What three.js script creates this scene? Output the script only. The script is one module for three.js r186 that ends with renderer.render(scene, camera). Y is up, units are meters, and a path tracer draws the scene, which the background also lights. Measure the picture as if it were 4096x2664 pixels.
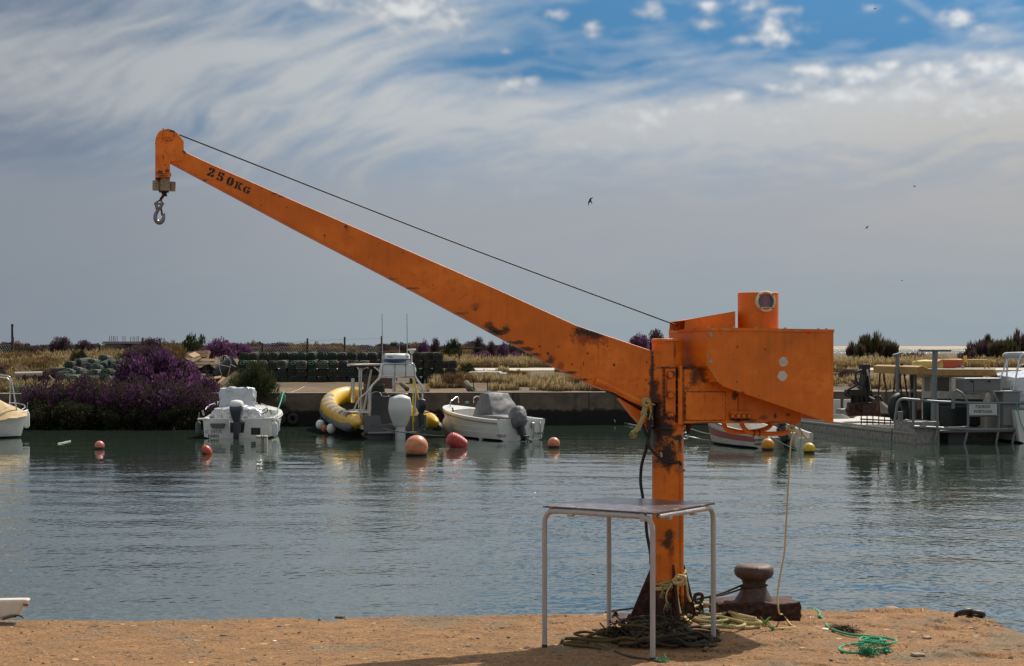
import * as THREE from 'three';
import { mergeGeometries, mergeVertices } from 'three/addons/utils/BufferGeometryUtils.js';
import { RoundedBoxGeometry } from 'three/addons/geometries/RoundedBoxGeometry.js';

// ---------- camera, sky, sun, exposure ----------
const scene = new THREE.Scene();
const EYE = 1.566, FOC = 6781, CX = 2048, HY = 1387;          // eye height above the quay (m); focal length, centre and horizon of the 4096 px photograph
const WATER = -1.094;                                          // water level below the quay
const camera = new THREE.PerspectiveCamera(22.23, 4096 / 2664, 0.1, 9000);
camera.position.set(0, EYE, 0);
camera.lookAt(0, EYE + 55 / FOC, -1);
const renderer = new THREE.WebGLRenderer();
renderer.toneMapping = THREE.LinearToneMapping;
renderer.toneMappingExposure = 1.0;
renderer.shadowMap.enabled = true;
const D2R = Math.PI / 180, SUN_AZ = 23 * D2R, SUN_EL = 40 * D2R;
const SUN = new THREE.Vector3(Math.sin(SUN_AZ) * Math.cos(SUN_EL), Math.sin(SUN_EL), -Math.cos(SUN_AZ) * Math.cos(SUN_EL));
const sun = new THREE.DirectionalLight(new THREE.Color(1, 0.93, 0.82), 4.6);
sun.position.copy(SUN).multiplyScalar(120); sun.target.position.set(0, 0, -30);
sun.castShadow = true; sun.shadow.mapSize.set(4096, 4096); sun.shadow.radius = 1;
Object.assign(sun.shadow.camera, { left: -70, right: 70, top: 70, bottom: -70, near: 1, far: 320 });
scene.add(sun, sun.target);

// ---------- seeded noise ----------
function rng(s) { s |= 0; return () => { s = (s + 0x6d2b79f5) | 0; let t = Math.imul(s ^ (s >>> 15), 1 | s); t = (t + Math.imul(t ^ (t >>> 7), 61 | t)) ^ t; return ((t ^ (t >>> 14)) >>> 0) / 4294967296; }; }
const PERM = new Uint8Array(512), GX = new Float32Array(256), GY = new Float32Array(256);
{ const r = rng(7), p = [...Array(256).keys()]; for (let i = 255; i > 0; i--) { const j = Math.floor(r() * (i + 1)); [p[i], p[j]] = [p[j], p[i]]; }
  for (let i = 0; i < 512; i++) PERM[i] = p[i & 255]; for (let i = 0; i < 256; i++) { const a = r() * 6.2832; GX[i] = Math.cos(a); GY[i] = Math.sin(a); } }
function noise(x, y, w = 0) {                                  // gradient noise, about -1..1; w = period in cells
  let ix = Math.floor(x), iy = Math.floor(y); const fx = x - ix, fy = y - iy;
  let jx = ix + 1, jy = iy + 1;
  if (w) { ix = ((ix % w) + w) % w; iy = ((iy % w) + w) % w; jx = ((jx % w) + w) % w; jy = ((jy % w) + w) % w; }
  const a = PERM[PERM[ix & 255] + (iy & 255)], b = PERM[PERM[jx & 255] + (iy & 255)], c = PERM[PERM[ix & 255] + (jy & 255)], d = PERM[PERM[jx & 255] + (jy & 255)];
  const u = fx * fx * fx * (fx * (fx * 6 - 15) + 10), v = fy * fy * fy * (fy * (fy * 6 - 15) + 10);
  const n0 = GX[a] * fx + GY[a] * fy, n1 = GX[b] * (fx - 1) + GY[b] * fy, n2 = GX[c] * fx + GY[c] * (fy - 1), n3 = GX[d] * (fx - 1) + GY[d] * (fy - 1);
  return (n0 + (n1 - n0) * u + (n2 + (n3 - n2) * u - n0 - (n1 - n0) * u) * v) * 1.5;
}
function fbm(x, y, o = 4, w = 0) { let s = 0, a = 0.5; for (let i = 0; i < o; i++) { s += a * noise(x + i * 17, y - i * 9, w); x *= 2; y *= 2; w *= 2; a *= 0.5; } return s; }
const sst = (x, a, b) => { const t = Math.min(1, Math.max(0, (x - a) / (b - a))); return t * t * (3 - 2 * t); };
const lerp = (a, b, t) => a + (b - a) * t, clamp01 = (x) => Math.min(1, Math.max(0, x));
const lin = (v) => { v /= 255; return v <= 0.04045 ? v / 12.92 : Math.pow((v + 0.055) / 1.055, 2.4); };
const L3 = (r, g, b) => [lin(r), lin(g), lin(b)];

// ---------- sky: hazy air with streaky veils and small bright clouds, computed for every direction ----------
{
  const W = 4096, H = 2048, data = new Float32Array(W * H * 4);
  const HOR = L3(148, 159, 166), MID = L3(157, 161, 167), GREY = L3(132, 141, 152), VEIL = L3(183, 187, 190), GAP = L3(96, 116, 142), BLUE = L3(76, 126, 168), DEEP = L3(112, 142, 172), WHITE = L3(206, 208, 209), WARM = L3(176, 170, 162);
  // small fair-weather clouds seen in the photograph: azimuth and elevation in degrees, half width, half height
  const E = (x, y, rx, ry, k = 1) => [Math.atan((x - CX) / FOC) / D2R, Math.atan((HY - y) / FOC) / D2R, rx / FOC / D2R, ry / FOC / D2R, k];
  const puffs = [E(3095, 130, 75, 58), E(2975, 165, 42, 20, 0.6), E(3190, 125, 60, 22, 0.45), E(2372, 115, 34, 26), E(2224, 52, 38, 18), E(2605, 35, 50, 34, 0.8), E(2845, 25, 60, 22), E(2820, 100, 50, 20, 0.8), E(2840, 32, 30, 30, 0.6), E(3020, 25, 70, 40, 0.9), E(3110, 58, 70, 16, 0.8),
    E(3820, 105, 66, 34), E(3620, 105, 30, 10, 0.5), E(3480, 58, 40, 14, 0.7), E(3930, 160, 60, 22, 0.7), E(3975, 190, 90, 20, 0.5), E(2030, 205, 26, 10, 0.6), E(1845, 140, 18, 16, 0.7), E(2200, 210, 20, 10, 0.5),
    E(1640, 30, 210, 70, 1.1), E(1760, 80, 120, 40, 0.9), E(1330, 10, 130, 40, 0.8), E(1890, 30, 60, 22, 0.7), E(2050, 330, 90, 34, 0.9), E(2120, 320, 40, 24, 0.8), E(1960, 385, 80, 40, 0.5), E(1010, 270, 30, 18, 0.4), E(850, 470, 60, 12, 0.55), E(1060, 440, 110, 26, 0.5), E(1170, 530, 40, 14, 0.45), E(180, 300, 130, 60, 0.55), E(330, 210, 70, 20, 0.45), E(40, 330, 90, 50, 0.4),
    E(3260, 300, 110, 34), E(3430, 320, 150, 44), E(3200, 360, 90, 30, 0.9), E(3560, 285, 60, 24), E(3760, 320, 170, 60), E(3960, 300, 140, 55), E(4090, 330, 120, 60), E(3350, 390, 220, 46, 0.9), E(3650, 400, 200, 60, 0.8), E(3900, 440, 240, 60, 0.75), E(2920, 395, 90, 34), E(2850, 430, 120, 34, 0.8), E(3080, 355, 40, 16), E(2620, 455, 150, 46, 0.9), E(2560, 500, 190, 46, 0.7), E(3080, 490, 190, 50, 0.6), E(2330, 560, 150, 44, 0.6), E(2460, 590, 110, 34, 0.45), E(3300, 600, 260, 20, 0.4), E(3000, 655, 200, 14, 0.4), E(2180, 740, 170, 34, 0.3), E(2080, 760, 110, 30, 0.3), E(2500, 800, 160, 22, 0.22)];
  const trail = [E(3530, -40, 1, 1), E(3830, 170, 1, 1)];
  const SA = 23, SE = 40;
  for (let row = 0; row < H; row++) {
    const el = ((row + 0.5) / H - 0.5) * 180, y = Math.sin(el * D2R), cy = Math.cos(el * D2R);
    for (let col = 0; col < W; col++) {
      const o = (row * W + col) * 4; data[o + 3] = 1;
      if (el < -0.5) { data[o] = HOR[0] * 0.8; data[o + 1] = HOR[1] * 0.8; data[o + 2] = HOR[2] * 0.8; continue; }
      const rd = ((col + 0.5) / W - 0.5) * 360; let az = rd + 90; if (az > 180) az -= 360; if (az < -180) az += 360;
      const e = Math.max(el, 0.05), dx = Math.cos(rd * D2R) * cy, dz = Math.sin(rd * D2R) * cy, k = 1 / (y + 0.13);
      const px = dx * k, pz = dz * k;                          // the cloud layer, foreshortened towards the horizon
      const w1 = fbm(px * 1.3 + 3, pz * 1.3, 3), w2 = fbm(px * 1.3 - 8, pz * 1.3 + 5, 3);
      let veil = fbm(px * 1.1 + w1 * 0.9, pz * 2.6 + px * 0.9 + w2 * 0.9, 4);        // streaks
      const fine = fbm(px * 5 + w1 * 3, pz * 9 + px * 3 + w2 * 3, 3);
      let c = 0.90 + veil * 0.5 + fine * 0.2;                  // broken veils of the same kind all round
      c = lerp(0.97 + veil * 0.10, c, sst(e, 3.2, 8.5));
      const t = sst(e, 0, 4.5), high = sst(e, 10, 40), U = az / 16.8, Wv = el / 11.6, inF = (1 - sst(Math.abs(U), 1.15, 1.6)) * (1 - sst(Wv, 1.04, 1.35));
      let warm = 0, left = 0;
      if (inF > 0) {                                            // the stretch of sky in the photograph: cirrus streaks, a bright veil, open blue to the upper right
        const a = lerp(24, 5, sst(U, -0.6, 0.6)) * D2R, s = az * Math.cos(a) + el * Math.sin(a), q = -az * Math.sin(a) + el * Math.cos(a), wq = fbm(az * 0.12 + 5, el * 0.3, 3) * 1.6;
        const cir = fbm(s * 0.2 + 3, q * 1.0 + wq, 4) + 0.55 * fbm(s * 0.55, q * 2.8 + wq * 2, 4) + 0.25 * fbm(s * 1.5, q * 6 + wq * 3, 3), G2 = (x, y, rx, ry) => Math.exp(-(((U - x) / rx) ** 2) - ((Wv - y) / ry) ** 2);
        let k = 0.66 + cir * 0.62;
        k += 0.34 * Math.exp(-(((Wv - (0.84 + 0.20 * (U + 0.5))) / 0.15) ** 2)) * sst(U, 0.2, -0.15) + 0.34 * Math.exp(-(((Wv - (0.68 + 0.14 * U)) / 0.11) ** 2)) * sst(U, 0.45, 0.2) * sst(U, -0.7, -0.1) + 0.5 * Math.exp(-(((Wv - (0.58 + 0.12 * U)) / 0.13) ** 2)) * sst(U, 0.0, 0.45);
        k -= 0.42 * G2(-0.98, 0.56, 0.34, 0.11) + 0.42 * G2(-1, 0.98, 0.3, 0.14) + 0.25 * G2(-0.55, 0.95, 0.3, 0.07);
        k -= 0.72 * clamp01(G2(0.35, 0.98, 0.55, 0.22) + G2(0.05, 0.80, 0.25, 0.06) + 0.9 * G2(0.95, 0.96, 0.4, 0.14) + 0.35 * G2(0.45, 0.72, 0.2, 0.05));
        k = lerp(0.985 + 0.05 * cir, k, sst(Wv + 0.06 * cir, 0.34, 0.62));
        c = lerp(c, k, inF); warm = sst(U, 0.3, 1) * sst(Wv, 0.15, 0.5) * (1 - sst(Wv, 0.6, 0.85)) * 0.5 * inF; left = sst(-U, 0.2, 1) * inF;
      }
      c = clamp01(c);
      const bright = sst(e, 4, 8.5);
      for (let i = 0; i < 3; i++) {
        const haze = lerp(lerp(lerp(HOR[i], MID[i], t), VEIL[i], bright), lerp(GREY[i], VEIL[i], bright * 0.55), left * 0.75), air = lerp(lerp(BLUE[i], GAP[i], left), DEEP[i], high);
        data[o + i] = lerp(air, lerp(haze, WARM[i], warm), c);
      }
      let puff = 0;
      if (el < 16 && az > -20 && az < 20) {
        const q = fbm(az * 1.9, el * 3.1, 5), q2 = fbm(az * 0.8 + 40, el * 1.9, 4), q3 = fbm(az * 6.5 + 3, el * 9.5, 3);
        for (const [pa, pe, ra, re, kk] of puffs) {
          const ux = (az - pa) / ra, uy = (el - pe) / re; if (ux * ux + uy * uy > 6) continue;
          const d = Math.sqrt(ux * ux + (uy > 0 ? uy * uy * 1.4 : uy * uy * 0.55)) + q * 1.15 + q2 * 0.6 + q3 * 0.35;
          puff = Math.max(puff, kk * sst(d, 1.6, -0.45));
        }
        const tx = trail[1][0] - trail[0][0], ty = trail[1][1] - trail[0][1], L = tx * tx + ty * ty, s = ((az - trail[0][0]) * tx + (el - trail[0][1]) * ty) / L;
        const dist = Math.abs((az - trail[0][0]) * ty - (el - trail[0][1]) * tx) / Math.sqrt(L);
        if (s > -0.5 && s < 1.1) puff = Math.max(puff, 0.32 * sst(dist, 0.26, 0.05) * (0.8 + q * 0.6) * (1 - sst(s, 0.9, 1.1)));
      } else if (e > 3) {                                       // the same small clouds all round the sky
        const q = fbm(px * 3.1 + 20, pz * 3.1, 5) + fbm(px * 0.9, pz * 0.9 + 30, 3) * 0.8;
        puff = 0.75 * sst(q, 0.18, 0.55) * sst(e, 3, 9) * Math.max(sst(Math.abs(az), 20, 26), sst(el, 16, 20));
      }
      for (let i = 0; i < 3; i++) data[o + i] = lerp(data[o + i], lerp(MID[i] * 1.02, WHITE[i], puff), clamp01(puff * 1.15));
      // the brightening of thin cloud round the sun
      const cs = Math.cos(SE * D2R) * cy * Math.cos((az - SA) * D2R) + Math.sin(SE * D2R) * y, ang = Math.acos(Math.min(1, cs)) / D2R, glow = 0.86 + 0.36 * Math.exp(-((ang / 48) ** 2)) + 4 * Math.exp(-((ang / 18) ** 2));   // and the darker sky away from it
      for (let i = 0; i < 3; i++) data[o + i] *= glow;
    }
  }
  const t = new THREE.DataTexture(data, W, H, THREE.RGBAFormat, THREE.FloatType);
  t.mapping = THREE.EquirectangularReflectionMapping; t.magFilter = THREE.LinearFilter; t.minFilter = THREE.LinearFilter; t.needsUpdate = true;
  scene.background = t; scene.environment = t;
}

// ---------- helpers ----------
const V3 = (x, y, z) => new THREE.Vector3(x, y, z);
const P = (x, y, Z) => V3((x - CX) * Z / FOC, EYE - (y - HY) * Z / FOC, -Z);               // a point of the place at Z metres, from its measured direction
const G = (x, y) => { const Z = EYE * FOC / (y - HY); return V3((x - CX) * Z / FOC, 0, -Z); };      // a point on the quay
const GW = (x, y) => { const Z = (EYE - WATER) * FOC / (y - HY); return V3((x - CX) * Z / FOC, WATER, -Z); }; // a point on the water
const view = (ox, oy, s) => (x, y) => [ox + x / s, oy + y / s];
const c1 = view(0, 1250, 2.38), c2 = view(700, 1250, 2.38), c3 = view(1200, 1250, 2.58), c4 = view(1700, 1300, 2.38), c5 = view(2500, 1100, 2.064), c6 = view(3200, 1300, 2.656), c7 = view(2000, 1900, 1.831), c8 = view(2700, 2100, 1.705), d1 = view(500, 450, 3.096), d2 = view(1200, 800, 1.7), d3 = view(2400, 1300, 2.58), d4 = view(2600, 1100, 2.211), cl = view(0, 2300, 1.587);
const taken = new Map();
function numbered(n) { const k = taken.get(n) ?? 0; taken.set(n, k + 1); return k ? n + '_' + String(k).padStart(3, '0') : n; }
function tag(o, label, category, group, kind) { if (label) o.userData.label = label; if (category) o.userData.category = category; if (group) o.userData.group = group; if (kind) o.userData.kind = kind; return o; }
function thing(name, label, category, pos = V3(0, 0, 0), turn = 0, group) { const o = new THREE.Group(); o.name = numbered(name); o.position.copy(pos); o.rotation.y = turn; scene.add(o); return tag(o, label, category, group); }
function part(parent, name, g, m, label) { const o = new THREE.Mesh(Array.isArray(g) ? merge(g) : g, m); o.name = name; parent.add(o); if (label) o.userData.label = label; return o; }
function single(name, g, m, label, category, pos, turn = 0, group) { const o = new THREE.Mesh(Array.isArray(g) ? merge(g) : g, m); o.name = numbered(name); if (pos) o.position.copy(pos); o.rotation.y = turn; scene.add(o); return tag(o, label, category, group); }
function structure(name, g, m) { const o = new THREE.Mesh(g, m); o.name = name; o.userData.kind = 'structure'; scene.add(o); return o; }
function copyOf(src, label, pos, turn, scale, group) { const o = src.clone(); o.name = numbered(src.name.replace(/_\d{3}$/, '')); o.userData = { ...src.userData }; if (label) o.userData.label = label; if (group) o.userData.group = group; o.position.copy(pos); o.rotation.y = turn; if (scale) o.scale.copy(scale); scene.add(o); return o; }
function nz(g) { g = g.index ? g.toNonIndexed() : g; for (const k of Object.keys(g.attributes)) if (!['position', 'normal', 'uv'].includes(k)) g.deleteAttribute(k); if (!g.attributes.uv) g.setAttribute('uv', new THREE.BufferAttribute(new Float32Array(g.attributes.position.count * 2), 2)); if (!g.attributes.normal) g.computeVertexNormals(); g.morphAttributes = {}; return g; }
function merge(list) { return list.length === 1 ? list[0] : mergeGeometries(list.map(nz)); }
function bx(w, h, d, x = 0, y = 0, z = 0, rx = 0, ry = 0, rz = 0) { const g = new THREE.BoxGeometry(w, h, d); if (rx) g.rotateX(rx); if (rz) g.rotateZ(rz); if (ry) g.rotateY(ry); return g.translate(x, y, z); }
function rb(w, h, d, r, x = 0, y = 0, z = 0, rx = 0, ry = 0, rz = 0, s = 2) { const g = new RoundedBoxGeometry(w, h, d, s, Math.min(r, w / 2.01, h / 2.01, d / 2.01)); if (rx) g.rotateX(rx); if (rz) g.rotateZ(rz); if (ry) g.rotateY(ry); return g.translate(x, y, z); }
function cyl(r0, r1, h, x = 0, y = 0, z = 0, seg = 16, rx = 0, rz = 0, open = false) { const g = new THREE.CylinderGeometry(r0, r1, h, seg, 1, open); if (rx) g.rotateX(rx); if (rz) g.rotateZ(rz); return g.translate(x, y, z); }
function rod(a, b, r0, r1 = r0, seg = 8) { const d = b.clone().sub(a), g = new THREE.CylinderGeometry(r1, r0, d.length(), seg); g.applyQuaternion(new THREE.Quaternion().setFromUnitVectors(V3(0, 1, 0), d.normalize())); return g.translate((a.x + b.x) / 2, (a.y + b.y) / 2, (a.z + b.z) / 2); }
function tube(pts, r, seg, rad = 8, closed = false, tension = 0.5) { return new THREE.TubeGeometry(new THREE.CatmullRomCurve3(pts, closed, 'centripetal', tension), seg ?? pts.length * 6, r, rad, closed); }
function bar(pts, r, rad = 8, bend = 0.06) {                    // a bent pipe: straight runs with rounded corners
  const path = new THREE.CurvePath(); let a = pts[0];
  for (let i = 1; i < pts.length - 1; i++) { const p = pts[i], u = a.clone().sub(p), v = pts[i + 1].clone().sub(p), k = Math.min(bend, u.length() * 0.49, v.length() * 0.49), s = p.clone().addScaledVector(u.normalize(), k), e = p.clone().addScaledVector(v.normalize(), k); path.add(new THREE.LineCurve3(a, s)); path.add(new THREE.QuadraticBezierCurve3(s, p, e)); a = e; }
  path.add(new THREE.LineCurve3(a, pts[pts.length - 1]));
  const all = []; path.curves.forEach((c, i) => { const n = c.isLineCurve3 ? 1 : 5; for (let k = i ? 1 : 0; k <= n; k++) all.push(c.getPoint(k / n)); });
  return sweep(all, () => r, rad);
}
function sweep(pts, rf, rad = 8, closed = false) {              // a tube whose radius may vary along a polyline
  const n = pts.length, pos = [], idx = [], uv = []; let N = null, len = 0;
  for (let i = 0; i < n; i++) {
    const a = closed ? pts[(i - 1 + n) % n] : pts[Math.max(0, i - 1)], b = closed ? pts[(i + 1) % n] : pts[Math.min(n - 1, i + 1)], T = b.clone().sub(a).normalize();
    if (!N) { N = Math.abs(T.y) < 0.9 ? V3(0, 1, 0) : V3(1, 0, 0); } N.addScaledVector(T, -N.dot(T)).normalize();
    const B = T.clone().cross(N), r = rf(i / (n - 1), i); if (i) len += pts[i].distanceTo(pts[i - 1]);
    for (let k = 0; k <= rad; k++) { const t = k / rad * 6.28319, p = pts[i].clone().addScaledVector(N, Math.cos(t) * r).addScaledVector(B, Math.sin(t) * r); pos.push(p.x, p.y, p.z); uv.push(k / rad, len); }
  }
  const m = closed ? n : n - 1, w = rad + 1;
  for (let i = 0; i < m; i++) for (let k = 0; k < rad; k++) { const a = i * w + k, b = ((i + 1) % n) * w + k; idx.push(a, b, a + 1, b, b + 1, a + 1); }
  if (!closed) for (const [row, flip] of [[0, 1], [n - 1, 0]]) { const c = pos.length / 3; pos.push(pts[row].x, pts[row].y, pts[row].z); uv.push(0.5, 0); for (let k = 0; k < rad; k++) { const a = row * w + k; flip ? idx.push(c, a, a + 1) : idx.push(c, a + 1, a); } }
  const g = new THREE.BufferGeometry(); g.setAttribute('position', new THREE.Float32BufferAttribute(pos, 3)); g.setAttribute('uv', new THREE.Float32BufferAttribute(uv, 2)); g.setIndex(idx); g.computeVertexNormals(); return g;
}
function sph(r, x = 0, y = 0, z = 0, sx = 1, sy = 1, sz = 1, a = 20, b = 14) { return new THREE.SphereGeometry(r, a, b).scale(sx, sy, sz).translate(x, y, z); }
function lathe(pts, seg = 24) { return new THREE.LatheGeometry(pts.map(([r, y]) => new THREE.Vector2(r, y)), seg); }
function extr(pts, z0, z1, bevel = 0) { const s = new THREE.Shape(pts.map(([x, y]) => new THREE.Vector2(x, y))); const g = new THREE.ExtrudeGeometry(s, { depth: z1 - z0 - 2 * bevel, bevelEnabled: bevel > 0, bevelThickness: bevel, bevelSize: bevel, bevelOffset: -bevel, bevelSegments: 2, curveSegments: 12 }); return g.translate(0, 0, z0 + bevel); }
function grid(fn, nu, nv) { const pos = [], uv = [], idx = []; for (let j = 0; j <= nv; j++) for (let i = 0; i <= nu; i++) { const p = fn(i / nu, j / nv); pos.push(p.x, p.y, p.z); uv.push(i / nu, j / nv); } for (let j = 0; j < nv; j++) for (let i = 0; i < nu; i++) { const a = j * (nu + 1) + i, b = a + nu + 1; idx.push(a, a + 1, b, a + 1, b + 1, b); } const g = new THREE.BufferGeometry(); g.setAttribute('position', new THREE.Float32BufferAttribute(pos, 3)); g.setAttribute('uv', new THREE.Float32BufferAttribute(uv, 2)); g.setIndex(idx); g.computeVertexNormals(); return g; }
function soft(w, h, d, n, warp) { let g = new THREE.BoxGeometry(w, h, d, n, n, n); g.deleteAttribute('uv'); g.deleteAttribute('normal'); g = mergeVertices(g, 1e-4); const p = g.attributes.position, v = V3(0, 0, 0); for (let i = 0; i < p.count; i++) { v.fromBufferAttribute(p, i); warp(v); p.setXYZ(i, v.x, v.y, v.z); } g.computeVertexNormals(); return g; }
const roundBox = (v, w, h, d, e = 0.5) => { const x = v.x / w * 2, y = v.y / h * 2, z = v.z / d * 2, m = Math.max(Math.abs(x), Math.abs(y), Math.abs(z)), l = Math.hypot(x, y, z); if (l > 1e-6) v.multiplyScalar(lerp(1, m / l * 1.22, e)); };
const crease = (v, s, a, k = 0) => { const f = fbm(v.x * s + v.z * 0.7 * s + k, v.y * s - v.z * s * 0.6 + k, 3), r = 1 - 2 * Math.abs(fbm(v.x * s * 0.8 - v.y * s * 0.5 + 9 + k, v.z * s + v.y * s + k, 2)); v.addScaledVector(V3(v.x, v.y * 0.6, v.z).normalize(), a * (f + 0.5 * r)); };
const std = (c, rough = 0.7, metal = 0, o = {}) => new THREE.MeshStandardMaterial({ color: Array.isArray(c) ? new THREE.Color().setRGB(...c) : new THREE.Color(c), roughness: rough, metalness: metal, ...o });
const phys = (c, rough, o = {}) => new THREE.MeshPhysicalMaterial({ color: Array.isArray(c) ? new THREE.Color().setRGB(...c) : new THREE.Color(c), roughness: rough, ...o });
function dataTex(w, h, fn, srgb = true, rep = true) { const d = new Uint8Array(w * h * 4), c = [0, 0, 0]; for (let y = 0; y < h; y++) for (let x = 0; x < w; x++) { fn(x, y, c); const o = (y * w + x) * 4; d[o] = c[0]; d[o + 1] = c[1]; d[o + 2] = c[2]; d[o + 3] = 255; } const t = new THREE.DataTexture(d, w, h); if (srgb) t.colorSpace = THREE.SRGBColorSpace; t.magFilter = THREE.LinearFilter; t.minFilter = THREE.LinearFilter; if (rep) t.wrapS = t.wrapT = THREE.RepeatWrapping; t.needsUpdate = true; return t; }
function mottle(r, g, b, amp, s = 8, grain = 8, seed = 0) { const R = rng(seed + 11); return dataTex(256, 256, (x, y, c) => { const n = fbm(x / 256 * s + seed, y / 256 * s + seed, 5, s) * amp + (R() - 0.5) * grain; c[0] = Math.max(0, Math.min(255, r + n)); c[1] = Math.max(0, Math.min(255, g + n)); c[2] = Math.max(0, Math.min(255, b + n)); }); }
function boxUV(g, s = 1) { g = nz(g); const p = g.attributes.position, n = g.attributes.normal, u = g.attributes.uv; for (let i = 0; i < p.count; i++) { const ax = Math.abs(n.getX(i)), ay = Math.abs(n.getY(i)), az = Math.abs(n.getZ(i)); if (ay >= ax && ay >= az) u.setXY(i, p.getX(i) / s, p.getZ(i) / s); else if (ax >= az) u.setXY(i, p.getZ(i) / s, p.getY(i) / s); else u.setXY(i, p.getX(i) / s, p.getY(i) / s); } return g; }
function textPanel(w, h, draw, ppm = 400) { const cv = document.createElement('canvas'); cv.width = Math.round(w * ppm); cv.height = Math.round(h * ppm); const g = cv.getContext('2d'); draw(g, cv.width, cv.height); const t = new THREE.CanvasTexture(cv); t.colorSpace = THREE.SRGBColorSpace; t.magFilter = THREE.LinearFilter; return t; }
// ---------- water ----------
const waterBump = dataTex(2048, 2048, (x, y, c) => {
  const u = x / 2048, v = y / 2048;                            // one tile is 14 m
  const wx = noise(u * 12, v * 12, 12) * 0.5, wy = noise(u * 12 + 5, v * 12 + 7, 12) * 0.5;
  const h = 0.30 * noise(u * 32 + wx * 1.5, v * 64 + wy * 2, 64) + 0.34 * noise(u * 96 + wx * 2, v * 96 + wy * 3, 96) + 0.22 * noise(u * 160 + wx * 3, v * 128 - wx * 4, 0) + 0.07 * noise(u * 256, v * 256, 256);
  const patch = 0.6 + 0.4 * sst(noise(u * 4 + 1, v * 8 + 2, 8) + 0.4 * noise(u * 8, v * 16, 16), -0.35, 0.5);
  const k = 128 + 130 * h * patch; c[0] = c[1] = c[2] = Math.max(0, Math.min(255, k));
}, false);
{
  // the breeze ruffles the middle of the basin; it lies calmer under the far bank and along the quay
  const zones = [0.0025, 0.006, 0.011, 0.0175].map((bs) => phys([0.030, 0.048, 0.036], 0.012, { ior: 1.95, bumpMap: waterBump, bumpScale: bs }));
  const g = grid((u, v) => {
    const x = (u - 0.5) * 100, Z = lerp(2, 62, v);
    const calm = (0.35 + 0.65 * sst(Z, 11, 20)) * (1 - 0.6 * sst(Z, 32, 42));
    const y = calm * (0.009 * noise(x * 0.55 + noise(x * 0.2, Z * 0.2), Z * 0.9) + 0.005 * noise(x * 1.2 + 30, Z * 1.7));
    return V3(x, WATER + y, -Z);
  }, 400, 340);
  const uv = g.attributes.uv, p = g.attributes.position, ix = g.index.array, lists = zones.map(() => []), r = rng(6); for (let i = 0; i < p.count; i++) uv.setXY(i, p.getX(i) / 14, p.getZ(i) / 14);
  for (let i = 0; i < ix.length; i += 6) { const x = p.getX(ix[i]), Z = -p.getZ(ix[i]), w = fbm(x * 0.12, Z * 0.3, 4) * 5 + (r() - 0.5) * 1.5, a = sst(Z + w * 0.5, 11.5, 17) * 3 * (1 - 0.85 * sst(Z + w * 1.6, 27, 41)) + (r() - 0.5) * 0.5, k = Math.max(0, Math.min(3, Math.round(a))); for (let j = 0; j < 6; j++) lists[k].push(ix[i + j]); }
  g.setIndex(lists.flat()); let at = 0; lists.forEach((l, k) => { g.addGroup(at, l.length, k); at += l.length; });
  structure('harbour_water', g, zones);
  const chop = dataTex(512, 512, (x, y, c) => { const h = fbm(x / 512 * 16, y / 512 * 16, 4, 16); c[0] = c[1] = c[2] = 128 + h * 150; }, false);
  const far = phys([0.05, 0.075, 0.075], 0.22, { ior: 1.38, bumpMap: chop, bumpScale: 3.2 });
  const lg = new THREE.PlaneGeometry(5200, 5200, 8, 8).rotateX(-Math.PI / 2).translate(0, WATER - 0.004, -62 - 2600);
  const lu = lg.attributes.uv, lp = lg.attributes.position; for (let i = 0; i < lp.count; i++) lu.setXY(i, lp.getX(i) / 60, lp.getZ(i) / 60);
  structure('lagoon_water', lg, far);
}

// ---------- the quay underfoot ----------
const EDGE = [[-40, 9.6], [-5, 9.70], [-2.82, 9.775], [-2.36, 9.74], [-2.17, 9.72], [-1.78, 9.81], [-1.70, 9.77], [-1.66, 9.83], [-1.22, 9.85], [-1.17, 9.76], [-1.06, 9.73], [-1.01, 9.72], [-0.96, 9.84], [-0.5, 9.90], [0.6, 9.96], [1.7, 10.03], [2.3, 10.09], [2.42, 10.11], [2.60, 10.07], [2.68, 9.93], [2.72, 9.79]];
const edgeZ = (x) => { for (let i = 1; i < EDGE.length; i++) if (x <= EDGE[i][0]) { const [a, p] = EDGE[i - 1], [b, q] = EDGE[i]; return lerp(p, q, (x - a) / (b - a)); } return 9.79; };
const sideX = (Z) => 2.72 + Math.max(0, 9.79 - Z) * 0.12 + 0.012 * noise(Z * 9, 3);
function quayLift(x, z) {                                       // crumbs, flakes and worn hollows of the surface
  const fl = sst(fbm(x * 1.3 + 4, z * 2.1, 4), 0.02, 0.05) * 0.011 + sst(fbm(x * 2.1 - 9, z * 3.3 + 2, 4), 0.08, 0.11) * 0.009;
  return fl * sst(x, -2, 1.2) + 0.006 * fbm(x * 2.2, z * 3, 3) + 0.003 * fbm(x * 14, z * 14, 2);
}
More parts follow.
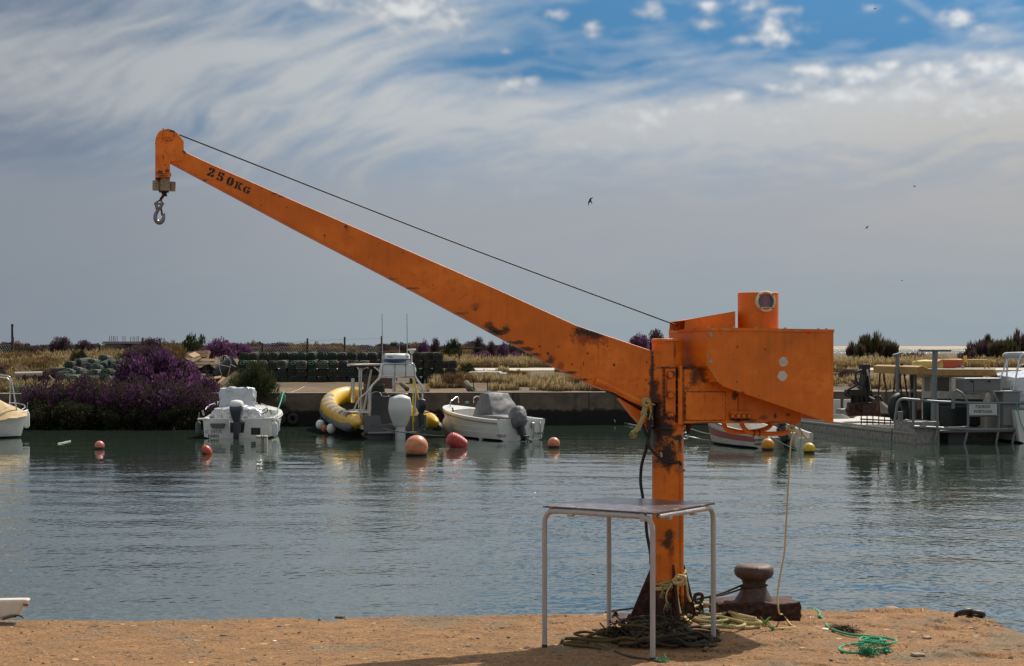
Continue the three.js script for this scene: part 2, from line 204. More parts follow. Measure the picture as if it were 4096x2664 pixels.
const quayMap = (() => {
  const r = rng(5);
  const specks = new Float32Array(2048 * 2048);
  for (let i = 0; i < 30000; i++) { const x = Math.floor(r() * 2048), y = Math.floor(r() * 2048), s = r() < 0.04 ? 3 + r() * 4 : 0.7 + r() * 1.6, k = r() < 0.78 ? -(0.25 + r() * 0.5) : 0.25 + r() * 0.5; for (let a = -Math.ceil(s); a <= s; a++) for (let b = -Math.ceil(s); b <= s; b++) if (a * a + b * b * 1.6 <= s * s) specks[((y + b + 2048) % 2048) * 2048 + (x + a + 2048) % 2048] = k; }
  const hgt = new Uint8Array(2048 * 2048);
  const color = dataTex(2048, 2048, (x, y, c) => {
    const u = x / 2048 * 16, v = y / 2048 * 16;                 // one tile is 6 m
    const big = fbm(u * 0.5 + 2, v * 0.5 + 1, 4, 8), mid = fbm(u * 2, v * 3, 4, 0), fine = fbm(u * 14, v * 18, 3), gr = r() - 0.5;
    const damp = sst(big + mid * 0.5, 0.05, 0.4), crack = sst(Math.abs(fbm(u * 1.0 + 7, v * 2.2 + 3, 5)), 0.012, 0.002) * sst(fbm(u * 0.7, v * 0.7 + 20, 2), -0.05, 0.2);
    const sp = specks[y * 2048 + x];
    let k = 1 + mid * 0.25 + fine * 0.3 + gr * 0.36 - damp * 0.13 - crack * 0.45 + sp * (sp < 0 ? 0.75 : 0.8);
    const grey = sst(big * 1.3 + mid * 0.5, 0.18, 0.34) * 0.55;
    c[0] = Math.max(10, Math.min(255, lerp(130, 116, grey) * k)); c[1] = Math.max(8, Math.min(255, lerp(93, 102, grey) * k + (sp > 0 ? 20 : 0))); c[2] = Math.max(6, Math.min(255, lerp(54, 80, grey) * k + (sp > 0 ? 34 : 0)));
    hgt[y * 2048 + x] = Math.max(0, Math.min(255, 128 + mid * 60 + fine * 80 + gr * 30 - crack * 90 + (sp < 0 ? 30 : sp > 0 ? 45 : 0)));
  });
  const bump = dataTex(2048, 2048, (x, y, c) => { c[0] = c[1] = c[2] = hgt[y * 2048 + x]; }, false);
  return { color, bump };
})();
const quayMat = std([1, 1, 1], 0.93, 0, { map: quayMap.color, bumpMap: quayMap.bump, bumpScale: 0.02 });
{
  const metres = (g) => { const u = g.attributes.uv, p = g.attributes.position; for (let i = 0; i < p.count; i++) u.setXY(i, p.getX(i) / 6 + 0.37, p.getZ(i) / 6 + p.getY(i) / 6); return g; };
  const q = (u, v) => { const Zf = 6.6; let x = -5 + 7.72 * u, Z = lerp(Zf, edgeZ(x) + 0.015 * fbm(x * 7, 2, 3), v); x = -5 + (sideX(Z) + 5) * u; const b = sst(v, 0, 0.15) * sst(u, 0, 0.1); return V3(x, quayLift(x, -Z) * b - 0.012 * sst(v, 0.985, 1) - 0.01 * sst(u, 0.99, 1), -Z); };
  const parts = [grid(q, 420, 190),
    grid((u, v) => { const p = q(u, 1); return V3(p.x + 0.02 * noise(p.x * 5, v * 6), v === 0 ? p.y : -1.9 * v, p.z + (v > 0 ? 0.02 * noise(p.x * 6, v * 9) : 0)); }, 300, 8),
    grid((u, v) => { const p = q(1, 1 - u); return V3(p.x, v === 0 ? p.y : -1.9 * v, p.z); }, 100, 6)];
  const slab = (x0, x1, z0, z1) => bx(x1 - x0, 1.9, z1 - z0, (x0 + x1) / 2, -0.95, (z0 + z1) / 2);
  parts.push(slab(-60, -5, -9.65, 45), slab(-5, 3.1, -6.6, 45), slab(3.1, 60, 2, 45));
  const qm = structure('quay', metres(merge(parts)), quayMat);
  // loose grit, flakes of concrete and bits of shell
  const r = rng(91), gg = new THREE.IcosahedronGeometry(1, 0), n = 1500, im = new THREE.InstancedMesh(gg, std([1, 1, 1], 0.9), n), M = new THREE.Matrix4(), Q = new THREE.Quaternion(), C = new THREE.Color();
  for (let i = 0; i < n; i++) {
    const x = -3 + r() * 5.6, Z = 7.6 + r() * (edgeZ(x) - 7.65), s = 0.002 + 0.006 * Math.pow(r(), 4) + (r() < 0.012 ? 0.008 : 0);
    Q.setFromEuler(new THREE.Euler(r() * 0.6, r() * 6, r() * 0.6)); M.compose(V3(x, quayLift(x, -Z) + s * 0.25, -Z), Q, V3(s * (0.8 + r()), s * 0.6, s * (0.7 + r() * 0.6))); im.setMatrixAt(i, M);
    const t = r(); if (t < 0.10) C.setRGB(0.50, 0.46, 0.38); else if (t < 0.5) C.setRGB(0.13, 0.085, 0.055); else C.setRGB(0.30, 0.19, 0.11); im.setColorAt(i, C);
  }
  im.name = 'quay_grit'; im.userData.kind = 'stuff'; tag(im, 'loose grit, flakes and shell fragments scattered over the sandy quay', 'grit'); scene.add(im);
}

// ---------- the far bank: land, wall, road, lagoon shore, dune ----------
const wallZ = (x) => 57.0 + (Math.max(-16, Math.min(24, x)) + 8) / 26 * 2.6;
const roadMid = (x) => 97 + 1.2 * Math.sin(x * 0.05);
function landH(x, Z) {
  const w = wallZ(x);
  let h = -0.03 + 0.28 * sst(Z, w + 2, 88) + 0.80 * sst(-x * 70 / Math.max(Z, 62), 12.2, 15.2) * sst(Z, w + 6, w + 19) * (1 - 0.6 * sst(Z, 120, 220));
  const road = sst(Math.abs(Z - roadMid(x)), 6, 9);
  h += road * (0.10 * fbm(x * 0.23, Z * 0.23, 3) + 0.04 * fbm(x * 1.1, Z * 1.1, 2)) * sst(Z, w + 0.6, w + 3);
  h -= 1.6 * sst(Z, 330, 410) * sst(x / Z, 0.13, 0.16);
  return h;
}
const soilMap = mottle(150, 132, 108, 60, 8, 26, 3);
{
  const NX = 190, NZ = 170, g = grid((u, v) => { const Z0 = 57, Z = Z0 + 363 * v * v * 0.85 + 363 * 0.15 * v, s = (u - 0.5) * 2, x = s * (28 + Z * 0.42), Zq = Math.max(Z, wallZ(x) + 0.28); return V3(x, landH(x, Zq), -Zq); }, NX, NZ);
  const p = g.attributes.position, col = new Float32Array(p.count * 3), uv = g.attributes.uv;
  for (let i = 0; i < p.count; i++) {
    const x = p.getX(i), Z = -p.getZ(i); uv.setXY(i, x / 5, Z / 5);
    const n = fbm(x * 0.2, Z * 0.2, 3), n2 = fbm(x * 0.7 + 9, Z * 0.5, 3), dirt = sst(n + n2 * 0.6 + 0.35 * (1 - sst(Z, 62, 70)), -0.05, 0.3);
    const a = [0.44, 0.35, 0.26], b = [0.30, 0.24, 0.14], c = [0.18, 0.17, 0.10], t = sst(n2, -0.1, 0.3);
    for (let k = 0; k < 3; k++) col[i * 3 + k] = lerp(lerp(b[k], c[k], t), a[k], dirt);
  }
  g.setAttribute('color', new THREE.BufferAttribute(col, 3));
  structure('far_bank_ground', g, std([1, 1, 1], 0.97, 0, { map: soilMap, vertexColors: true }));
  // the pale gravel track that runs along the far bank
  const rm = std([0.80, 0.76, 0.70], 0.95, 0, { map: mottle(205, 198, 188, 50, 8, 40, 8) });
  const rg = grid((u, v) => { const x = lerp(-16, 90, u), Z = roadMid(x) + lerp(-5.2, 5.2, v) + 0.5 * noise(x * 0.6, v > 0.5 ? 3 : 8) * (v === 0 || v === 1 ? 1 : 0); return V3(x, landH(x, Z) + 0.035 + 0.03 * (1 - (2 * v - 1) ** 2), -Z); }, 160, 8);
  const ru = rg.attributes.uv, rp = rg.attributes.position; for (let i = 0; i < rp.count; i++) ru.setXY(i, rp.getX(i) / 4, rp.getZ(i) / 4);
  structure('gravel_track', rg, rm);
  // flat salt marsh beyond, the shore strips of the lagoon and the dune on the horizon
  const marsh = std([0.12, 0.115, 0.07], 0.95);
  const ms = new THREE.Shape([[-2600, 380], [44, 380], [44, 400], [330, 2300], [-2600, 2300]].map(([a, b]) => new THREE.Vector2(a, b)));
  const mg = new THREE.ShapeGeometry(ms, 1).rotateX(-Math.PI / 2).translate(0, WATER + 0.35, 0); structure('salt_marsh', mg, marsh);
  const sg = grid((u, v) => { const x = lerp(90, 800, u), Z = 800 + 360 * v + 40 * noise(u * 9, 1); return V3(x, WATER + 0.3 * Math.sin(v * Math.PI) - 0.05, -Z); }, 60, 6); structure('marsh_strip', sg, marsh);
  const dg = grid((u, v) => { const x = lerp(200, 1500, u), Z = 2150 + 200 * v; return V3(x, WATER + (3.6 + 1.6 * fbm(u * 30, 1, 4)) * sst(v, 0, 0.6), -Z); }, 220, 8);
  structure('sand_dune', dg, std([0.50, 0.43, 0.34], 0.95, 0, { map: mottle(225, 215, 205, 40, 8, 20, 2) }));
}
const concreteMap = (() => { const cv = { w: 1024, h: 128 }, r = rng(44); return dataTex(cv.w, cv.h, (x, y, c) => {
  const u = x / cv.w * 40, v = y / cv.h;                        // v = 0 at the foot, 1 at the top; the tide has left a dark band of weed and mussel with a ragged upper limit
  const line = 0.66 + 0.05 * fbm(u * 0.8, 1, 4) + 0.015 * noise(u * 7, 4), wet = sst(v + 0.03 * noise(u * 5, v * 9), line + 0.03, line - 0.04), n = fbm(u * 2, v * 5, 4), g = r() - 0.5;
  const seam = (u % 2.6) < 0.04 ? 0.6 : 1, streak = 1 - 0.25 * sst(noise(u * 3, 9), 0.25, 0.6);
  const k = (1 + n * 0.35 + g * 0.15) * seam * streak;
  c[0] = lerp(100, 22, wet) * k; c[1] = lerp(87, 21, wet) * k; c[2] = lerp(74, 18, wet) * k; }); })();
{
  const w = thing('quay_wall', 'long concrete quay wall with a dark tide band along the far bank', 'wall');
  const m = std([1, 1, 1], 0.9, 0, { map: concreteMap });
  const face = grid((u, v) => { const x = lerp(-60, 60, u); return V3(x, lerp(-1.75, -0.005, v) , -wallZ(x) + 0.01 * noise(x * 2, v * 4)); }, 240, 8);
  const fu = face.attributes.uv, fp = face.attributes.position; for (let i = 0; i < fp.count; i++) fu.setXY(i, fp.getX(i) / 40, (fp.getY(i) + 1.75) / 1.75);
  part(w, 'wall_face', face, m);
  const cope = grid((u, v) => { const x = lerp(-60, 60, u), t = v * 2; const Z = wallZ(x); return t < 0.3 ? V3(x, -0.005 + t * 0.08, -Z + 0.012 - 0.002 * t) : V3(x, 0.02 + 0.01 * noise(x * 3, 2), -Z - (t - 0.3) * 0.28); }, 240, 8);
  part(w, 'coping', cope, std([0.30, 0.265, 0.225], 0.92, 0, { map: mottle(230, 225, 218, 60, 8, 26, 6) }));
}
// ---------- the orange jib crane ----------
const CZ = 9.65, BX = (2671 - CX) * CZ / FOC;                  // the post stands here
const PSI = 14.5 * D2R, SP = Math.sin(PSI), CP = Math.cos(PSI);   // the arm is swung a little towards the viewer
const K = ([x, y], dz = 0) => { const px = (x - CX) / FOC, t = (dz + BX * SP - CZ * CP) / (px * SP - CP); return V3((px * t - BX) * CP - (CZ - t) * SP, EYE - (y - HY) / FOC * t, dz); };   // measured point on a plane dz in front of the post's axis, in the crane's own axes
const CW = (p, dz = 0) => { const v = K(p, dz); return V3(BX + v.x * CP + v.z * SP, v.y, -CZ - v.x * SP + v.z * CP); };                       // the same point in the scene's axes
const K2 = (p, dz = 0) => { const v = K(p, dz); return [v.x, v.y]; };
const craneMap = (() => {
  const W = 2048, H = 1512, S = W / 3.96, cv = document.createElement('canvas'); cv.width = W; cv.height = H; const g = cv.getContext('2d');
  const at = (p, dz) => { const [x, y] = K2(p, dz); return [(x + 2.98) * S, H - (y + 0.02) * S]; };
  const img = g.createImageData(W, H), d = img.data, r = rng(3);
  for (let y = 0; y < H; y++) for (let x = 0; x < W; x++) { const o = (y * W + x) * 4, u = x / S, v = y / S, n = fbm(u * 2.1, v * 2.1, 4), n2 = fbm(u * 9, v * 9 + 7, 3), dirt = sst(fbm(u * 26 + 3, v * 26, 3) + n * 0.4, 0.24, 0.46), st = noise(u * 60, v * 3.5) * 0.03, k = 1 + n * 0.15 + n2 * 0.10 + st * 0.7 - 0.05 * sst(noise(u * 21, v * 1.9 + n * 2), 0.25, 0.7) + (r() - 0.5) * 0.05;
    const fade = sst(n2 * 0.8 + n, 0.08, 0.45) * 0.5; d[o] = Math.min(255, 222 * k * (1 - dirt * 0.06)); d[o + 1] = Math.min(255, (lerp(114, 127, fade)) * k * (1 - dirt * 0.09)); d[o + 2] = Math.min(255, lerp(10, 42, fade) * k); d[o + 3] = 255; }
  // rust, grime and painted shade patches with ragged outlines: centre, half sizes, strength, colour
  const blob = (p, rx, ry, k = 1, col = [52, 26, 18], dz = 0, rag = 1) => { const [cx, cy] = at(p, dz), s = S * CZ / FOC; rx *= s; ry *= s; const x0 = Math.max(0, Math.floor(cx - rx * 1.7)), x1 = Math.min(W - 1, Math.ceil(cx + rx * 1.7)), y0 = Math.max(0, Math.floor(cy - ry * 1.7)), y1 = Math.min(H - 1, Math.ceil(cy + ry * 1.7));
    for (let y = y0; y <= y1; y++) for (let x = x0; x <= x1; x++) { const e = Math.hypot((x - cx) / rx, (y - cy) / ry), q = e + rag * (fbm(x * 0.035 + cx, y * 0.035 + cy, 4) * 0.9 + fbm(x * 0.16, y * 0.16, 2) * 0.5), a = k * sst(q, 1.08, 0.25) * (0.82 + 0.36 * r()); if (a <= 0) continue; const o = (y * W + x) * 4; for (let i = 0; i < 3; i++) d[o + i] = lerp(d[o + i], col[i], Math.min(1, a)); } };
  const drip = (p, len, w, k, col = [92, 36, 16], dz = 0) => { const [cx, cy] = at(p, dz), s = S * CZ / FOC, n = len * s; for (let j = 0; j < n; j++) { const ww = w * s * (1 - 0.6 * j / n) * (0.7 + 0.5 * noise(j * 0.1, cx)), xx = cx + 2 * noise(j * 0.03, cx * 3), a0 = k * (1 - j / n) * (0.7 + 0.6 * noise(j * 0.2, cx + 5)); for (let x = Math.floor(xx - ww); x <= xx + ww; x++) { const y = Math.round(cy + j), o = (y * W + x) * 4; if (x < 0 || x >= W || y < 0 || y >= H) continue; const a = Math.max(0, a0 * (1 - Math.abs(x - xx) / (ww + 0.6))) * (0.8 + 0.4 * r()); for (let i = 0; i < 3; i++) d[o + i] = lerp(d[o + i], col[i], Math.min(1, a)); } } };
  const red = [120, 44, 16], dark = [42, 24, 19], black = [24, 19, 18], J = 0.06;
  blob(c4(1500, 95), 55, 40, 0.62, red, J); blob(c4(1640, 130), 45, 40, 0.6, red, J); blob(c4(1470, 60), 30, 45, 0.5, dark, J); blob(c4(1560, 70), 55, 16, 0.9, black, J); blob(c4(1640, 100), 30, 16, 0.7, dark, J);
  for (const [x, y, l, w, k] of [[1460, 130, 150, 5, 0.5], [1650, 120, 165, 5, 0.6], [1692, 120, 60, 6, 0.6], [1520, 130, 60, 4, 0.45], [1600, 130, 40, 5, 0.5], [1415, 60, 80, 8, 0.35], [1980, 260, 90, 5, 0.3], [2050, 290, 70, 6, 0.3], [2020, 560, 30, 8, 0.5], [1940, 520, 35, 6, 0.4], [1880, 560, 25, 6, 0.4], [1820, 520, 20, 5, 0.4], [2090, 600, 40, 7, 0.4]]) drip(c4(x, y), l, w, k, red, J);
  blob(c4(690, 72), 32, 11, 1, black, J); blob(c4(640, 30), 20, 8, 0.8, dark, J); blob(c4(770, 40), 18, 14, 0.6, dark, J); blob(c4(860, 165), 40, 10, 0.8, dark, J); blob(c4(960, 225), 40, 8, 0.7, dark, J); blob(c4(1060, 280), 32, 8, 0.6, dark, J); blob(c4(1175, 268), 10, 10, 0.8, dark, J); blob(c4(1205, 320), 16, 20, 0.6, dark, J); blob(c4(1180, 345), 20, 10, 0.6, dark, J); blob(c4(1300, 385), 16, 20, 0.5, red, J); blob(c4(1400, 450), 34, 6, 0.7, dark, J); blob(c4(1520, 520), 34, 7, 0.7, dark, J);
  for (const [x, y, a, b] of [[1510, 370, 4, 12], [1375, 300, 3, 4], [1800, 375, 8, 8], [2110, 350, 5, 6], [2105, 522, 3, 4], [1550, 268, 6, 6], [1272, 205, 5, 4], [1090, 200, 5, 5], [1740, 200, 4, 5], [1400, 372, 4, 5]]) blob(c4(x, y), a, b, 0.8, dark, J, 0.6);
  blob(d2(312, 180), 9, 9, 0.9, dark, J); drip(d2(320, 185), 34, 8, 0.8, [140, 58, 12], J); blob(d2(165, 240), 7, 5, 0.9, dark, J); drip(d2(168, 245), 26, 8, 0.7, [140, 58, 12], J); blob(d2(540, 292), 6, 5, 0.7, red, J); blob(d2(1188, 742), 16, 12, 0.55, dark, J); blob(d2(1190, 715), 28, 14, 0.3, dark, J); for (const [x, y] of [[700, 357], [903, 576], [1083, 672], [1338, 607]]) blob(d2(x, y), 3, 4, 0.8, dark, J, 0.5);
  blob(d2(620, 535), 50, 4, 0.7, dark, J); blob(d2(750, 598), 40, 4, 0.6, dark, J); blob(d2(1090, 770), 26, 7, 0.5, dark, J); blob(d2(1280, 850), 30, 14, 0.6, dark, J); blob(d2(1330, 890), 34, 10, 0.9, black, J); blob(d2(1400, 880), 16, 20, 0.4, dark, J);
  blob(d1(745, 485), 14, 8, 0.8, dark, J); blob(d1(790, 505), 12, 5, 0.6, dark, J); blob(d1(420, 730), 14, 7, 0.7, dark, J); blob(d1(520, 722), 14, 8, 0.7, dark, J); blob(d1(485, 645), 5, 4, 0.9, black, J); blob(d1(468, 545), 2, 10, 0.8, dark, J); blob(d1(465, 780), 26, 5, 0.8, dark, J); blob(d1(480, 755), 28, 3, 0.8, black, J); blob(d1(580, 225), 12, 5, 0.9, black, J); blob(d1(1840, 1000), 26, 5, 0.5, dark, J); blob(d1(1930, 1035), 16, 4, 0.5, dark, J); for (const [x, y] of [[1677, 1148], [2003, 1168], [1690, 935], [1300, 765], [445, 355], [485, 482], [590, 480]]) blob(d1(x, y), 3, 3, 0.9, dark, J, 0.5); blob(d1(1000, 830), 26, 3, 0.6, dark, J);
  // post
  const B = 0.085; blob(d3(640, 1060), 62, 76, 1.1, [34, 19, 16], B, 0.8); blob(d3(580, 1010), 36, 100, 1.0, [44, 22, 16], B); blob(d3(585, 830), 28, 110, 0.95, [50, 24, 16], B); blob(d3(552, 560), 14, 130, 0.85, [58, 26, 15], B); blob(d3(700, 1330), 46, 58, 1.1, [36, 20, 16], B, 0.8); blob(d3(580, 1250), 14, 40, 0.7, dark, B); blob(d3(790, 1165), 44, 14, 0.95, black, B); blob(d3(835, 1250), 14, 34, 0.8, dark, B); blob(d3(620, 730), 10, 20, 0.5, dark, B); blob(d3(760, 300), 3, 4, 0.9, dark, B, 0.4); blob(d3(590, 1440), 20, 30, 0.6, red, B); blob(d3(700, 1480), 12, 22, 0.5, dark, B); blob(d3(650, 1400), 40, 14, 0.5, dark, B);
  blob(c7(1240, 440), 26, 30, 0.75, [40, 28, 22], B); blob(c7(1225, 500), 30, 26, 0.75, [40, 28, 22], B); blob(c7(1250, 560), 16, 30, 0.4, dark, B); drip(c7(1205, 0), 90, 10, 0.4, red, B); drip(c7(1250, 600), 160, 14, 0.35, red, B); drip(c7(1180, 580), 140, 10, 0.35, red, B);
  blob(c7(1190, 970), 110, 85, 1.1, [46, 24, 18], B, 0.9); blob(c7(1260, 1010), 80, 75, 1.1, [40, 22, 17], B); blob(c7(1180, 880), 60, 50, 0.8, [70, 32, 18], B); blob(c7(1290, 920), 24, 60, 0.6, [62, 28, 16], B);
  // beam and bracket
  const M = 0.11; for (const [x, y, l, w, k] of [[395, 850, 60, 14, 0.6], [360, 860, 50, 8, 0.5], [480, 1050, 55, 7, 0.55], [430, 950, 40, 9, 0.4], [640, 1050, 50, 6, 0.4], [780, 1050, 60, 5, 0.5], [560, 960, 30, 6, 0.3]]) drip(d4(x, y), l, w, k, [70, 30, 16], M);
  blob(d4(400, 890), 40, 44, 0.65, dark, M); blob(d4(755, 1060), 15, 18, 0.75, dark, M); blob(d4(1108, 1240), 9, 13, 0.9, dark, M); blob(d4(790, 1283), 46, 7, 0.85, black, M); blob(d4(900, 1285), 40, 8, 0.5, dark, M); blob(d4(1000, 1262), 24, 10, 0.4, dark, M); blob(d4(1220, 1235), 12, 8, 0.5, dark, M); blob(d4(320, 1000), 16, 14, 0.5, dark, M); blob(d4(1350, 1290), 8, 20, 0.8, dark, M); blob(d4(480, 935), 16, 10, 0.5, dark, M); blob(d4(250, 860), 8, 40, 0.5, dark, M); blob(d4(1140, 1300), 90, 4, 0.5, dark, M); blob(d4(500, 1305), 80, 4, 0.5, dark, M);
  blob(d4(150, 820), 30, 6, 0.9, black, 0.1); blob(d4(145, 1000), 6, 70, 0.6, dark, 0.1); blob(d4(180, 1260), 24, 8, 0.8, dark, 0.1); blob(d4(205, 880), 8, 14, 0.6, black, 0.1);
  // winch box: small knocks, scraped edges, two dabs of white paint, a strip of shade painted beside the post
  const F = 0.22; for (const [x, y, a, b, k] of [[772, 636, 7, 9, 0.6], [1015, 655, 7, 5, 0.35], [1254, 592, 3, 3, 1], [767, 945, 3, 4, 0.6], [1500, 975, 2, 2, 0.9], [963, 1070, 3, 5, 0.6], [290, 690, 8, 50, 0.5]]) blob(d4(x, y), a, b, k, dark, F, 0.6);
  blob(d4(1400, 515), 12, 10, 0.8, [205, 60, 12], F); for (const [x, y] of [[560, 478], [640, 474], [1300, 490], [1215, 487], [1140, 485], [400, 492], [680, 480]]) blob(d4(x, y), 14, 3, 0.8, [176, 168, 158], F); blob(d4(932, 860), 3, 9, 0.7, [190, 160, 140], F); blob(d4(1449, 1225), 2, 14, 0.8, [190, 160, 140], F, 0.5); blob(d4(1280, 1140), 14, 6, 0.3, [190, 150, 120], F); 
  // abraded paint on the conduit
  for (const [x, y, a, b] of [[1322, 340, 4, 22], [1320, 420, 4, 34], [1328, 580, 3, 28], [1332, 660, 7, 16]]) blob(c7(x, y), a, b, 0.95, [150, 140, 118], 0.1, 0.6);
  g.putImageData(img, 0, 0);
  const poly = (pts, dz) => { g.beginPath(); pts.forEach((p, i) => { const [x, y] = at(p, dz); i ? g.lineTo(x, y) : g.moveTo(x, y); }); g.closePath(); g.fill(); };
  g.fillStyle = 'rgb(206,198,186)'; for (const [cx, cy, rr, s] of [[1180, 762, 41, 1], [1172, 888, 44, 5]]) { const pts = []; for (let i = 0; i < 26; i++) { const a = i / 26 * 6.283, q = rr * (1 + 0.14 * noise(Math.cos(a) * 1.7 + s, Math.sin(a) * 1.7 + s * 3)) * (1 + 0.1 * Math.sin(a)); pts.push(d4(cx + Math.cos(a) * q * 0.93, cy + Math.sin(a) * q * 1.03)); } poly(pts, F); }
  g.strokeStyle = 'rgba(150,140,128,0.7)'; g.lineWidth = 1; for (let i = 0; i < 9; i++) { const a = at(d4(1150 + i * 8, 735 + (i % 3) * 6), F), b = at(d4(1156 + i * 7, 790), F); g.beginPath(); g.moveTo(...a); g.lineTo(...b); g.stroke(); }
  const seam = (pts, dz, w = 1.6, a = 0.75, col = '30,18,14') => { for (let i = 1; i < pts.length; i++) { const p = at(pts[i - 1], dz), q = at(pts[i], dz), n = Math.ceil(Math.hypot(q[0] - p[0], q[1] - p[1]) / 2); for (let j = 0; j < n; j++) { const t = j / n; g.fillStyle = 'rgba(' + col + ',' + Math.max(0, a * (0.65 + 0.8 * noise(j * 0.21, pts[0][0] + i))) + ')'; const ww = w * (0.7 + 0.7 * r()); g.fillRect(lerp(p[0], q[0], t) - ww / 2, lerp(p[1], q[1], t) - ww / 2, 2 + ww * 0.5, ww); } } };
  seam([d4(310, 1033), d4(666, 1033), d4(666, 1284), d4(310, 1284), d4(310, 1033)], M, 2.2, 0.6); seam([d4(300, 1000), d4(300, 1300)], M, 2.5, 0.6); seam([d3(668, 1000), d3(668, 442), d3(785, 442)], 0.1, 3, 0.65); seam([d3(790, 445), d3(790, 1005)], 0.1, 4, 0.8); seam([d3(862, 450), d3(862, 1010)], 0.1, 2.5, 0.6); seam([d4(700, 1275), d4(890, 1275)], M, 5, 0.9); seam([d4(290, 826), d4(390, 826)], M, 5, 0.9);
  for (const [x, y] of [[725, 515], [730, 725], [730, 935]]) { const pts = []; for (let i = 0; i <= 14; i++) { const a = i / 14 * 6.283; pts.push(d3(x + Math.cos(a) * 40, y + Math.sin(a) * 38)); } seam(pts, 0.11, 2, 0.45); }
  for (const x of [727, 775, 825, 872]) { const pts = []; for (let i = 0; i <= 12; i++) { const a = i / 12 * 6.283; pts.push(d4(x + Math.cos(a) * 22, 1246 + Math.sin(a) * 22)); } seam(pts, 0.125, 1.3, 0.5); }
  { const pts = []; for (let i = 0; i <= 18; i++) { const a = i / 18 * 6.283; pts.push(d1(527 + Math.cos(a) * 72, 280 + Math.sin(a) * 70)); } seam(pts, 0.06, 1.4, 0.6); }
  seam([d4(508, 660), d4(509, 800), d4(600, 942)], F, 2, 0.7, '190,160,130'); seam([d3(525, 168), d3(845, 170)], 0.09, 1.6, 0.7); seam([c4(2170, 300), c4(2170, 760)], J, 6, 0.8, '58,26,15');
  // stencilled lettering along the jib
  const slope = Math.atan2(480, 1092), ang = slope * 0.82;
  const stencil = (t, p, h, cuts) => { const [x, y] = at(p, J), s = h * S * CZ / FOC; g.save(); g.translate(x, y); g.rotate(ang); g.scale(1.12, 1); g.font = 'bold ' + (s * 1.36) + 'px serif'; g.textAlign = 'center'; g.textBaseline = 'alphabetic'; g.fillStyle = 'rgb(26,20,18)'; g.fillText(t, 0, s * 0.5); g.strokeStyle = 'rgb(26,20,18)'; g.lineWidth = s * 0.09; g.strokeText(t, 0, s * 0.5); g.fillStyle = 'rgb(230,117,20)'; for (const [a, b, c, e] of cuts) g.fillRect(a * s, b * s, c * s, e * s); g.restore(); };
  stencil('2', d1(1068, 735), 31, [[-0.06, -0.6, 0.07, 0.26], [-0.02, 0.28, 0.06, 0.3]]); stencil('5', d1(1183, 790), 31, [[-0.1, -0.6, 0.07, 0.3], [-0.06, 0.32, 0.07, 0.3]]); stencil('0', d1(1302, 850), 31, [[-0.03, -0.7, 0.07, 0.35], [-0.03, 0.3, 0.07, 0.35]]); stencil('K', d1(1402, 905), 26, [[-0.12, -0.7, 0.06, 1.4]]); stencil('G', d1(1504, 957), 24, [[0.0, -0.7, 0.07, 0.35], [0.0, 0.3, 0.07, 0.35]]);
  const t = new THREE.CanvasTexture(cv); t.colorSpace = THREE.SRGBColorSpace; t.magFilter = THREE.LinearFilter; return t;
})();
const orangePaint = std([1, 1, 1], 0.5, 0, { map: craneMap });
const paintUV = (g) => { g = nz(g); const p = g.attributes.position, u = g.attributes.uv; for (let i = 0; i < p.count; i++) u.setXY(i, (p.getX(i) + 2.98) / 3.96, (p.getY(i) + 0.02) / (1512 / 2048 * 3.96)); return g; };
const rustMap = (() => { const r = rng(17); return dataTex(256, 256, (x, y, c) => { const n = fbm(x / 32, y / 32, 5, 8), f = fbm(x / 8, y / 8, 3, 32), g = r() - 0.5, k = 1 + f * 0.5 + g * 0.35, t = sst(n, -0.2, 0.35); c[0] = Math.min(255, lerp(52, 92, t) * k); c[1] = lerp(34, 52, t) * k; c[2] = lerp(28, 38, t) * k; }); })();
const rust = std([1, 1, 1], 0.85, 0.1, { map: rustMap }), steelDark = std([0.035, 0.033, 0.032], 0.45, 0.6), zinc = std([0.42, 0.41, 0.40], 0.42, 0.8), rubber = std([0.012, 0.012, 0.013], 0.6), steelGrey = std([0.20, 0.21, 0.23], 0.35, 0.85);
const crane = thing('jib_crane', 'rusty orange jib crane with long raised arm reading 250KG and boxed winch', 'crane', V3(BX, 0, -CZ), PSI);
